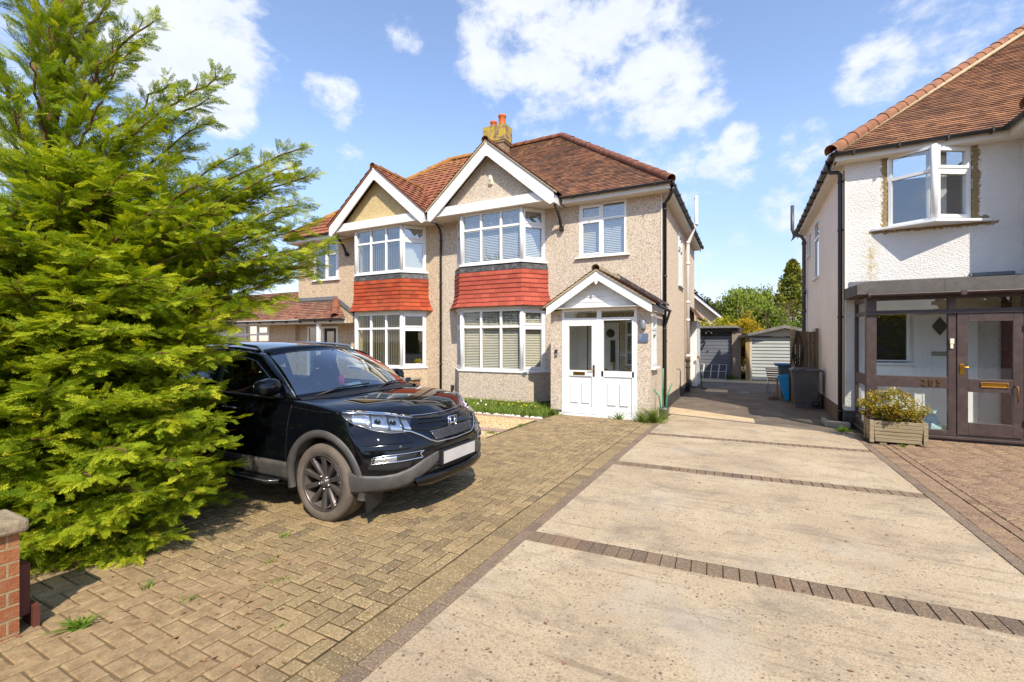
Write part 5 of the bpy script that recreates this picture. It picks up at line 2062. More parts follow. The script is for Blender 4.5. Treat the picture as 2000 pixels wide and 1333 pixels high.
# inside the porch
ip = MB()
ip.box(2.90, 3.80, RYF - .04, RYF + .02, -.0, 2.1)
ip.box(2.90, 2.93, RYF - .05, RYF - .04, -.0, 2.1)
for q in (3.02, 3.16, 3.46, 3.60):
    ip.box(q, q + .02, RYF - .05, RYF - .041, .05, 2.0)
ip.box(2.0, 2.9, RYF - .015, RYF - .002, .0, 1.13)
ip.box(2.0, 2.9, RYF - .06, RYF - .002, 1.13, 1.17)
ip.build('inner_door', 'upvc', RH)
dm = MB()
dm.poly([(3.27, RYF - .052, 1.70), (3.39, RYF - .052, 1.88), (3.27, RYF - .052, 2.06), (3.15, RYF - .052, 1.88)][::-1])
dm.build('diamond_pane', 'interior_d', RH)
lp = MB()
lp.box(3.15, 3.42, RYF - .056, RYF - .042, 1.32, 1.40)
lp.box(3.18, 3.39, RYF - .062, RYF - .055, 1.34, 1.38)
lp.build('inner_letter_plate', 'chrome', RH)
window(RH, (2.24, RYF - .0, 1.18), X_, -Y_, .60, 1.0, [], None, depth=.05, fw=.045)
mp_ = MB()
mp_.box(4.12, 4.22, RYF - .12, RYF - .02, 0, 2.4)
mp_.build('maroon_post', 'maroon', RH)
fl = MB()
fl.box(1.99, 4.4, BY + .07, RYF, -.08, -.03)
fl.build('porch_floor', 'flag', RH)
# bag on the porch floor
bg = MB()
rr = random.Random(4)
rows = []
for i in range(7):
    z = -.03 + .36 * i / 6
    rad = [.17, .2, .19, .17, .13, .10, .12][i]
    rows.append([Vector((2.98 + rad * (1 + rr.uniform(-.15, .15)) * math.cos(t), 10.95 + rad * .6 * math.sin(t) * (1 + rr.uniform(-.15, .15)), z)) for t in [2 * PI * k / 14 for k in range(14)]])
for r_ in rows:
    r_.append(r_[0])
bg.grid(rows)
tag(bg.build('carrier_bag', 'bag', base=(2.98, 10.95, -.03)), 'crumpled pale blue carrier bag behind the brown porch glass beside the planter', 'bag')
pa_ = MB()
pa_.box(3.74, 4.0, 10.75, 10.95, -.028, .05)
pa_.prism([(3.60, 10.7, .0), (3.80, 10.62, .02), (3.85, 10.72, .06), (3.64, 10.82, .04)], (0, 0, .01))
tag(pa_.build('cardboard_box', 'red_w', base=(3.85, 10.8, -.03)), 'small flattened brown cardboard box on the floor behind the brown porch door', 'box')
sh_ = MB()
for z in (.0, .32, .64, .92):
    sh_.box(2.16, 2.50, 10.62, 10.90, z, z + .02)
for x in (2.16, 2.48):
    for y in (10.62, 10.88):
        sh_.box(x, x + .02, y, y + .02, -.03, .95)
tag(sh_.build('shoe_rack', 'upvc', base=(2.33, 10.76, -.03)), 'white open shelf rack inside the brown porch behind the shrub', 'rack')

# ---------------------------------------------------------------- garages at the end of the alley
GZ = zg(20)
g1 = thing('garage', 'left garage with a charcoal up-and-over door and grey pebbledash pier', 'garage', (-1.8, 24.5, GZ))
m = MB()
m.box(-.55, -.18, 23.0, 23.35, GZ, 2.02)
m.box(-3.6, -3.2, 23.0, 23.35, GZ, 2.02)
m.box(-3.6, -3.45, 23.35, 28, GZ, 2.1)
m.box(-.35, -.2, 23.35, 28, GZ, 2.1)
m.box(-3.6, -.2, 28, 28.1, GZ, 2.1)
m.build('wall', 'conc_grey', g1)
m = MB()
m.box(-3.8, -.1, 22.95, 23.1, 2.02, 2.18)
m.box(-3.2, -.55, 23.12, 23.2, 1.84, 2.02)
m.build('beam', 'plinth', g1)
m = MB()
m.box(-3.9, -.22, 22.8, 28.3, 2.18, 2.22)
m.box(-3.9, -.30, 22.78, 22.82, 2.20, 2.30)
m.build('roof', 'asbestos', g1)
m = MB()
z = GZ + .02
while z < 1.83:
    zt = min(z + .168, 1.84)
    m.add([(-3.2, 23.2, z), (-.57, 23.2, z), (-.57, 23.18, z + .02), (-3.2, 23.18, z + .02), (-.57, 23.18, zt - .015), (-3.2, 23.18, zt - .015), (-.57, 23.2, zt), (-3.2, 23.2, zt)],
          [(0, 1, 2, 3), (3, 2, 4, 5), (5, 4, 6, 7)])
    z = zt
m.box(-3.2, -.57, 23.21, 23.24, GZ, 1.84)
dd = m.build('door', 'garage_d', g1)
m = MB()
m.tube([(-1.55, 23.18, 1.18), (-1.55, 23.1, 1.18)], .03, 8)
m.build('handle', 'chrome', dd)
m = MB()
m.box(-1.55, -1.45, 22.78, 22.95, 2.02, 2.08)
for q in (-1.62, -1.40):
    m.tube([(q, 22.85, 2.02), (q, 22.62, 1.93)], [.03, .06], 10)
m.build('floodlight', 'black_p', g1)

g2 = thing('garage', 'right garage with a pale ribbed door under a low white gable', 'garage', (1.4, 24.5, GZ))
m = MB()
m.box(.0, .17, 22.5, 22.75, GZ, 1.78)
m.box(2.75, 2.95, 22.5, 22.75, GZ, 1.78)
m.box(.0, .12, 22.75, 28, GZ, 1.8)
m.box(2.83, 2.95, 22.75, 28, GZ, 1.8)
m.box(0, 2.95, 28, 28.1, GZ, 1.8)
m.build('wall', 'conc_panel', g2)
m = MB()
m.prism([(-.05, 22.52, 1.80), (3.0, 22.52, 1.80), (1.475, 22.52, 2.20)], (0, .04, 0))
m.box(.17, .25, 22.52, 22.58, GZ, 1.80)
m.box(2.67, 2.75, 22.52, 22.58, GZ, 1.80)
m.build('gable_board', 'peeling', g2)
m = MB()
m.box(.17, 2.75, 22.49, 22.518, 1.76, 1.81)
m.build('lintel', 'plinth', g2)
m = MB()
for sgn in (-1, 1):
    pts = [(1.475, 22.3, 2.29), (1.475 + sgn * 1.75, 22.3, 1.84), (1.475 + sgn * 1.75, 22.3, 1.80), (1.475, 22.3, 2.24)]
    m.prism(pts if sgn > 0 else pts[::-1], (0, 6, 0))
    pts = [(1.475, 22.27, 2.245), (1.475 + sgn * 1.72, 22.27, 1.81), (1.475 + sgn * 1.72, 22.27, 1.73), (1.475, 22.27, 2.15)]
    m.prism(pts if sgn > 0 else pts[::-1], (0, .028, 0))
m.build('roof', 'asbestos', g2)
m = MB()
z = GZ + .02
while z < 1.74:
    zt = min(z + .145, 1.76)
    m.add([(.25, 22.62, z), (2.67, 22.62, z), (2.67, 22.595, z + .02), (.25, 22.595, z + .02), (2.67, 22.595, zt - .025), (.25, 22.595, zt - .025), (2.67, 22.625, zt), (.25, 22.625, zt)],
          [(0, 1, 2, 3), (3, 2, 4, 5), (5, 4, 6, 7)])
    z = zt
dd = m.build('door', 'garage_l', g2)
ss = MB()
for zz in np.arange(GZ + .02 + .137, 1.74, .145):
    ss.box(.25, 2.67, 22.60, 22.612, zz - .010, zz + .010)  # dark strips standing in for the shade between the ribs
ss.build('groove_shade', 'plinth', dd)

# framed panes leaning on the left garage
m = thing('framed_panes', 'row of four dark panes in a thin white frame leaning on the charcoal garage door', 'panel', (-1.5, 22.7, GZ))
for i in range(4):
    x0 = -2.05 + i * .32
    f = MB()
    y0, y1 = 22.62, 22.88
    P = lambda x, z: (x + z * .05, y0 + (y1 - y0) * z, GZ + .02 + z * .66)
    f.prism([P(x0, 0), P(x0 + .27, 0), P(x0 + .27, 1), P(x0, 1)], (0, .012, 0))
    f.build('panel', 'frame_g', m)
    f = MB()
    for (a, b, c, d) in ((x0 - .012, 0, x0 - .012, 1), (x0 + .282, 0, x0 + .282, 1), (x0, .52, x0 + .27, .52), (x0, 1, x0 + .27, 1), (x0, .0, x0 + .27, .0)):
        q = [Vector(P(a, b)) - Y_ * .01, Vector(P(c, d)) - Y_ * .01]
        f.tube(q, .010, 6)
    f.build('frame', 'white_p', m)

# close-boarded fence gate with a post
f = thing('fence_panel', 'weathered close-boarded fence panel with a thick post beside the dark bin', 'fence', (1.45, 15.0, G))
m = MB()
m.box(1.12, 1.24, 14.95, 15.07, -.14, 1.93)
m.build('post', 'planter', f)
x = 1.25
rr = random.Random(2)
m = MB()
while x < 1.72:
    m.box(x, x + .098, 15.0 + rr.uniform(0, .006), 15.03, -.1, 1.86 + rr.uniform(-.01, .01))
    x += .103
m.box(1.24, 1.75, 15.03, 15.07, .3, .38)
m.box(1.24, 1.75, 15.03, 15.07, 1.5, 1.58)
m.build('boards', 'fence', f)
m = MB()
m.box(1.72, 1.79, 14.97, 15.07, -.14, 1.95)
m.build('post', 'fence', f)

hs_ = MB()
c0 = Vector((1.30, 14.93, 1.88))
for k in range(3):
    pts = []
    w_, h_ = .13 - .015 * k, .50 - .05 * k
    for i in range(25):
        t = 2 * PI * i / 24
        wd = w_ * (1 if math.cos(t) < 0 else .35 + .65 * (1 - math.cos(t)))
        pts.append(c0 + Vector((math.sin(t) * wd, -.01 - .03 * k, -h_ + math.cos(t) * h_)))
    hs_.tube(pts, .015, 6, caps=False)
hs_.tube([c0 + Vector((-.03, -.03, -.02)), c0 + Vector((-.12, -.05, -.5)), c0 + Vector((-.19, -.08, -1.0)), c0 + Vector((-.20, -.1, -1.95))], .018, 6)
tag(hs_.build('garden_hose', 'rubber', base=(1.3, 14.93, 1.3)), 'black hose looped over the top of the fence post', 'hose')

# wheelie bin
b = thing('wheelie_bin', 'dark grey-brown wheelie bin standing in front of the fence panel', 'wheelie bin', (1.38, 14.2, G), rotz=0)
m = MB()
bz = zg(14)
P0 = [(1.16, 13.98), (1.66, 13.98), (1.66, 14.45), (1.16, 14.45)]
P1 = [(1.08, 13.92), (1.68, 13.92), (1.68, 14.58), (1.08, 14.58)]
V = [(*p, bz + .02) for p in P0] + [(*p, bz + .96) for p in P1]
m.add(V, [(0, 1, 2, 3), (0, 1, 5, 4), (1, 2, 6, 5), (2, 3, 7, 6), (3, 0, 4, 7)])
for q in (.33, .66):
    xa, xb = 1.16 + .5 * q, 1.08 + .6 * q
    m.add([(xa - .012, 13.965, bz + .03), (xa + .012, 13.965, bz + .03), (xb + .012, 13.905, bz + .9), (xb - .012, 13.905, bz + .9)], [(0, 1, 2, 3)])
m.build('body', 'bin_b', b, bevel=.025)
m = MB()
m.box(1.05, 1.70, 13.88, 14.60, bz + .955, bz + .995)
m.add([(1.07, 13.9, bz + .995), (1.68, 13.9, bz + .995), (1.68, 14.6, bz + .995), (1.07, 14.6, bz + .995), (1.13, 13.98, bz + 1.05), (1.60, 13.98, bz + 1.05), (1.60, 14.5, bz + 1.04), (1.13, 14.5, bz + 1.04)],
      [(0, 1, 5, 4), (1, 2, 6, 5), (2, 3, 7, 6), (3, 0, 4, 7), (4, 5, 6, 7)])
m.box(1.22, 1.38, 13.865, 13.93, bz + .99, bz + 1.03)
m.build('lid', 'bin_b', b, bevel=.012)
m = MB()
m.tube([(1.72, 13.95, bz + .95), (1.76, 13.95, bz + .97), (1.76, 14.55, bz + .97), (1.72, 14.55, bz + .95)], .016, 8)
m.build('handle', 'bin_b', b)
for y in (13.92, 14.50):
    m = MB()
    m.lathe((1.62, y, bz + .10), [(0, 0), (.045, 0), (.05, .012), (.085, .012), (.10, .0), (.10, .05), (0, .05)], 20, 'Y')
    m.build('wheel', 'rubber', b)

b2 = thing('wheelie_bin', 'grey wheelie bin with a blue lid half hidden behind the fence post', 'wheelie bin', (1.1, 16.3, G))
m = MB()
m.add([(.98, 16.1, bz + .03), (1.4, 16.1, bz + .03), (1.4, 16.6, bz + .03), (.98, 16.6, bz + .03), (.90, 16.0, bz + .98), (1.45, 16.0, bz + .98), (1.45, 16.7, bz + .98), (.90, 16.7, bz + .98)],
      [(0, 3, 2, 1), (0, 1, 5, 4), (1, 2, 6, 5), (2, 3, 7, 6), (3, 0, 4, 7)])
m.build('body', 'bin_g', b2, bevel=.02)
m = MB()
m.box(.80, 1.48, 15.95, 16.72, bz + .985, bz + 1.05)
m.build('lid', 'bin_blue', b2, bevel=.015)
m = MB()
V0 = [(1.02, 15.25), (1.12, 15.25), (1.12, 15.55), (1.02, 15.55)]
m.add([(1.02, 15.22, bz + .02), (1.14, 15.22, bz + .02), (1.14, 15.7, bz + .02), (1.02, 15.7, bz + .02), (.84, 15.22, bz + .72), (1.10, 15.22, bz + .76), (1.10, 15.75, bz + .76), (.84, 15.75, bz + .72)],
      [(0, 3, 2, 1), (0, 1, 5, 4), (1, 2, 6, 5), (2, 3, 7, 6), (3, 0, 4, 7), (4, 5, 6, 7)])
m.add([(.82, 15.2, bz + .66), (1.12, 15.2, bz + .70), (1.12, 15.2, bz + .78), (.82, 15.2, bz + .74)], [(0, 1, 2, 3)])
tag(m.build('recycling_box', 'box_blue', base=(1.05, 15.4, bz), bevel=.015), 'bright blue recycling box stood on end against the fence post', 'box')
c = thing('folding_chair', 'wooden slatted folding chair back in front of the pale garage door', 'chair', (.9, 17.6, G))
m = MB()
for z in np.arange(.48, .82, .075):
    m.box(.60 + (.82 - z) * .1, 1.05, 17.55, 17.57, bz + z, bz + z + .045)
m.build('backrest', 'chair_w', c)
m = MB()
m.box(.66, 1.05, 17.2, 17.55, bz + .42, bz + .44)
m.build('seat', 'chair_w', c)
for (x0, x1, y0, y1) in ((.60, .72, 17.58, 17.3), (1.06, 1.06, 17.58, 17.3), (.66, .64, 17.2, 17.6), (1.04, 1.04, 17.2, 17.6)):
    m = MB()
    m.tube([(x0, y0, bz + (.86 if y0 > 17.5 else .42)), (x1, y1, bz + .0)], .011, 6)
    m.build('leg', 'chrome', c)
m = MB()
m.box(.82, .86, 15.6, 15.66, bz, bz + .62)
m.box(.72, .80, 15.5, 15.7, bz, bz + .12, 1)
m.box(.60, .72, 15.45, 15.6, bz, bz + .10, 1)
tag(m.build('timber_offcuts', ['red_w', 'plinth_b'], base=(.75, 15.6, bz)), 'short red-brown post and offcuts of timber on the ground by the blue box', 'timber')

# spade and tools leaning on the side of the semi
t_ = thing('garden_tool', 'dark long-handled garden tool leaning against the white rear extension', 'tool', (-1.5, 18.0, G))
m = MB()
m.tube([(-1.52, 18.15, .98), (-1.42, 18.0, -.12)], .016, 6)
m.build('shaft', 'black_wood', t_)
m = MB()
m.box(-1.60, -1.52, 18.13, 18.17, .95, 1.05)
m.build('handle', 'red_w', t_)
m = MB()
m.box(-1.50, -1.22, 17.93, 18.07, -.14, -.11)
m.build('head', 'hinge', t_)

# bucket with green canes at the foot of the downpipe
bk = thing('bucket', 'galvanised bucket with green canes at the foot of the black downpipe', 'bucket', (-1.60, 10.45, zg(10.4)))
bz0 = zg(10.4)
m = MB()
m.lathe((-1.60, 10.45, bz0), [(0, .0), (.085, 0), (.115, .23), (.125, .235), (.125, .25), (.108, .25), (.08, .02), (0, .02)], 24)
m.build('pail', 'zinc', bk)
for pts in ([(-1.60, 10.45, .0), (-1.63, 10.45, .45), (-1.62, 10.47, .72), (-1.615, 10.45, 1.02)],
            [(-1.64, 10.44, .0), (-1.70, 10.44, .40), (-1.84, 10.4, .60), (-1.93, 10.36, .68)],
            [(-1.56, 10.45, .0), (-1.54, 10.43, .35), (-1.50, 10.42, .50), (-1.42, 10.40, .70)]):
    m = MB()
    m.tube([(x, y, z + bz0 + .1) for x, y, z in pts], .016, 6)
    m.build('cane', 'green_cane', bk)

# timber planter
PX0, PX1, PYa, PYb = 1.86, 2.56, 9.46, 9.86
pz = zg(9.6) + .05
pl_ = thing('planter', 'weathered timber trough of horizontal slats holding a yellow-leaved shrub by the brown porch', 'planter', ((PX0 + PX1) / 2, 9.64, zg(9.6)))
m = MB()
rr = random.Random(12)
for k in range(6):
    z0 = pz + k * .058
    dx = k * .004
    j = rr.uniform(-.004, .004)
    m.box(PX0 - dx + .05, PX1 + dx - .05, PYa - dx + j, PYa - dx + .028 + j, z0, z0 + .054)
    m.box(PX0 - dx + .05, PX1 + dx - .05, PYb + dx - .028, PYb + dx, z0, z0 + .054)
    m.box(PX0 - dx, PX0 - dx + .028, PYa - dx + .05, PYb + dx - .05, z0, z0 + .054)
    m.box(PX1 + dx - .028, PX1 + dx, PYa - dx + .05, PYb + dx - .05, z0, z0 + .054)
m.build('slats', 'planter', pl_, bevel=.006)
for x in (PX0 - .022, PX1 - .035):
    for y in (PYa - .022, PYb - .035):
        m = MB()
        m.box(x, x + .057, y, y + .057, pz - .02, pz + .35)
        m.build('corner_post', 'planter', pl_, bevel=.005)
for x in (PX0 + .12, PX1 - .22):
    m = MB()
    m.box(x, x + .09, PYa + .02, PYb - .02, zg(9.6) - .0, pz)
    m.build('foot', 'planter', pl_)
m = MB()
m.box(PX0 + .01, PX1 - .01, PYa + .03, PYb - .03, pz, pz + .30)
m.build('soil', 'soil_d', pl_)

# boundary wall and pillar at the left front
bw_ = thing('brick_garden_wall', 'red brick boundary wall end with a rough aggregate coping beside the conifer', 'wall', (-3.5, 0, 0))
m = MB()
rr = random.Random(1)
m.box(-3.63, -3.39, -3.0, .945, -.02, .60)
m.build('wall', 'brick', bw_)
m = MB()
m.box(-3.67, -3.355, -3.0, .975, .60, .668)
m.build('coping', 'coping', bw_, bevel=.015)
m = MB()
m.box(-3.56, -3.44, .96, 1.0, .13, .40)
m.box(-3.56, -3.41, 1.003, 1.03, .04, .17)
tag(m.build('board', 'red_tile', base=(-3.4, 1.06, .05)), 'red-brown board standing behind the end of the brick boundary wall', 'board')
lw = thing('low_brick_wall', 'low brown brick wall with a stone coping under the left bay window', 'wall', (-9.5, 10.6, -.13))
m = MB()
m.box(-12.5, -8.95, 10.55, 10.77, -.14, .30)
m.box(-8.95, -8.62, 10.5, 10.82, -.14, .46)
m.build('wall', 'brick_low', lw)
m = MB()
m.box(-12.5, -8.97, 10.50, 10.82, .302, .36)
m.box(-9.0, -8.58, 10.46, 10.86, .462, .52)
m.build('coping', 'flag', lw, bevel=.008)

# covers in the yard
m = MB()
m.box(-1.25, -.55, 17.0, 17.9, zg(17), zg(17) + .008)
tag(m.build('drain_cover', 'yard_light', base=(-.9, 17.4, zg(17))), 'pale rectangular inspection cover set in the dark yard', 'cover')
m = MB()
m.box(-.15, .10, 17.0, 17.6, zg(17), zg(17) + .01)
tag(m.build('drain_grate', 'lead', base=(0, 17.3, zg(17))), 'small square grey drain grate right of the pale inspection cover', 'grate')
# far house over the left garage
fh = thing('distant_house', 'brown rendered house gable with a white bargeboard beyond the garages', 'house', (-5.5, 40, -.2))
m = MB()
m.prism([(-8.1, 37.7, -.2), (-1.9, 37.7, -.2), (-1.9, 37.7, 3.5), (-5.0, 37.7, 6.3), (-8.1, 37.7, 3.5)], (0, 8, 0))
m.build('wall', 'pebble_l', fh)
m = MB()
for sgn in (-1, 1):
    pts = [(-5.0, 37.3, 6.62), (-5.0 + sgn * 3.5, 37.3, 3.40), (-5.0 + sgn * 3.5, 37.3, 3.15), (-5.0, 37.3, 6.30)]
    m.prism(pts if sgn > 0 else pts[::-1], (0, .1, 0))
m.build('bargeboard', 'paint_w', fh)
m = MB()
for sgn in (-1, 1):
    roof_plane(m, (-5.0 + sgn * 3.6, 37.2, 3.40), Y_, (-sgn * 3.6, 0, 3.31), [(0, 0), (9, 0), (9, 4.89), (0, 4.89)], .3, .04)
m.build('roof', 'tile_annex', fh)
# ---------------------------------------------------------------- black SUV (local: x forward, y left, z up; origin = front axle on the ground)
CX0, CY0 = -3.31, 3.69
CZ0 = zg(3.7) + .012
car = thing('parked_car', 'glossy black SUV with gunmetal wheels and a blank number plate on the block drive', 'car', (CX0, CY0, CZ0))


def interp(x, xs, ys):
    return float(np.interp(x, xs, ys))


def car_body_cage():
    xs = [-3.62, -3.5, -3.2, -2.6, -1.9, -1.3, -.80, -.56, -.40, -.15, .15, .42, .64, .80, .885, .93]
    bs = [-1, -.955, -.84, -.70, -.4, -.13, .13, .4, .70, .84, .955, 1]
    cs = [0, .08, .28, .5, .7, .86, .95, 1]

    def ztop(x, b):
        zc = interp(x, [-3.62, -3.4, -3.2, -.78, -.58, -.36, -.1, .2, .45, .65, .80, .90, .93], [1.06, 1.05, .80, .80, 1.00, 1.085, 1.075, 1.045, 1.005, .965, .925, .875, .85])
        ze = interp(x, [-3.62, -2.6, -.5, 0, .3, .6, .8, .93], [1.10, 1.085, 1.045, 1.01, .970, .905, .845, .79])
        ab = abs(b)
        if -3.3 < x < -.42:
            return zc if ab < .8 else ze
        return zc - (zc - ze) * ab ** 2.6

    def P(x, b, c):
        fr = min(1, max(0, (x - .5) / .43))
        z0 = interp(x, [-3.62, -3.2, .4, .7, .93], [.42, .30, .27, .28, .32])
        zt = ztop(x, b)
        z = z0 + (zt - z0) * c
        ab = abs(b)
        w = interp(x, [-3.62, -3.2, -2.6, .2, .6, .93], [.82, .88, .91, .91, .895, .87])
        tw = 1 - .055 * max(0, (z - .74) / .32) ** 2 - .035 * max(0, (.55 - z) / .3) ** 2
        # sides taper in above and below the waist
        y = b * w * tw
        s = min(1, max(0, (x + .15) / 1.08)) ** 1.7
        xx = x + (-.10 * ab ** 2 - .33 * ab ** 4.4) * s
        sr = min(1, max(0, (-3.0 - x) / .62)) ** 1.5
        xx += (.05 * ab ** 2 + .16 * ab ** 5) * sr
        fr = min(1, max(0, (x - .5) / .43))
        xx -= fr * (.20 * max(0, (z - .66) / .25) ** 1.6 + .05 * max(0, (.46 - z) / .16) ** 2)
        xx -= .16 * fr * ab ** 2.5 * max(0, (z - .60) / .3) ** 1.2
        if xx > .35:
            xx = .35 + (xx - .35) * .80
        return Vector((xx, y, z))
    idx = {}
    V, F = [], []

    def vid(i, j, k):
        key = (i, j, k)
        if key not in idx:
            idx[key] = len(V)
            V.append(P(xs[i], bs[j], cs[k]))
        return idx[key]
    nx, ny, nz = len(xs) - 1, len(bs) - 1, len(cs) - 1
    for i in range(nx):
        for j in range(ny):
            F.append((vid(i, j, 0), vid(i, j + 1, 0), vid(i + 1, j + 1, 0), vid(i + 1, j, 0)))
            F.append((vid(i, j, nz), vid(i + 1, j, nz), vid(i + 1, j + 1, nz), vid(i, j + 1, nz)))
        for k in range(nz):
            F.append((vid(i, 0, k), vid(i + 1, 0, k), vid(i + 1, 0, k + 1), vid(i, 0, k + 1)))
            F.append((vid(i, ny, k), vid(i, ny, k + 1), vid(i + 1, ny, k + 1), vid(i + 1, ny, k)))
    for j in range(ny):
        for k in range(nz):
            F.append((vid(0, j, k), vid(0, j, k + 1), vid(0, j + 1, k + 1), vid(0, j + 1, k)))
            F.append((vid(nx, j, k), vid(nx, j + 1, k), vid(nx, j + 1, k + 1), vid(nx, j, k + 1)))
    return V, F


V, F = car_body_cage()
mb = MB()
mb.add(V, F, 0, smooth=True)
body = mb.build('body', 'paint', car, local=True, subsurf=2)
bpy.context.view_layer.update()
dg = bpy.context.evaluated_depsgraph_get()
em = body.evaluated_get(dg).to_mesh()
bvh = BVHTree.FromPolygons([v.co.copy() for v in em.vertices], [tuple(p.vertices) for p in em.polygons])
body.evaluated_get(dg).to_mesh_clear()
# wheel housings cut out of the body
cutters = []
for x in (0.0, -2.62):
    for sy in (-1, 1):
        c = MB()
        ya, yb = (sy * .58, sy * 1.2)
        c.lathe((x, 0, .345), [(0, min(ya, yb)), (.405, min(ya, yb)), (.405, max(ya, yb)), (0, max(ya, yb))], 48, 'Y', smooth=False)
        co = c.build('cutter', 'clad_d')
        cm = bmesh.new()
        cm.from_mesh(co.data)
        bmesh.ops.remove_doubles(cm, verts=cm.verts, dist=1e-5)
        bmesh.ops.recalc_face_normals(cm, faces=cm.faces)
        cm.to_mesh(co.data)
        cm.free()
        md = body.modifiers.new('arch', 'BOOLEAN')
        md.object = co
        md.operation = 'DIFFERENCE'
        md.solver = 'EXACT'
        co.location = (CX0, CY0, CZ0)
        cutters.append(co)
bpy.context.view_layer.update()
dg = bpy.context.evaluated_depsgraph_get()
nm = bpy.data.meshes.new_from_object(body.evaluated_get(dg))
body.modifiers.clear()
body.data = nm
nm.materials.clear()
nm.materials.append(M['paint'])
nm.materials.append(M['clad_d'])
for p in nm.polygons:
    p.use_smooth = True
    c = p.center
    inw = abs(c.y) < .90 and any(math.hypot(c.x - x, c.z - .345) < .409 for x in (0, -2.62)) and abs(c.y) > .57 and abs(p.normal.y) < .5 or c.z < .33 and p.normal.z < -.5
    if any(abs(math.hypot(c.x - x, c.z - .345) - .405) < .012 for x in (0, -2.62)) and abs(p.normal.y) < .6:
        inw = True
    if abs(abs(c.y) - .58) < .01 and abs(p.normal.y) > .8:
        inw = True
    if -3.25 < c.x < -.45 and abs(c.y) < .78 and c.z > .7:
        inw = True
    p.material_index = 1 if inw else 0
for co in cutters:
    bpy.data.objects.remove(co)


def hit_pol(phi, z, off):
    a = R(phi)
    d = Vector((math.cos(a), math.sin(a), 0))
    o = Vector((0, 0, z)) + d * 3
    loc, nr, i, dist = bvh.ray_cast(o, -d)
    if loc is None:
        return d * .9 + Z_ * z
    if nr.dot(d) < 0:
        nr = -nr
    return loc + nr * off


def hit_side(x, z, off, sy=-1):
    loc, nr, i, dist = bvh.ray_cast(Vector((x, sy * 3, z)), Vector((0, -sy, 0)))
    if loc is None:
        return Vector((x, sy * .9, z))
    if nr.y * sy < 0:
        nr = -nr
    return loc + nr * off


def hit_top(x, y, off):
    loc, nr, i, dist = bvh.ray_cast(Vector((x, y, 3)), Vector((0, 0, -1)))
    if nr.z < 0:
        nr = -nr
    return loc + nr * off


def resample(pts, n):
    pts = [Vector((*p, 0)) for p in pts]
    L = [0]
    for a, b in zip(pts[:-1], pts[1:]):
        L.append(L[-1] + math.hypot((b.x - a.x) * .014, b.y - a.y))
    out = []
    for i in range(n):
        t = L[-1] * i / (n - 1)
        k = max(q for q in range(len(L)) if L[q] <= t + 1e-9)
        k = min(k, len(pts) - 2)
        f = (t - L[k]) / max(1e-9, L[k + 1] - L[k])
        p = pts[k].lerp(pts[k + 1], f)
        out.append((p.x, p.y))
    return out


def patch(mb, top, bot, off=.004, m=6, n=28, mirror=False, mat=0, fn=hit_pol, bulge=0):
    for sg in ((1, -1) if mirror else (1,)):
        T_, B_ = resample(top, n), resample(bot, n)
        rows = []
        for j in range(m + 1):
            t = j / m
            row = []
            for i in range(n):
                p = (T_[i][0] + (B_[i][0] - T_[i][0]) * t, T_[i][1] + (B_[i][1] - T_[i][1]) * t)
                o = off + bulge * math.sin(PI * t)
                if sg < 0:
                    q = fn(p[0], p[1], o)
                    q.y = -q.y
                else:
                    q = fn(p[0], p[1], o)
                row.append(q)
            rows.append(row)
        # skirt back towards the body so that the patch has an edge
        base = [fn(p[0], p[1], -.01) for p in T_]
        base2 = [fn(p[0], p[1], -.01) for p in B_]
        if sg < 0:
            for q in base + base2:
                q.y = -q.y
        mb.grid([base] + rows + [base2], mat)


def line(mb, pts, r=.004, off=.002, mirror=False, mat=0, fn=hit_pol, n=30, sides=6):
    P_ = resample(pts, n)
    for sg in ((1, -1) if mirror else (1,)):
        q = [fn(a, b, off) for a, b in P_]
        if sg < 0:
            for v in q:
                v.y = -v.y
        mb.tube(q, r, sides, mat)


def cb(mb, name, mat, parent=car, **k):
    return mb.build(name, mat, parent, local=True, **k)


mir = lambda L: [(-a, b) for a, b in reversed(L)]
# upper grille panel
top = [(-35, .895), (-20, .885), (0, .88)]
bot = [(-38, .815), (-26, .775), (0, .765)]
g = MB()
patch(g, top + mir(top)[1:], bot + mir(bot)[1:], .004, 6, 50)
gr_ = cb(g, 'grille', 'gloss_b')
for z in (.868, .838):
    for sg in (1, -1):
        g = MB()
        line(g, [(-31 * sg, z + .004), (-18 * sg, z - .004), (-7 * sg, z - .01)], .0075, .007)
        cb(g, 'grille_bar', 'gloss_b', gr_)
g = MB()
patch(g, [(-25, .765), (0, .772), (25, .765)], [(-21, .695), (0, .685), (21, .695)], .006, 4, 40)
cb(g, 'mesh_backing', 'clad_d', gr_)
g = MB()
for k, z in enumerate(np.linspace(.697, .76, 5)):
    pts = []
    hw = 21 + 3.5 * (z - .695) / .07
    n_ = 44
    for i in range(n_ + 1):
        ph = -hw + 2 * hw * i / n_
        dz = (.0085 if (i + k) % 2 else 0)
        if (i // 1) % 2 == 0:
            pass
        pts.append(hit_pol(ph, z + (.007 if (i % 2) == (k % 2) else -.004), .010))
    g.tube(pts, .0028, 4)
cb(g, 'grille_mesh', 'chrome', gr_)
g = MB()
ln = [(-42, .80), (-37, .785), (-31, .745), (-25, .695), (-20, .668), (0, .660)]
line(g, ln + mir(ln)[1:], .008, .006, n=70, sides=8)
ln = [(-36, .905), (-24, .898), (0, .892)]
line(g, ln + mir(ln)[1:], .0045, .004, n=60)
cb(g, 'chrome_trim', 'chrome', gr_)
# emblem
g = MB()
c = hit_pol(0, .795, .014)
w_, h_ = .070, .060


def eb(pts, r=.0055):
    g.tube([c + Vector((.0, y, z)) for y, z in pts], r, 8)


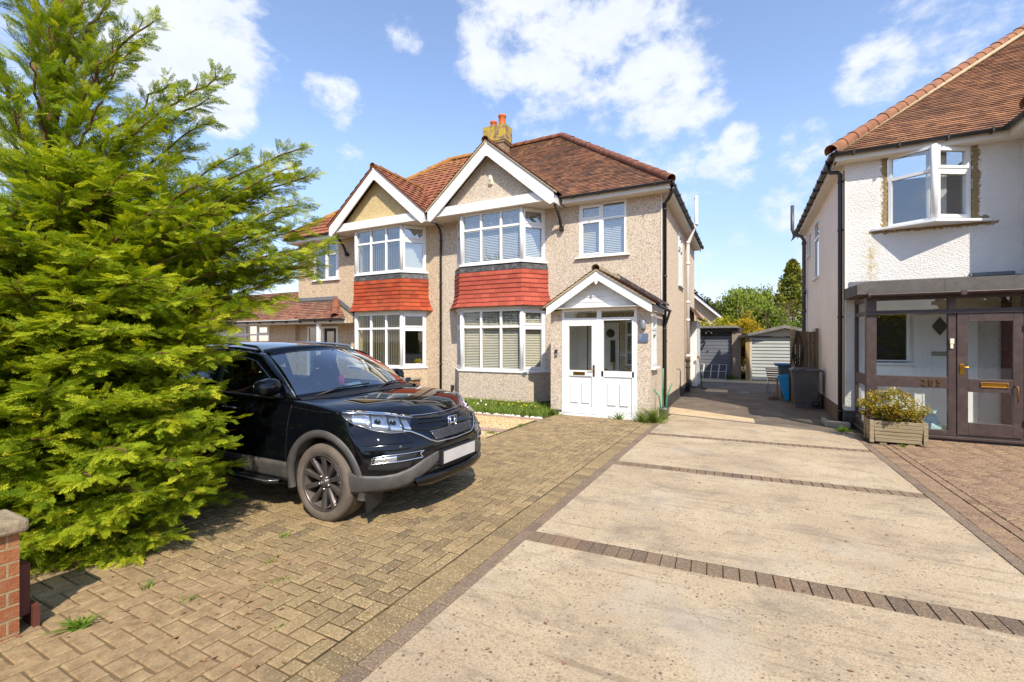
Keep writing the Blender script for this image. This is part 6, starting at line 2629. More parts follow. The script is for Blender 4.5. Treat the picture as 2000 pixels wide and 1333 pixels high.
eb([(-w_, h_), (-w_ * .78, -h_), (w_ * .78, -h_), (w_, h_), (-w_, h_)], .005)
eb([(-.036, h_ * .82), (-.028, -h_ * .82)], .008)
eb([(.036, h_ * .82), (.028, -h_ * .82)], .008)
eb([(-.03, -.004), (.03, -.004)], .008)
cb(g, 'emblem', 'chrome')
# headlights
ht = [(-77, .975), (-66, .965), (-54, .943), (-44, .918), (-34, .895)]
hb = [(-76, .950), (-69, .872), (-60, .818), (-50, .785), (-40, .782)]
for sg in (1, -1):
    g = MB()
    fn = hit_pol if sg == 1 else (lambda p, z, o: Vector((1, -1, 1)) * hit_pol(p, z, o))
    fn = hit_pol if sg == 1 else (lambda p, z, o: (lambda q: Vector((q.x, -q.y, q.z)))(hit_pol(p, z, o)))
    patch(g, ht, hb, .003, 6, 30, fn=fn)
    hl = cb(g, 'headlight', 'clad_d')
    g = MB()
    for (p0, p1, a0, a1) in ((-71, -62.5, .93, .858), (-61, -52.5, .912, .823), (-51, -44.5, .892, .803), (-43, -39.0, .872, .803)):
        patch(g, [(p0, a0 + .02), (p1, a0 + .012)], [(p0 + 2.2, a1 + .01), (p1 + 2.2, a1 - .002)], .007, 3, 6, fn=fn)
    cb(g, 'reflector', 'reflector', hl)
    g = MB()
    for ph, z in ((-57, .875), (-48, .857)):
        q = fn(ph, z, .010)
        d = Vector((q.x, q.y, 0)).normalized()
        a = d.cross(Z_)
        for rad, dd in ((.030, .0),):
            rows = []
            for k in range(5):
                th = k / 4 * PI / 2
                rows.append([q + d * (math.sin(th) * .012) + (a * math.cos(t) + Z_ * math.sin(t)) * (rad * math.cos(th) + 1e-4) for t in [2 * PI * i / 16 for i in range(17)]])
            g.grid(rows)
    cb(g, 'projector_lens', 'gloss_b', hl)
    g = MB()
    line(g, [(a, b - .012) for a, b in ht], .0065, .012, fn=fn)
    line(g, [(a, b + .006) for a, b in hb], .0035, .010, fn=fn)
    for (p0, p1) in ((-63, -60.5), (-53, -50.5), (-45, -43.5)):
        line(g, [(p0 - 2, .925), (p1 + 1, .825)], .005, .009, fn=fn, n=6)
    cb(g, 'light_strip', 'chrome', hl)
    g = MB()
    patch(g, ht, hb, .016, 6, 30, fn=fn, bulge=.006)
    cb(g, 'lens_cover', 'glass_lamp', hl)
    # fog light group
    g = MB()
    patch(g, [(-58, .605), (-50, .622), (-34, .618)], [(-60, .50), (-50, .478), (-40, .488)], .003, 5, 24, fn=fn)
    fg = cb(g, 'fog_light', 'clad_d')
    g = MB()
    patch(g, [(-56, .600), (-46, .612)], [(-57, .568), (-46, .566)], .012, 3, 10, fn=fn)
    cb(g, 'reflector', 'reflector', fg)
    g = MB()
    line(g, [(-58.5, .555), (-50, .562), (-31, .566)], .0065, .010, fn=fn)
    line(g, [(-58.5, .555), (-57, .61), (-50, .622), (-30, .620)], .005, .008, fn=fn)
    line(g, [(-31, .566), (-33, .600), (-30, .622)], .005, .008, fn=fn, n=8)
    cb(g, 'chrome_trim', 'chrome', fg)
    g = MB()
    patch(g, [(-62, .705), (-50, .715), (-36, .705)], [(-62, .655), (-50, .650), (-38, .655)], .002, 4, 24, fn=fn)
    q = fn(-44, .68, .004)
    d = Vector((q.x, q.y, 0)).normalized()
    g.tube([q, q + d * .008], .013, 12, 1)
    cb(g, 'bumper_recess', ['gloss_b', 'clad'])
    # grey skirt of the bumper
    g = MB()
    patch(g, [(-70, .475), (-62, .462), (-54, .452), (-46, .460), (-38, .492), (-30, .545), (-20, .585), (-17, .585)],
          [(-69, .30), (-62, .308), (-54, .315), (-46, .325), (-38, .352), (-30, .405), (-22, .47), (-17, .50)], .010, 6, 50, fn=fn, bulge=.006)
    cb(g, 'bumper_skirt', 'clad')
    # arch cladding
    for x0 in (0, -2.62):
        g = MB()
        rows = []
        for rad, off in ((.398, -.03), (.400, .008), (.43, .012), (.462, .009), (.468, -.004)):
            row = []
            for k in range(41):
                th = R(-14 + 208 * k / 40)
                x, z = x0 + rad * math.cos(th), .345 + rad * math.sin(th)
                q = hit_side(x, max(z, .30), off, -1)
                q.z = z
                q.y = q.y if sg == 1 else -q.y
                row.append(q)
            rows.append(row)
        g.grid(rows)
        cb(g, 'arch_trim', 'clad')
    g = MB()
    fs = lambda x, z, o: (lambda q: Vector((q.x, q.y * sg, q.z)))(hit_side(x, z, o, -1))
    patch(g, [(-.44, .475), (-2.2, .475)], [(-.44, .30), (-2.2, .30)], .014, 4, 20, fn=fs)
    cb(g, 'sill_cladding', 'clad')
    # running board
    g = MB()
    P_ = [Vector((-.52, -.93 * sg, .285)), Vector((-.60, -1.0 * sg, .285)), Vector((-2.05, -1.0 * sg, .285)), Vector((-2.15, -.92 * sg, .285))]
    rows = []
    for dy, dz in ((.10, .02), (.0, .03), (-.015, .012), (0, -.012), (.10, -.012), (.10, .02)):
        rows.append([Vector((p.x, p.y + dy * sg * (1), p.z + dz)) for p in P_])
    g.grid(rows)
    rb = cb(g, 'running_board', 'clad_d')
    g = MB()
    g.tube([p + Vector((0, -.012 * sg, .024)) for p in P_], .006, 6)
    cb(g, 'trim_strip', 'silver', rb)
    # panel gaps
    g = MB()
    for pts in ([(-.42, 1.0), (-.44, .85), (-.47, .48)], [(-1.62, 1.02), (-1.62, .48)], [(-2.32, .80), (-2.55, .98), (-2.62, 1.03)], [(-.42, .985), (-.1, .965), (.18, .965)]):
        line(g, pts, .0035, -.001, fn=fs, n=16)
    cb(g, 'panel_gap', 'clad_d')
    for x in (-1.40, -2.30):
        g = MB()
        q = [fs(x, .925, .0), fs(x, .925, .035), fs(x + .02, .925, .045), fs(x + .16, .925, .045), fs(x + .18, .925, .035), fs(x + .19, .925, 0)]
        g.tube(q, .011, 8)
        cb(g, 'door_handle', 'silver')
    g = MB()
    g.prism([(.43, -.60 * sg, .30), (.47, -.86 * sg, .30), (.47, -.84 * sg, .14), (.43, -.62 * sg, .17)], (.012, 0, 0))
    cb(g, 'air_deflector', 'clad_d')

# number plate and lower bumper
g = MB()
g.box(.80, .850, -.285, .285, .455, .59)
np_ = cb(g, 'number_plate', 'clad_d', bevel=.006)
g = MB()
g.box(.851, .855, -.265, .265, .468, .578)
cb(g, 'plate_face', 'plate', np_)
g = MB()
patch(g, [(-24, .50), (0, .50), (24, .50)], [(-30, .40), (0, .40), (30, .40)], .004, 4, 30)
cb(g, 'lower_intake', 'clad_d')
g = MB()
for z in (.47, .435):
    line(g, [(-22, z), (0, z), (22, z)], .007, .012)
cb(g, 'intake_bar', 'clad_d')
g = MB()
patch(g, [(-37, .395), (-25, .40), (0, .395), (25, .40), (37, .395)], [(-35, .325), (-22, .30), (0, .295), (22, .30), (35, .325)], .03, 5, 50, bulge=.015)
cb(g, 'bumper_lip', 'gloss_b')
# bonnet shut lines and wipers
g = MB()
for sg in (1, -1):
    ft = lambda x, y, o: hit_top(x, y * sg, o)
    line(g, [(-.34, .80), (.1, .775), (.45, .70), (.62, .60), (.72, .50)], .003, -.001, fn=ft, n=24)
cb(g, 'bonnet_gap', 'clad_d')

# ---- greenhouse
WS_B = lambda u: Vector((-.43 + .23 * (1 - u * u), .80 * u, 1.05 + .045 * (1 - u * u)))
WS_T = lambda u: Vector((-1.10 + .14 * (1 - u * u), .635 * u, 1.455 + .060 * (1 - u * u)))
rows = []
for j in range(9):
    t = j / 8
    row = []
    for i in range(25):
        u = -1 + 2 * i / 24
        p = WS_B(u).lerp(WS_T(u), t)
        p += Vector((.5, 0, .85)).normalized() * .035 * math.sin(PI * t)
        row.append(p)
    rows.append(row)
g = MB()
g.grid(rows)
cb(g, 'windscreen', 'glass_ws')
g = MB()   # black frit band round the windscreen
for j0, j1 in ((0, 1),):
    g.grid([[p + Vector((.002, 0, .003)) for p in rows[0]], [p.lerp(q, .45) + Vector((.002, 0, .003)) for p, q in zip(rows[0], rows[1])]])
g.grid([[p.lerp(q, .6) + Vector((.002, 0, .003)) for p, q in zip(rows[7], rows[8])], [p + Vector((.002, 0, .003)) for p in rows[8]]])
cb(g, 'windscreen_border', 'gloss_b')
rail = [(-1.10, .655, 1.455), (-1.30, .665, 1.485), (-1.6, .67, 1.512), (-2.0, .67, 1.525), (-2.5, .665, 1.52), (-2.95, .65, 1.495), (-3.30, .63, 1.445), (-3.45, .62, 1.40)]
rows = []
for k, (x, y, z) in enumerate(rail):
    row = []
    for i in range(25):
        u = -1 + 2 * i / 24
        cx = (.14 * (1 - u * u)) if k == 0 else (.05 * (1 - u * u) if k == 1 else 0)
        row.append(Vector((x + cx, y * u, z + .060 * (1 - u * u))))
    rows.append(row)
g = MB()
g.grid(rows)
cb(g, 'roof', 'paint', solid=.012)
# side: pillars and window frame as a painted band, glass inside it
outer = [(-.43, .82, 1.045), (-.75, .745, 1.26), (-1.10, .658, 1.458)] + rail[1:]
inner = [(-.60, .845, 1.055), (-.86, .78, 1.235), (-1.13, .735, 1.385), (-1.32, .722, 1.42), (-1.6, .715, 1.445), (-2.0, .71, 1.46), (-2.5, .705, 1.455), (-2.9, .705, 1.435), (-3.12, .71, 1.40), (-3.30, .73, 1.30)]
belt = lambda x: Vector((x, .868, 1.055 + (-.5 - x) * .012))
for sg in (-1, 1):
    S = lambda p: Vector((p[0], p[1] * sg, p[2]))
    g = MB()
    mid = [(Vector(a) + Vector(b)) / 2 + Vector((0, .022, .006)) for a, b in zip(outer, inner)]
    g.grid([[S(p) for p in outer], [S(p) for p in mid], [S(p) for p in inner]])
    cb(g, 'window_surround', 'paint', solid=.014)
    g = MB()
    rowt = [S(p) + Vector((0, -.012 * sg, 0)) for p in inner]
    rowb = [S(belt(p[0])) + Vector((0, -.012 * sg, 0)) for p in inner]
    rowm = [(a + b) / 2 + Vector((0, .012 * sg, 0)) for a, b in zip(rowt, rowb)]
    g.grid([rowt, rowm, rowb])
    cb(g, 'side_window', 'glass_car')
    g = MB()
    for x, w_ in ((-1.72, .10), (-2.72, .08)):
        zt = interp(-x, [-p[0] for p in inner][:], [p[2] for p in inner]) if False else float(np.interp(x, [p[0] for p in reversed(inner)], [p[2] for p in reversed(inner)]))
        yt = float(np.interp(x, [p[0] for p in reversed(inner)], [p[1] for p in reversed(inner)]))
        b_ = belt(x)
        g.prism([(x, (b_.y + .004) * sg, b_.z), (x - w_, (b_.y + .004) * sg, b_.z), (x - w_ * .8, (yt + .004) * sg, zt + .01), (x + .02, (yt + .004) * sg, zt + .01)], (0, .012 * sg, 0))
    g.prism([(-.60, .862 * sg, 1.06), (-.80, .868 * sg, 1.06), (-.80, .80 * sg, 1.19)], (0, .01 * sg, 0))
    cb(g, 'door_pillar', 'gloss_b')
    g = MB()
    g.tube([S(p) + Vector((0, .012 * sg, 0)) for p in inner], .0075, 6)
    g.tube([S(belt(x)) + Vector((0, .012 * sg, .0)) for x in np.linspace(-.58, -3.30, 12)], .009, 6)
    cb(g, 'chrome_trim', 'silver')
    g = MB()    # belt moulding between glass and door skin
    g.grid([[S(belt(x)) for x in np.linspace(-.40, -3.4, 20)], [S(belt(x)) + Vector((0, .02 * sg, -.03)) for x in np.linspace(-.40, -3.4, 20)], [S(belt(x)) + Vector((0, -.03 * sg, -.08)) for x in np.linspace(-.40, -3.4, 20)]])
    cb(g, 'belt_moulding', 'paint')
    g = MB()
    pr = [(x, (y - .035) * sg, z + .045) for x, y, z in rail[1:7]]
    g.tube([Vector((-1.20, .625 * sg, 1.475))] + [Vector(p) for p in pr] + [Vector((-3.35, .60 * sg, 1.45))], [.012, .02] + [.018] * (len(pr) - 1) + [.012], 8, squash=.8)
    cb(g, 'roof_rail', 'silver')
    # pale trim behind the pillars and seats
    g = MB()
    g.prism([(-1.74, .80 * sg, 1.0), (-1.80, .80 * sg, 1.0), (-1.82, .68 * sg, 1.44), (-1.76, .68 * sg, 1.44)], (0, -.03 * sg, 0))
    g.tube([Vector((-.5, .80 * sg, 1.06)), Vector((-1.12, .64 * sg, 1.43))], .028, 6)
    cb(g, 'pillar_lining', 'pale_trim')
    for sx_, nm_ in ((-1.45, 'front'), (-2.4, 'rear')):
        g = MB()
        y = .38 * sg
        g.grid([[Vector((sx_ - .02 + dx, y + .24 * u * wv, z)) for u, dx in ((-1, .0), (-.85, .07), (0, .09), (.85, .07), (1, 0), (.85, -.05), (0, -.06), (-.85, -.05), (-1, 0))]
                for z, wv in ((.80, 1), (1.0, 1.02), (1.14, .95), (1.22, .72), (1.24, .3), (1.245, .01))])
        st_ = cb(g, 'seat', 'seat')
        g = MB()
        g.grid([[Vector((sx_ - .04 + dx, y + .13 * u * wv, z)) for u, dx in ((-1, .0), (-.85, .05), (0, .06), (.85, .05), (1, 0), (.85, -.04), (0, -.05), (-.85, -.04), (-1, 0))]
                for z, wv in ((1.25, .5), (1.27, .95), (1.33, 1.05), (1.39, .95), (1.415, .5), (1.42, .01))])
        g.tube([(sx_ - .04, y - .05, 1.2), (sx_ - .04, y - .05, 1.28)], .007, 6)
        g.tube([(sx_ - .04, y + .05, 1.2), (sx_ - .04, y + .05, 1.28)], .007, 6)
        cb(g, 'headrest', 'seat', st_)
    # door mirror
    g = MB()
    V_ = []
    c_ = Vector((-.60, -.995, 1.165)) if sg < 0 else Vector((-.76, -.915, 1.15))
    rows = []
    for k in range(9):
        a = -PI / 2 + PI * k / 8
        row = []
        for i in range(17):
            t = 2 * PI * i / 16
            se = lambda v, e: math.copysign(abs(v) ** e, v)
            ca, sa = se(math.cos(a), .55), se(math.sin(a), .8)
            row.append(Vector((c_.x + (.075 * se(math.cos(t), .8) * ca if sg < 0 else .115 * sa), (c_.y + (.115 * sa if sg < 0 else .06 * se(math.cos(t), .8) * ca)) * -sg, c_.z + .085 * se(math.sin(t), .75) * ca * (1 - .12 * (sa < 0)))))
        rows.append(row)
    g.grid(rows)
    mr_ = cb(g, 'door_mirror', 'paint')
    g = MB()
    g.tube([Vector((-.60, .86 * sg, 1.055)), Vector((-.59, .91 * sg, 1.075)), Vector((-.60, .97 * sg, 1.10))], [.05, .04, .045], 8, squash=.5)
    cb(g, 'mirror_stalk', 'clad_d', mr_)
# back of the car
g = MB()
rows = []
for (x, y, z, cr_) in ((-3.45, .62, 1.40, .06), (-3.58, .70, 1.20, .03), (-3.66, .76, 1.04, .02), (-3.70, .80, .9, .0)):
    rows.append([Vector((x - .06 * (1 - u * u), y * u, z + cr_ * (1 - u * u))) for u in [-1 + 2 * i / 16 for i in range(17)]])
g.grid(rows)
for sg in (-1, 1):
    g.grid([[Vector((-3.30, .73 * sg, 1.30)), Vector((-3.45, .62 * sg, 1.40))], [Vector((-3.4, .80 * sg, 1.10)), Vector((-3.58, .70 * sg, 1.20))], [Vector((-3.4, .85 * sg, .95)), Vector((-3.66, .76 * sg, 1.04))]])
cb(g, 'tailgate', 'paint')
g = MB()
g.grid([[p + Vector((-.012, 0, .004)) for p in rows[0][2:-2]], [p + Vector((-.012, 0, 0)) for p in rows[1][2:-2]]])
cb(g, 'rear_window', 'glass_car')
for sg in (-1, 1):
    g = MB()
    g.box(-3.60, -3.42, min(.74 * sg, .80 * sg), max(.74 * sg, .80 * sg), .88, 1.15)
    cb(g, 'tail_light', 'amber', bevel=.02)
# dashboard, wheel, mirror, things on the dash
g = MB()
g.grid([[Vector((x, y, z - .02 * abs(y))) for y in np.linspace(-.74, .74, 9)] for x, z in ((-.44, 1.055), (-.60, 1.045), (-.78, 1.03), (-.86, .98), (-.90, .8))])
cb(g, 'dashboard', 'dash')
g = MB()
ctr = Vector((-1.02, -.37, 1.03))
g.tube([ctr + Vector((-.06 * math.sin(t) * 1.2, .18 * math.cos(t), .17 * math.sin(t))) for t in [2 * PI * i / 24 for i in range(25)]], .015, 8)
g.tube([ctr - Y_ * .17, ctr + Y_ * .17], .02, 6)
g.tube([ctr, ctr + Vector((.15, 0, -.08))], .04, 8)
cb(g, 'steering_wheel', 'seat')
g = MB()
g.box(-.95, -.93, -.10, .10, 1.395, 1.455)
g.tube([(-.93, 0, 1.44), (-.88, 0, 1.49)], .01, 6)
cb(g, 'rear_view_mirror', 'clad_d', bevel=.008)
g = MB()
g.prism([(-.62, .02, 1.06), (-.62, .22, 1.06), (-.72, .25, 1.11), (-.72, .0, 1.10)], (0, 0, .008))
g.prism([(-.56, -.10, 1.055), (-.58, .12, 1.055), (-.68, .12, 1.06), (-.66, -.14, 1.06)], (0, 0, .012))
cb(g, 'papers', 'paper')
g = MB()
g.prism([(-.80, .02, 1.08), (-.80, .09, 1.10), (-.82, .09, 1.20), (-.82, .04, 1.21), (-.81, .0, 1.15)], (.006, 0, 0))
cb(g, 'air_freshener', 'pink')
g = MB()
for y0, y1 in ((-.70, -.10), (-.02, .55)):
    a, b = Vector((-.36 + .1, y0, 1.075)), Vector((-.38 + .16, y1, 1.105))
    g.tube([WS_B(y0 / .8) + Vector((.03, 0, .0)), WS_B((y0 + .25) / .8) + Vector((-.02, 0, .045)), WS_B(y1 / .8) + Vector((-.03, 0, .05))], .009, 6)
g.grid([[WS_B(u) + Vector((.10, 0, -.02)) for u in np.linspace(-1, 1, 15)], [WS_B(u) + Vector((.01, 0, .004)) for u in np.linspace(-1, 1, 15)], [WS_B(u) + Vector((-.06, 0, .0)) for u in np.linspace(-1, 1, 15)]])
cb(g, 'wiper', 'clad_d')

# wheels
for x in (0.0, -2.62):
    for sg in (-1, 1):
        Yo = .905 * sg

        def yv(d):
            return Yo - sg * d       # d = depth inwards from the outer face
        g = MB()
        prof = [(.250, yv(.012)), (.262, yv(.004)), (.29, yv(-.004)), (.318, yv(.0)), (.334, yv(.014)), (.342, yv(.034)), (.345, yv(.06)), (.345, yv(.19)), (.338, yv(.215)), (.30, yv(.235)), (.25, yv(.22)), (.22, yv(.22)), (.22, yv(.012))]
        g.lathe((x, 0, .343), prof, 64, 'Y')
        ty = cb(g, 'wheel', 'tyre')
        g = MB()
        for k in range(72):
            t = 2 * PI * k / 72
            for (d0, d1) in ((.04, .075), (.155, .20)):
                ca, sa = math.cos(t), math.sin(t)
                ca2, sa2 = math.cos(t + .05), math.sin(t + .05)
                r0 = .3475
                g.add([(x + r0 * ca, yv(d0), .343 + r0 * sa), (x + r0 * ca2, yv(d0), .343 + r0 * sa2), (x + r0 * ca2, yv(d1), .343 + r0 * sa2), (x + r0 * ca, yv(d1), .343 + r0 * sa)], [(0, 1, 2, 3)])
        cb(g, 'tread_block', 'tread', ty)
        g = MB()
        g.lathe((x, 0, .343), [(.252, yv(.010)), (.246, yv(.004)), (.236, yv(.010)), (.232, yv(.03)), (.225, yv(.17)), (.10, yv(.19)), (0, yv(.19))], 48, 'Y')
        cb(g, 'rim', 'alloy', ty)
        g = MB()
        for k in range(10):
            t = R(90 + 36 * k)
            d = Vector((math.cos(t), 0, math.sin(t)))
            s = Vector((-math.sin(t), 0, math.cos(t)))
            c0 = Vector((x, 0, .343))
            pts = []
            for rad, hw, dep, th in ((.045, .020, .045, .03), (.10, .021, .030, .03), (.17, .025, .020, .03), (.238, .034, .012, .03)):
                pts.append([c0 + d * rad + s * hw + Y_ * (yv(dep + .018)), c0 + d * rad + s * hw * .6 + Y_ * yv(dep), c0 + d * rad - s * hw * .6 + Y_ * yv(dep), c0 + d * rad - s * hw + Y_ * yv(dep + .018),
                            c0 + d * rad - s * hw * .6 + Y_ * yv(dep + .05), c0 + d * rad + s * hw * .6 + Y_ * yv(dep + .05), c0 + d * rad + s * hw + Y_ * yv(dep + .018)])
            g.grid(pts, smooth=False)
        cb(g, 'spokes', 'alloy', ty)
        g = MB()
        g.lathe((x, 0, .343), [(0, yv(.018)), (.03, yv(.018)), (.036, yv(.022)), (.045, yv(.04)), (.07, yv(.06)), (0, yv(.06))], 24, 'Y')
        cb(g, 'hub_cap', 'alloy', ty)
        g = MB()
        for k in range(5):
            t = R(54 + 72 * k)
            g.lathe((x + .058 * math.cos(t), 0, .343 + .058 * math.sin(t)), [(0, yv(.022)), (.010, yv(.022)), (.010, yv(.06)), (0, yv(.06))], 8, 'Y')
        cb(g, 'wheel_nuts', 'alloy_e', ty)
        g = MB()
        for pts in ([(-.012, .016), (-.009, -.016)], [(.012, .016), (.009, -.016)], [(-.01, 0), (.01, 0)]):
            g.tube([Vector((x + a, yv(.014), .343 + b)) for a, b in pts], .003, 6)
        cb(g, 'emblem', 'chrome', ty)
        g = MB()
        g.lathe((x, 0, .343), [(0, yv(.10)), (.15, yv(.10)), (.155, yv(.115)), (0, yv(.12))], 32, 'Y')
        cb(g, 'brake_disc', 'alloy_e', ty)
# ---------------------------------------------------------------- vegetation
def quads_mesh(name, V, F, tint, mat, parent=None, base=None):
    """V (n,3), F (m,4) arrays -> one mesh object"""
    me = bpy.data.meshes.new(name)
    V = np.asarray(V, dtype=np.float64)
    off = Vector((0, 0, 0))
    if parent is None and base is not None:
        off = Vector(base)
        V = V - np.array(base)
    n, m = len(V), len(F)
    me.vertices.add(n)
    me.vertices.foreach_set('co', V.astype(np.float32).ravel())
    me.loops.add(m * 4)
    me.loops.foreach_set('vertex_index', np.asarray(F, dtype=np.int32).ravel())
    me.polygons.add(m)
    me.polygons.foreach_set('loop_start', np.arange(0, m * 4, 4, dtype=np.int32))
    try:
        me.polygons.foreach_set('loop_total', np.full(m, 4, dtype=np.int32))
    except Exception:
        pass
    me.update(calc_edges=True)
    me.validate()
    me.materials.append(M[mat])
    o = bpy.data.objects.new(name, me)
    COL.objects.link(o)
    a = me.attributes.new('tint', 'FLOAT', 'POINT')
    a.data.foreach_set('value', np.asarray(tint, dtype=np.float32))
    o.location = off
    if parent is not None:
        o.parent = parent
        o.location = -WORLD.get(parent.name, Vector((0, 0, 0)))
    return o


def frond_template(npairs=7, sub=1, seed=0):
    r = np.random.default_rng(seed)
    V, F, T = [], [], []

    def leaf(p, d, L, w, t0, t1):
        d = d / np.linalg.norm(d)
        s = np.array([-d[1], d[0], 0])
        b = len(V)
        V.extend([p, p + d * L * .55 + s * w, p + d * L, p + d * L * .55 - s * w])
        T.extend([t0, (t0 + t1) / 2, t1, (t0 + t1) / 2])
        F.append([b, b + 1, b + 2, b + 3])
    leaf(np.array([0, 0, 0.]), np.array([1., 0, 0]), 1.0, .018, .25, .9)
    for i in range(npairs):
        s = .08 + .80 * i / npairs
        for sg in (-1, 1):
            s2 = s + (0 if sg > 0 else .05)
            L = .50 * (1 - .60 * s2) * r.uniform(.75, 1.15)
            a = sg * (.55 + r.uniform(-.12, .12))
            d = np.array([math.cos(a), math.sin(a), r.uniform(-.12, .12)])
            p = np.array([s2, 0, 0.])
            leaf(p, d, L, .019, .2, .85)
            for k in range(sub):
                q = p + d * L * (.3 + .3 * k)
                for sg2 in (-1, 1):
                    a2 = a + sg2 * .5
                    leaf(q, np.array([math.cos(a2), math.sin(a2), r.uniform(-.15, .15)]), L * .50, .016, .35, 1.0)
    V = np.array(V)
    V[:, 2] -= .22 * V[:, 0] ** 2      # droops to the tip
    return V, np.array(F), np.array(T)


def frames(D, N):
    D = D / np.linalg.norm(D, axis=1, keepdims=True)
    S = np.cross(N, D)
    S /= np.linalg.norm(S, axis=1, keepdims=True) + 1e-9
    N = np.cross(D, S)
    return D, S, N


def scatter(tmpl, pos, D, N, scale, tint, amp=.45):
    """tmpl (V,F,T); arrays of positions, directions, normals, scales, tints"""
    V, F, T = tmpl
    D, S, N = frames(D, N)
    P = pos[:, None, :] + scale[:, None, None] * (V[None, :, 0:1] * D[:, None, :] + V[None, :, 1:2] * S[:, None, :] + V[None, :, 2:3] * N[:, None, :])
    n, m = len(pos), len(V)
    FF = (F[None, :, :] + (np.arange(n) * m)[:, None, None]).reshape(-1, 4)
    TT = np.clip(tint[:, None] + (T[None, :] - .55) * amp, 0, 1)
    return P.reshape(-1, 3), FF, TT.ravel()


def join(parts):
    V, F, T, b = [], [], [], 0
    for v, f, t in parts:
        V.append(v)
        F.append(f + b)
        T.append(t)
        b += len(v)
    return np.concatenate(V), np.concatenate(F), np.concatenate(T)


nr = np.random.default_rng(42)
TR = np.array([-5.5, 1.7, 0.0])
RG, FW = np.array([.8897, .4565, 0]), np.array([-.4565, .8897, 0])


def at(px, py, d):
    """a measured direction of the photo at depth d -> world point"""
    u, v = (px - 1000) / 889., (666.5 - py) / 889.
    return np.array([d * (-.4565 + .8897 * u), d * (.8897 + .4565 * u), 1.6 + d * v])


limbs = []   # (P0, P1, P2, radius, twig_len, density)


def limb(z0, tip, lift=.25, rad=.022, tw=.34, den=1.0, base=None):
    b = TR.copy() if base is None else np.array(base, dtype=float)
    b[2] = z0
    tip = np.array(tip)
    mid = b * .5 + tip * .5
    mid[2] = b[2] * .42 + tip[2] * .58 + lift
    limbs.append((b, mid, tip, rad, tw, den))


# long plumes reaching right, one for each that stands out against the sky
for (px, py, d, z0, lift, tw, den) in [
        (300, 42, 3.8, 3.1, .35, .30, 1.0), (262, 92, 4.0, 2.9, .3, .28, .9), (245, 132, 4.1, 3.0, .2, .24, .8),
        (425, 148, 3.7, 2.5, .25, .30, 1.1), (408, 192, 3.8, 2.5, .2, .25, .9), (412, 240, 3.9, 2.2, .2, .28, 1.1), (330, 165, 4.1, 2.6, .2, .3, 1.0),
        (590, 290, 3.75, 1.9, .25, .30, 1.1), (470, 300, 4.0, 1.9, .2, .28, 1.0), (602, 345, 3.9, 1.5, .35, .28, .9), (560, 330, 3.7, 1.4, .3, .32, 1.0),
        (585, 400, 3.8, 1.3, .3, .34, 1.1), (600, 440, 3.8, 1.3, .3, .34, 1.1), (632, 478, 3.75, 1.2, .3, .32, 1.1), (625, 498, 3.9, 1.2, .2, .30, 1.0), (600, 540, 3.8, 1.1, .25, .32, 1.1),
        (540, 585, 3.8, 1.0, .2, .34, 1.1), (500, 600, 3.6, .9, .2, .36, 1.1), (470, 440, 3.5, 1.3, .3, .38, 1.1), (520, 500, 3.6, 1.2, .3, .38, 1.1),
        (400, 360, 3.6, 1.6, .3, .38, 1.1), (330, 320, 3.7, 1.8, .3, .36, 1.1), (450, 520, 3.9, 1.2, .3, .36, 1.0), (540, 450, 4.1, 1.3, .3, .36, 1.0),
        (180, -30, 4.0, 3.4, .3, .30, 1.0), (120, -60, 4.1, 3.6, .3, .3, .9), (60, -70, 3.9, 3.6, .3, .3, .9), (230, -20, 4.1, 3.3, .3, .28, .9), (10, -40, 4.2, 3.6, .3, .3, .9),
        (200, 200, 3.5, 2.5, .2, .36, 1.0), (60, 120, 3.6, 2.9, .2, .34, .9), (20, 210, 3.5, 2.6, .2, .36, 1.0), (260, 260, 3.6, 2.2, .2, .36, 1.1), (140, 300, 3.4, 2.1, .2, .38, 1.1),
        (-60, 60, 3.9, 3.0, .2, .34, .9), (-80, 250, 3.6, 2.5, .2, .36, 1.0)]:
    limb(z0, at(px, py, d), lift, .02, tw, den)
# the skirt of foliage down to the ground
for i in range(250):
    z = .06 + 2.9 * nr.random() ** 1.15
    a = nr.uniform(-math.pi * .86, math.pi * .62)     # around the trunk, 0 = camera right
    prof = np.interp(z, [0, .25, .7, 1.3, 1.9, 2.5, 3.2], [1.40, 1.52, 1.6, 1.6, 1.45, 1.2, .9])
    r_ = prof * nr.uniform(.78, 1.04)
    dv = RG * math.cos(a) - FW * math.sin(a) * -1
    tip = TR + dv * r_ + np.array([0, 0, z])
    limb(max(.08, z - .55), tip, .08, .014, .36, 1.1)

for (px, py, d) in [(70, 1010, 3.0), (60, 1075, 3.1), (100, 1105, 3.15), (150, 1125, 3.12), (215, 1095, 3.2), (270, 1080, 3.25), (325, 1050, 3.3), (350, 1000, 3.35), (385, 960, 3.4),
                    (400, 915, 3.45), (425, 870, 3.5), (430, 820, 3.55), (130, 1040, 3.0), (190, 1030, 3.0), (240, 1000, 3.05), (300, 960, 3.1), (30, 940, 3.0), (110, 960, 2.95), (180, 930, 2.95),
                    (340, 900, 3.2), (250, 880, 3.0), (60, 860, 3.0), (390, 760, 3.4), (420, 700, 3.5), (440, 660, 3.5), (20, 1040, 3.3), (410, 640, 3.4), (360, 820, 3.2), (300, 780, 3.1), (200, 780, 3.0),
                    (100, 760, 3.0), (20, 720, 3.1), (330, 690, 3.15), (240, 640, 3.1), (140, 620, 3.1), (40, 560, 3.2), (380, 580, 3.3), (300, 540, 3.2), (200, 500, 3.2), (90, 460, 3.2)]:
    q = at(px, py, d)
    q[2] = max(q[2], .07)
    limb(max(.10, q[2] - .35), q, .06, .014, .34, 1.3)
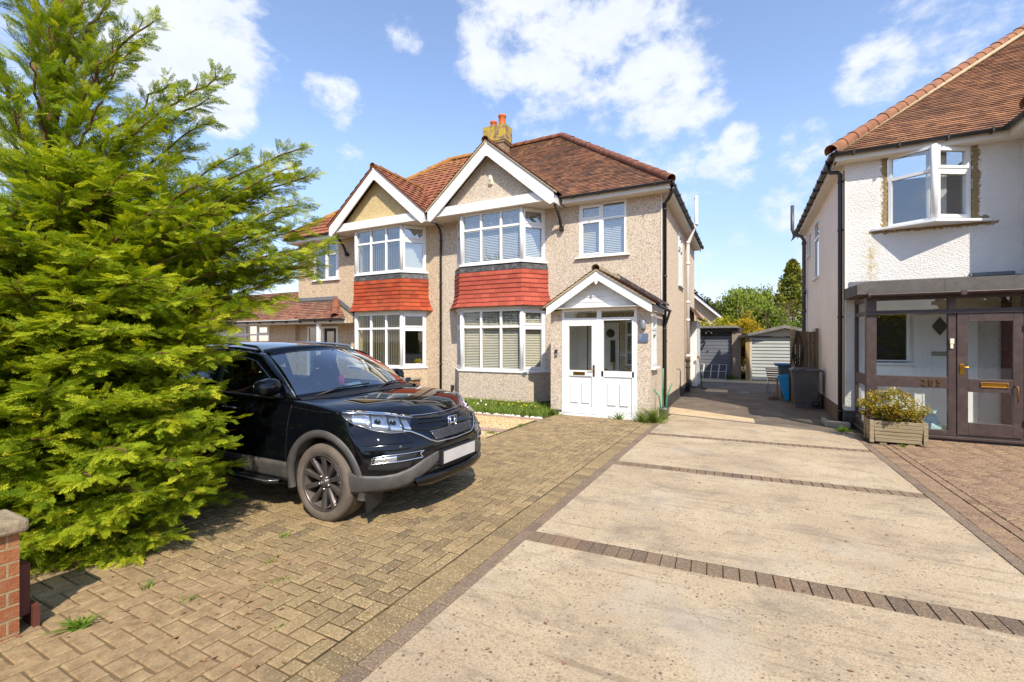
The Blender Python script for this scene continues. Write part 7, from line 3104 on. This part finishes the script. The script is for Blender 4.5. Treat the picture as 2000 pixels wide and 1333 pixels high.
for (px, py, d, z0) in [(560, 345, 4.0, 1.6), (520, 380, 3.9, 1.5), (480, 350, 4.1, 1.7), (560, 420, 4.1, 1.4), (610, 520, 4.0, 1.2), (570, 490, 4.0, 1.2), (440, 400, 3.6, 1.5), (380, 430, 3.5, 1.4),
                        (350, 250, 3.9, 2.2), (300, 230, 3.6, 2.3), (370, 290, 4.0, 2.0), (150, 120, 3.7, 2.8), (200, 90, 4.0, 2.9), (100, 30, 3.8, 3.2), (40, 20, 3.8, 3.2), (160, 30, 4.1, 3.2),
                        (100, 200, 3.4, 2.5), (40, 300, 3.4, 2.2), (240, 340, 3.4, 2.0), (120, 380, 3.3, 1.9), (320, 400, 3.4, 1.6), (20, 420, 3.3, 1.8), (0, 130, 4.0, 2.8)]:
    if py < 260 and (px + py) % 3 == 0:
        continue
    limb(z0, at(px, py, d), .25, .016, .34, 1.0)
tmpls = [frond_template(6, 1, s) for s in range(3)]
fr_pos, fr_dir, fr_nor, fr_sc, fr_t = [], [], [], [], []
wood = MB()
for (b, mdl, tip, rad, tw, den) in limbs:
    n = 14
    ts = np.linspace(0, 1, n)
    C = np.array([(1 - t) ** 2 * b + 2 * t * (1 - t) * mdl + t * t * tip for t in ts])
    C[1:-1] += nr.normal(0, .012, C[1:-1].shape)
    L = np.linalg.norm(np.diff(C, axis=0), axis=1).sum()
    wood.tube([Vector(c) for c in C], [rad * (1.05 - .9 * t) + .002 for t in ts], 5, caps=False)
    ntw = int(L / .060 * den)
    for k in range(ntw):
        t = .16 + .84 * (k + nr.random()) / ntw
        i = min(n - 2, int(t * (n - 1)))
        f = t * (n - 1) - i
        p = C[i] * (1 - f) + C[i + 1] * f
        ax = C[i + 1] - C[i]
        ax /= np.linalg.norm(ax)
        sd = np.cross(ax, [0, 0, 1.])
        sd /= np.linalg.norm(sd) + 1e-9
        sg = 1 if k % 2 else -1
        up = np.cross(sd, ax)
        tl = tw * (1.15 - .8 * t) * nr.uniform(.7, 1.2) * (.8 if p[2] > 3.0 else 1)
        d = ax * nr.uniform(.75, 1.0) + sd * sg * nr.uniform(.35, .8) + up * nr.uniform(-.28, .35)
        d /= np.linalg.norm(d)
        tipt = p + d * tl + np.array([0, 0, -.05 * tl])
        if nr.random() < .25:
            wood.tube([Vector(p), Vector((p + tipt) / 2), Vector(tipt)], [.005, .004, .002], 4, caps=False)
        nf = max(5, int(tl / .027))
        for q in range(nf):
            s = (q + .3 + .5 * nr.random()) / nf
            pp = p + (tipt - p) * s
            sg2 = 1 if q % 2 else -1
            sd2 = np.cross(d, [0, 0, 1.])
            dd = d * nr.uniform(.7, 1.0) + sd2 * sg2 * nr.uniform(.2, .7) + np.array([0, 0, nr.uniform(-.25, .45)])
            if p[2] > 2.9 and nr.random() < .12:
                continue
            fr_pos.append(pp)
            fr_dir.append(dd)
            fr_nor.append(np.array([nr.normal(0, .8), nr.normal(0, .8), 1.0]))
            fr_sc.append(nr.uniform(.10, .18) * (1.0 if t < .85 else .85))
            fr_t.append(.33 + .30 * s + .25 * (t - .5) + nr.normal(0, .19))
fr_pos, fr_dir, fr_nor, fr_sc, fr_t = map(np.array, (fr_pos, fr_dir, fr_nor, fr_sc, fr_t))
keep = (fr_pos[:, 2] > .06) & ~((fr_pos[:, 0] > -3.72) & (fr_pos[:, 1] < 1.0) & (fr_pos[:, 2] < .72))
# leave the SUV clear
keep &= ~((fr_pos[:, 0] > -7.1) & (fr_pos[:, 1] > 2.62) & (fr_pos[:, 1] < 4.8) & (fr_pos[:, 2] < 1.72))
fr_pos, fr_dir, fr_nor, fr_sc, fr_t = fr_pos[keep], fr_dir[keep], fr_nor[keep], fr_sc[keep], fr_t[keep]
print('fronds', len(fr_pos))
tree = thing('cypress_tree', 'large feathery green cypress with plumes reaching over the black SUV', 'tree', tuple(TR))
parts = []
for i in range(3):
    s = slice(i, None, 3)
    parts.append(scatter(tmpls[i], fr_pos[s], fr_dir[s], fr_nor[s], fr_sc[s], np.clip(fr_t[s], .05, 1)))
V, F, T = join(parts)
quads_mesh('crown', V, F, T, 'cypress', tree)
wood.build('branches', 'bark', tree)
tk = MB()
for (dx, dy, lean, r0, h) in ((0, 0, .10, .085, 5.6), (.28, .16, .45, .05, 3.0), (-.35, .1, -.35, .05, 3.9)):
    pts, rad = [], []
    for k in range(12):
        t = k / 11
        pts.append((TR[0] + dx * .4 + RG[0] * lean * t + .03 * math.sin(k * 1.7), TR[1] + dy * .4 + RG[1] * lean * t + .03 * math.cos(k * 1.3), .0 + h * t))
        rad.append(r0 * (1.15 - .95 * t))
    tk.tube(pts, rad, 8)
tk.build('trunk', 'bark', tree)


# ---- generic leafy crowns for the distance
def leafquad():
    V = np.array([[0, 0, 0], [.5, .32, .05], [1, 0, -.08], [.5, -.32, .05]])
    return V, np.array([[0, 1, 2, 3]]), np.array([.4, .5, .7, .5])


def crown(cen, rad, n, size, mat, parent=None, clumps=50, fill=.35, base=None, droop=0, name='crown', shape='ell', seed=0, low=-1):
    g = np.random.default_rng(seed)
    cen, rad = np.array(cen, float), np.array(rad, float)
    cl = []
    for i in range(clumps):
        d = g.normal(size=3)
        d /= np.linalg.norm(d)
        if d[2] < low:
            d[2] = abs(d[2])
        k = g.uniform(.62, 1.0)
        if shape == 'cone':
            h = g.random() ** 1.3
            a = g.uniform(0, 2 * math.pi)
            w = (1 - h) ** .8 * g.uniform(.6, 1)
            c = cen + np.array([math.cos(a) * w * rad[0], math.sin(a) * w * rad[1], (2 * h - 1) * rad[2]])
        else:
            c = cen + d * rad * k
        cl.append((c, g.uniform(.18, .36) * (1 if shape != 'cone' else (1.25 - h)), g.normal(.5, .17)))
    per = n // clumps
    P, D, N, S, T = [], [], [], [], []
    rm = rad.mean() if shape != 'cone' else rad[0]
    for c, r, t in cl:
        d = g.normal(size=(per, 3))
        d /= np.linalg.norm(d, axis=1, keepdims=True)
        k = g.random((per, 1)) ** (1 / 2.2)
        p = c + d * k * r * rm * (np.array([1, 1, .8]) if shape != 'cone' else np.array([.8, .8, .7]))
        if droop:
            p[:, 2] -= g.random(per) * droop
        P.append(p)
        dd = d + g.normal(0, .5, (per, 3))
        if droop:
            dd = dd * .3 + np.array([0, 0, -1.])
        D.append(dd)
        N.append(g.normal(size=(per, 3)) * .7 + d + np.array([0, 0, .4]))
        S.append(np.full(per, size) * g.uniform(.6, 1.3, per))
        T.append(np.clip(t + g.normal(0, .18, per) + .15 * d[:, 2], 0, 1))
    P, D, N, S, T = map(np.concatenate, (P, D, N, S, T))
    V, F, TT = scatter(leafquad(), P, D, N, S, T, .2)
    return quads_mesh(name, V, F, TT, mat, parent, base)


def back_tree(name, label, x, y, top, rad, mat, n=5000, size=.3, clumps=60, droop=0, shape='ell', h0=.5, seed=1, cat='tree', group=None, bark='bark_g'):
    t = thing(name, label, cat, (x, y, -.2), group)
    hz = (top - h0) / 2
    crown((x, y, h0 + hz), (rad, rad, hz), n, size, mat, t, clumps, droop=droop, shape=shape, seed=seed)
    w = MB()
    w.tube([(x, y, -.3), (x + .1, y, h0 + hz * .6), (x, y + .1, h0 + hz * 1.5)], [rad * .09, rad * .06, rad * .02], 8)
    w.build('trunk', bark, t)
    if shape != 'cone':
        w = MB()
        g = random.Random(seed)
        for k in range(7):
            a = g.uniform(0, 6.28)
            w.tube([(x, y, h0 + hz * .3), (x + math.cos(a) * rad * .4, y + math.sin(a) * rad * .4, h0 + hz), (x + math.cos(a) * rad * .75, y + math.sin(a) * rad * .75, h0 + hz * g.uniform(1.0, 1.6))], [rad * .04, rad * .025, rad * .008], 5)
        w.build('branches', bark, t)
    return t


back_tree('conifer_tree', 'tall dark green pointed conifer rising over the fence beside the white house', 3.7, 47, 8.6, 2.7, 'conifer', 15000, .26, 190, shape='cone', seed=3, h0=.2)
back_tree('willow_tree', 'bright green domed willow beyond the garages left of the pointed conifer', .45, 62, 8.5, 3.4, 'willow', 22000, .30, 130, droop=1.3, seed=4, h0=1.5)
back_tree('broadleaf_tree', 'olive brown leafed tree beyond the garages left of the willow', -3.6, 66, 6.6, 3.2, 'mid_tree', 5000, .4, 60, seed=5, h0=1)
back_tree('broadleaf_tree', 'low green tree between the distant gable and the willow', -5.6, 72, 6.9, 3.0, 'willow', 4000, .45, 50, seed=15, h0=1)
back_tree('pine_tree', 'dark blue-green tree standing behind the distant brown gable', -6.5, 58, 8.2, 2.6, 'dark_tree', 6000, .38, 70, seed=6, h0=1)
back_tree('broadleaf_tree', 'mid green tree below the willow and behind the pale garage', 1.6, 42, 4.6, 2.2, 'willow', 5000, .28, 60, seed=7, h0=.2)
back_tree('conifer_tree', 'dark conifer tips seen between the cypress and the left house', -27, 25, 6.2, 1.6, 'dark_tree', 3000, .3, 60, shape='cone', seed=8, h0=.2)
for (x, y, z, r, mat, sd, lab) in ((-2.1, 29.5, 2.9, 1.0, 'yellow', 21, 'yellow-green shrub above the charcoal garage roof'),
                                   (-1.0, 30.0, 3.15, 1.05, 'yellow', 22, 'yellow shrub with orange tips behind the middle of the charcoal garage'),
                                   (.15, 29.0, 2.8, .95, 'gold', 23, 'orange-gold shrub filling the gap between the two garages'),
                                   (-.1, 31.5, 3.3, 1.2, 'gold', 24, 'large golden shrub behind the gap between the garages'),
                                   (2.9, 33.0, 2.45, .8, 'gold', 26, 'small bright yellow shrub over the pale garage roof'),
                                   (2.7, 36.0, 3.0, 1.6, 'hedge', 27, 'fresh green shrub at the foot of the pointed conifer')):
    t = thing('shrub', lab, 'shrub', (x, y, -.15), 'shrubs beyond the garages')
    crown((x, y, z * .5), (r, r, z * .5), 3500, .15, mat, t, 55, seed=sd, name='foliage')
    w = MB()
    g = random.Random(sd)
    for k in range(6):
        w.tube([(x, y, -.2), (x + g.uniform(-.5, .5) * r, y + g.uniform(-.5, .5) * r, z * .75)], [.04, .01], 5)
    w.build('stems', 'bark_g', t)
t = thing('bare_tree', 'pale bare branches showing in front of the willow', 'tree', (2.1, 39, -.15))
w = MB()
g = random.Random(5)


def bare(w, p, d, L, r, lvl, g, spread=.6):
    q = p + d * L
    w.tube([p, (p + q) / 2 + Vector((g.uniform(-.05, .05), g.uniform(-.05, .05), g.uniform(-.05, .05))) * L, q], [r, r * .8, r * .6], 5, caps=False)
    if lvl == 0:
        return
    for k in range(g.choice((2, 3))):
        dd = (d + Vector((g.uniform(-1, 1), g.uniform(-1, 1), g.uniform(-.5, .7))) * spread).normalized()
        bare(w, q, dd, L * g.uniform(.62, .85), r * .62, lvl - 1, g, spread)


for k in range(3):
    bare(w, Vector((2.1 + k * .2, 39, .3)), Vector((-.5 + .35 * k, 0, 1)).normalized(), 1.5, .05, 4, g)
w.build('branches', 'fence', t)


def hedge(name, label, x0, x1, y0, y1, h, mat, n, size, seed, z0=-.15):
    t = thing(name, label, 'hedge', ((x0 + x1) / 2, (y0 + y1) / 2, z0))
    g = np.random.default_rng(seed)
    P = np.stack([g.uniform(x0, x1, n), g.uniform(y0, y1, n), g.uniform(z0, h, n)], 1)
    face = g.integers(0, 4, n)
    P[face == 0, 2] = h + g.normal(0, .04, (face == 0).sum())
    P[face == 1, 1] = y0 + g.normal(0, .05, (face == 1).sum())
    P[face == 2, 1] = y1 + g.normal(0, .05, (face == 2).sum())
    V, F, T = scatter(leafquad(), P, g.normal(size=(n, 3)), g.normal(size=(n, 3)) + [0, 0, .3], g.uniform(.6, 1.3, n) * size, np.clip(g.normal(.5, .2, n), 0, 1), .2)
    quads_mesh('foliage', V, F, T, mat, t)
    m = MB()
    m.box(x0 + .1, x1 - .1, y0 + .12, y1 - .12, z0, h - .12)
    m.build('core', 'bark_g', t)
    return t


hedge('hedge', 'clipped green hedge top just visible over the pale garage', 3.2, 9, 36.5, 38, 2.75, 'hedge', 5000, .12, 2)
hedge('hedge', 'tall yellow-green hedge across the road, mirrored in the porch glass', -14, 26, -15, -13.5, 3.1, 'yellow', 14000, .28, 3)
hedge('hedge', 'clipped hedge at the far left behind the annexe', -40, -24.5, 12, 13, 3.0, 'hedge', 5000, .2, 4)
t = thing('street_tree', 'bare-branched street tree mirrored in the upper window of the white house', 'tree', (-11.5, -2.8, 0))
w = MB()
g = random.Random(8)
bare(w, Vector((-11.5, -2.8, -.2)), Vector((0, 0, 1)), 3.0, .22, 0, g)
for k in range(5):
    a = k * 1.26
    bare(w, Vector((-11.5, -2.8, 2.7)), Vector((math.cos(a) * .7, math.sin(a) * .7, 1)).normalized(), 1.6, .13, 4, g, .7)
w.build('trunk', 'bark_g', t)
for (x, y, top, rad, sd, mt) in ((-9, -17, 9, 3.5, 31, 'willow'), (-18, -14, 8, 3.2, 33, 'dark_tree'), (15, -19, 9, 4, 32, 'mid_tree')):
    back_tree('broadleaf_tree', {31: 'round green tree across the road, mirrored in the SUV bonnet', 33: 'dark tree across the road, mirrored in the SUV side', 32: 'brownish tree across the road behind the tall hedge'}[sd], x, y, top, rad, mt, 5000, .4, 60, seed=sd, h0=1.5)


# ---- grass, weeds, dandelions
def blades(P, H, Wd, tint, lean=.45, seed=0):
    g = np.random.default_rng(seed)
    n = len(P)
    a = g.uniform(0, 2 * math.pi, n)
    s = np.stack([np.cos(a), np.sin(a), np.zeros(n)], 1)
    l = np.stack([g.normal(0, lean, n), g.normal(0, lean, n), np.ones(n)], 1)
    h = H[:, None]
    w = Wd[:, None]
    p0, p1 = P - s * w, P + s * w
    m = P + l * h * .55
    t = P + l * h * np.array([1.25, 1.25, .95])
    V = np.stack([p0, p1, m + s * w * .7, m - s * w * .7, m - s * w * .7, m + s * w * .7, t + s * w * .15, t - s * w * .15], 1).reshape(-1, 3)
    b = np.arange(n)[:, None] * 8
    F = np.concatenate([b + [0, 1, 2, 3], b + [4, 5, 6, 7]], 1).reshape(-1, 4)
    T = np.repeat(tint, 8)
    return V, F, T


n = 15000
gx, gy = nr.uniform(-8.1, -4.0, n), 9.08 + (nr.random(n) ** 1.15) * 2.0
ok = ~((gx > -7.25) & (gx < -5.2) & (gy > 10.92)) & ~((gx > -4.3) & (gy > 10.0))
gx, gy = gx[ok], gy[ok]
P = np.stack([gx, gy, np.array([zg(y) for y in gy])], 1)
V, F, T = blades(P, nr.uniform(.05, .20, len(P)), np.full(len(P), .006), np.clip(nr.normal(.55, .25, len(P)), 0, 1), seed=1)
tag(quads_mesh('grass', V, F, T, 'grass'), 'strip of long grass with dandelions under the ground floor bay', 'grass', kind='stuff')
m = MB()
g = random.Random(6)
for i in range(46):
    x, y = g.uniform(-7.9, -4.3), g.uniform(9.15, 10.5)
    z = zg(y) + g.uniform(.13, .24)
    clock = g.random() < .18
    r_ = .024 if clock else .022
    m.lathe((x, y, z), [(0, -r_), (r_ * .8, -r_ * .5), (r_, 0), (r_ * .8, r_ * .5), (0, r_)] if clock else [(0, -.004), (r_, 0), (r_ * .7, .008), (0, .01)], 8, mat=1 if clock else 0)
    m.tube([(x, y, zg(y)), (x, y, z)], .002, 4, mat=2)
tag(m.build('dandelions', ['dandelion', 'clock', 'weed']), 'yellow dandelion flowers and white seed heads standing in the grass strip', 'flowers', kind='stuff')


def tuft(x, y, r, h, n, label, broad=False, seed=0, group='weeds in the paving'):
    g = np.random.default_rng(seed)
    a, q = g.uniform(0, 6.28, n), np.abs(g.normal(0, .5, n)) * r
    P = np.stack([x + np.cos(a) * q, y + np.sin(a) * q, np.full(n, zg(y) + .006)], 1)
    V, F, T = blades(P, g.uniform(.4, 1.1, n) * h, np.full(n, .009 if broad else .0038), np.clip(g.normal(.55, .25, n), 0, 1), .6 if not broad else .9, seed)
    h_scale = 1
    o = quads_mesh('weed', V, F, T, 'weed' if broad else 'grass', base=(x, y, zg(y)))
    return tag(o, label, 'weed', group)


tuft(-1.72, 9.82, .22, .34, 500, 'large tuft of long grass at the right corner of the white porch', seed=1)
tuft(-1.95, 9.78, .12, .26, 160, 'second smaller grass tuft against the white porch frame', seed=2)
tuft(-2.45, 9.86, .06, .22, 40, 'leafy weed growing against the right panel of the white porch', True, seed=3)
tuft(-3.95, 9.75, .2, .16, 260, 'grass spilling over the paving at the left foot of the white porch', seed=4)
tuft(-3.26, 1.16, .03, .05, 16, 'spiky weed at the end of the brick boundary wall', seed=5)
tuft(-3.2, 1.12, .05, .06, 40, 'small round-leaved weed touching the red board by the brick wall', True, seed=6)
tuft(-2.95, 1.55, .05, .035, 20, 'weed growing under the front edge of the cypress', seed=7)
tuft(-2.98, 2.08, .07, .03, 50, 'grass tuft in the sun and shade edge between the cypress and the front wheel', seed=8)
tuft(-3.30, 2.42, .06, .035, 40, 'tiny grass tuft in the car and cypress shadow', seed=9)
tuft(-2.7, 1.95, .12, .022, 60, 'flat mossy grass in the joints in front of the cypress', seed=10)
tuft(-2.25, 1.62, .05, .02, 30, 'small weed on the soil patch in the middle of the blocks', seed=11)
tuft(-3.35, 1.5, .05, .05, 24, 'grass in the shade at the foot of the cypress', seed=12)
tuft(-4.05, 7.1, .18, .06, 120, 'low weeds on the gravel edge by the kerb', seed=13)
tuft(-3.95, 8.1, .14, .05, 90, 'moss and grass along the paving edge of the gravel', seed=14)
tuft(1.65, 10.6, .12, .10, 90, 'weeds by the drain under the brown porch corner', True, seed=16)
tuft(2.25, 9.36, .05, .05, 30, 'tiny weed under the front of the timber planter', True, seed=17)
tuft(-.6, 22.9, .18, .25, 160, 'green weed at the foot of the garage pier', True, seed=18)

# twigs, dry leaves and crumbs of soil lying on the paving
m = MB()
g = random.Random(44)
for i in range(150):
    if i < 90:
        x, y = g.gauss(-2.7, .45), g.gauss(1.6, .4)
    else:
        x, y = g.uniform(-1.4, 1.6), g.uniform(1.5, 9.5)
    s_ = g.uniform(.004, .012)
    a = g.uniform(0, 6.28)
    z = zg(y) + .016
    m.add([(x + math.cos(a) * s_ * 1.6, y + math.sin(a) * s_ * 1.6, z), (x - math.sin(a) * s_, y + math.cos(a) * s_, z + .005), (x - math.cos(a) * s_ * 1.6, y - math.sin(a) * s_ * 1.6, z + .002), (x + math.sin(a) * s_, y - math.cos(a) * s_, z + .006)], [(0, 1, 2, 3)])
tag(m.build('leaf_litter', 'twig'), 'scattered brown leaf crumbs lying on the paving and drive', 'litter', kind='stuff')

# azalea in the planter
t = thing('azalea', 'bushy yellow-green azalea with coppery leaves growing in the timber trough', 'shrub', (2.26, 9.64, .2))
w = MB()
g = random.Random(10)
tips = []


def twig(p, d, L, r, lvl):
    q = p + d * L
    w.tube([p, (p + q) / 2 + Vector((g.uniform(-1, 1), g.uniform(-1, 1), 0)) * L * .06, q], [r, r * .8, r * .65], 4, caps=False)
    if lvl <= 2:
        tips.append((q, d))
        tips.append(((p + q) / 2, d))
    if lvl:
        for k in range(3):
            dd = (d + Vector((g.uniform(-1, 1), g.uniform(-.8, .8), g.uniform(-.35, .6))) * .75).normalized()
            twig(q, dd, L * g.uniform(.6, .85), r * .65, lvl - 1)


for k in range(11):
    a = k * .57
    ox = g.uniform(-.22, .20)
    twig(Vector((2.19 + ox, 9.64 + g.uniform(-.08, .08), .22)), Vector((math.cos(a) * .9 + ox, math.sin(a) * .6, g.uniform(.35, .9))).normalized(), g.uniform(.10, .15), .009, 3)
w.build('stems', 'twig', t)
P, D, N, S, T = [], [], [], [], []
for q, d in tips:
    for k in range(5):
        a = k * 1.25 + g.random()
        P.append(q)
        D.append([math.cos(a) + d.x * .5, math.sin(a) + d.y * .5, g.uniform(0, .7)])
        N.append([g.gauss(0, .3), g.gauss(0, .3), 1])
        S.append(g.uniform(.022, .040))
        T.append(min(1, max(0, g.gauss(.5, .25) + (.2 if q.z > .5 else 0))))
V, F, TT = scatter(leafquad(), np.array(P), np.array(D), np.array(N), np.array(S), np.array(T), .2)
quads_mesh('leaves', V, F, TT, 'azalea', t)
crown((2.20, 9.64, .52), (.44, .30, .27), 3600, .034, 'azalea', t, 70, seed=77, name='leaves')
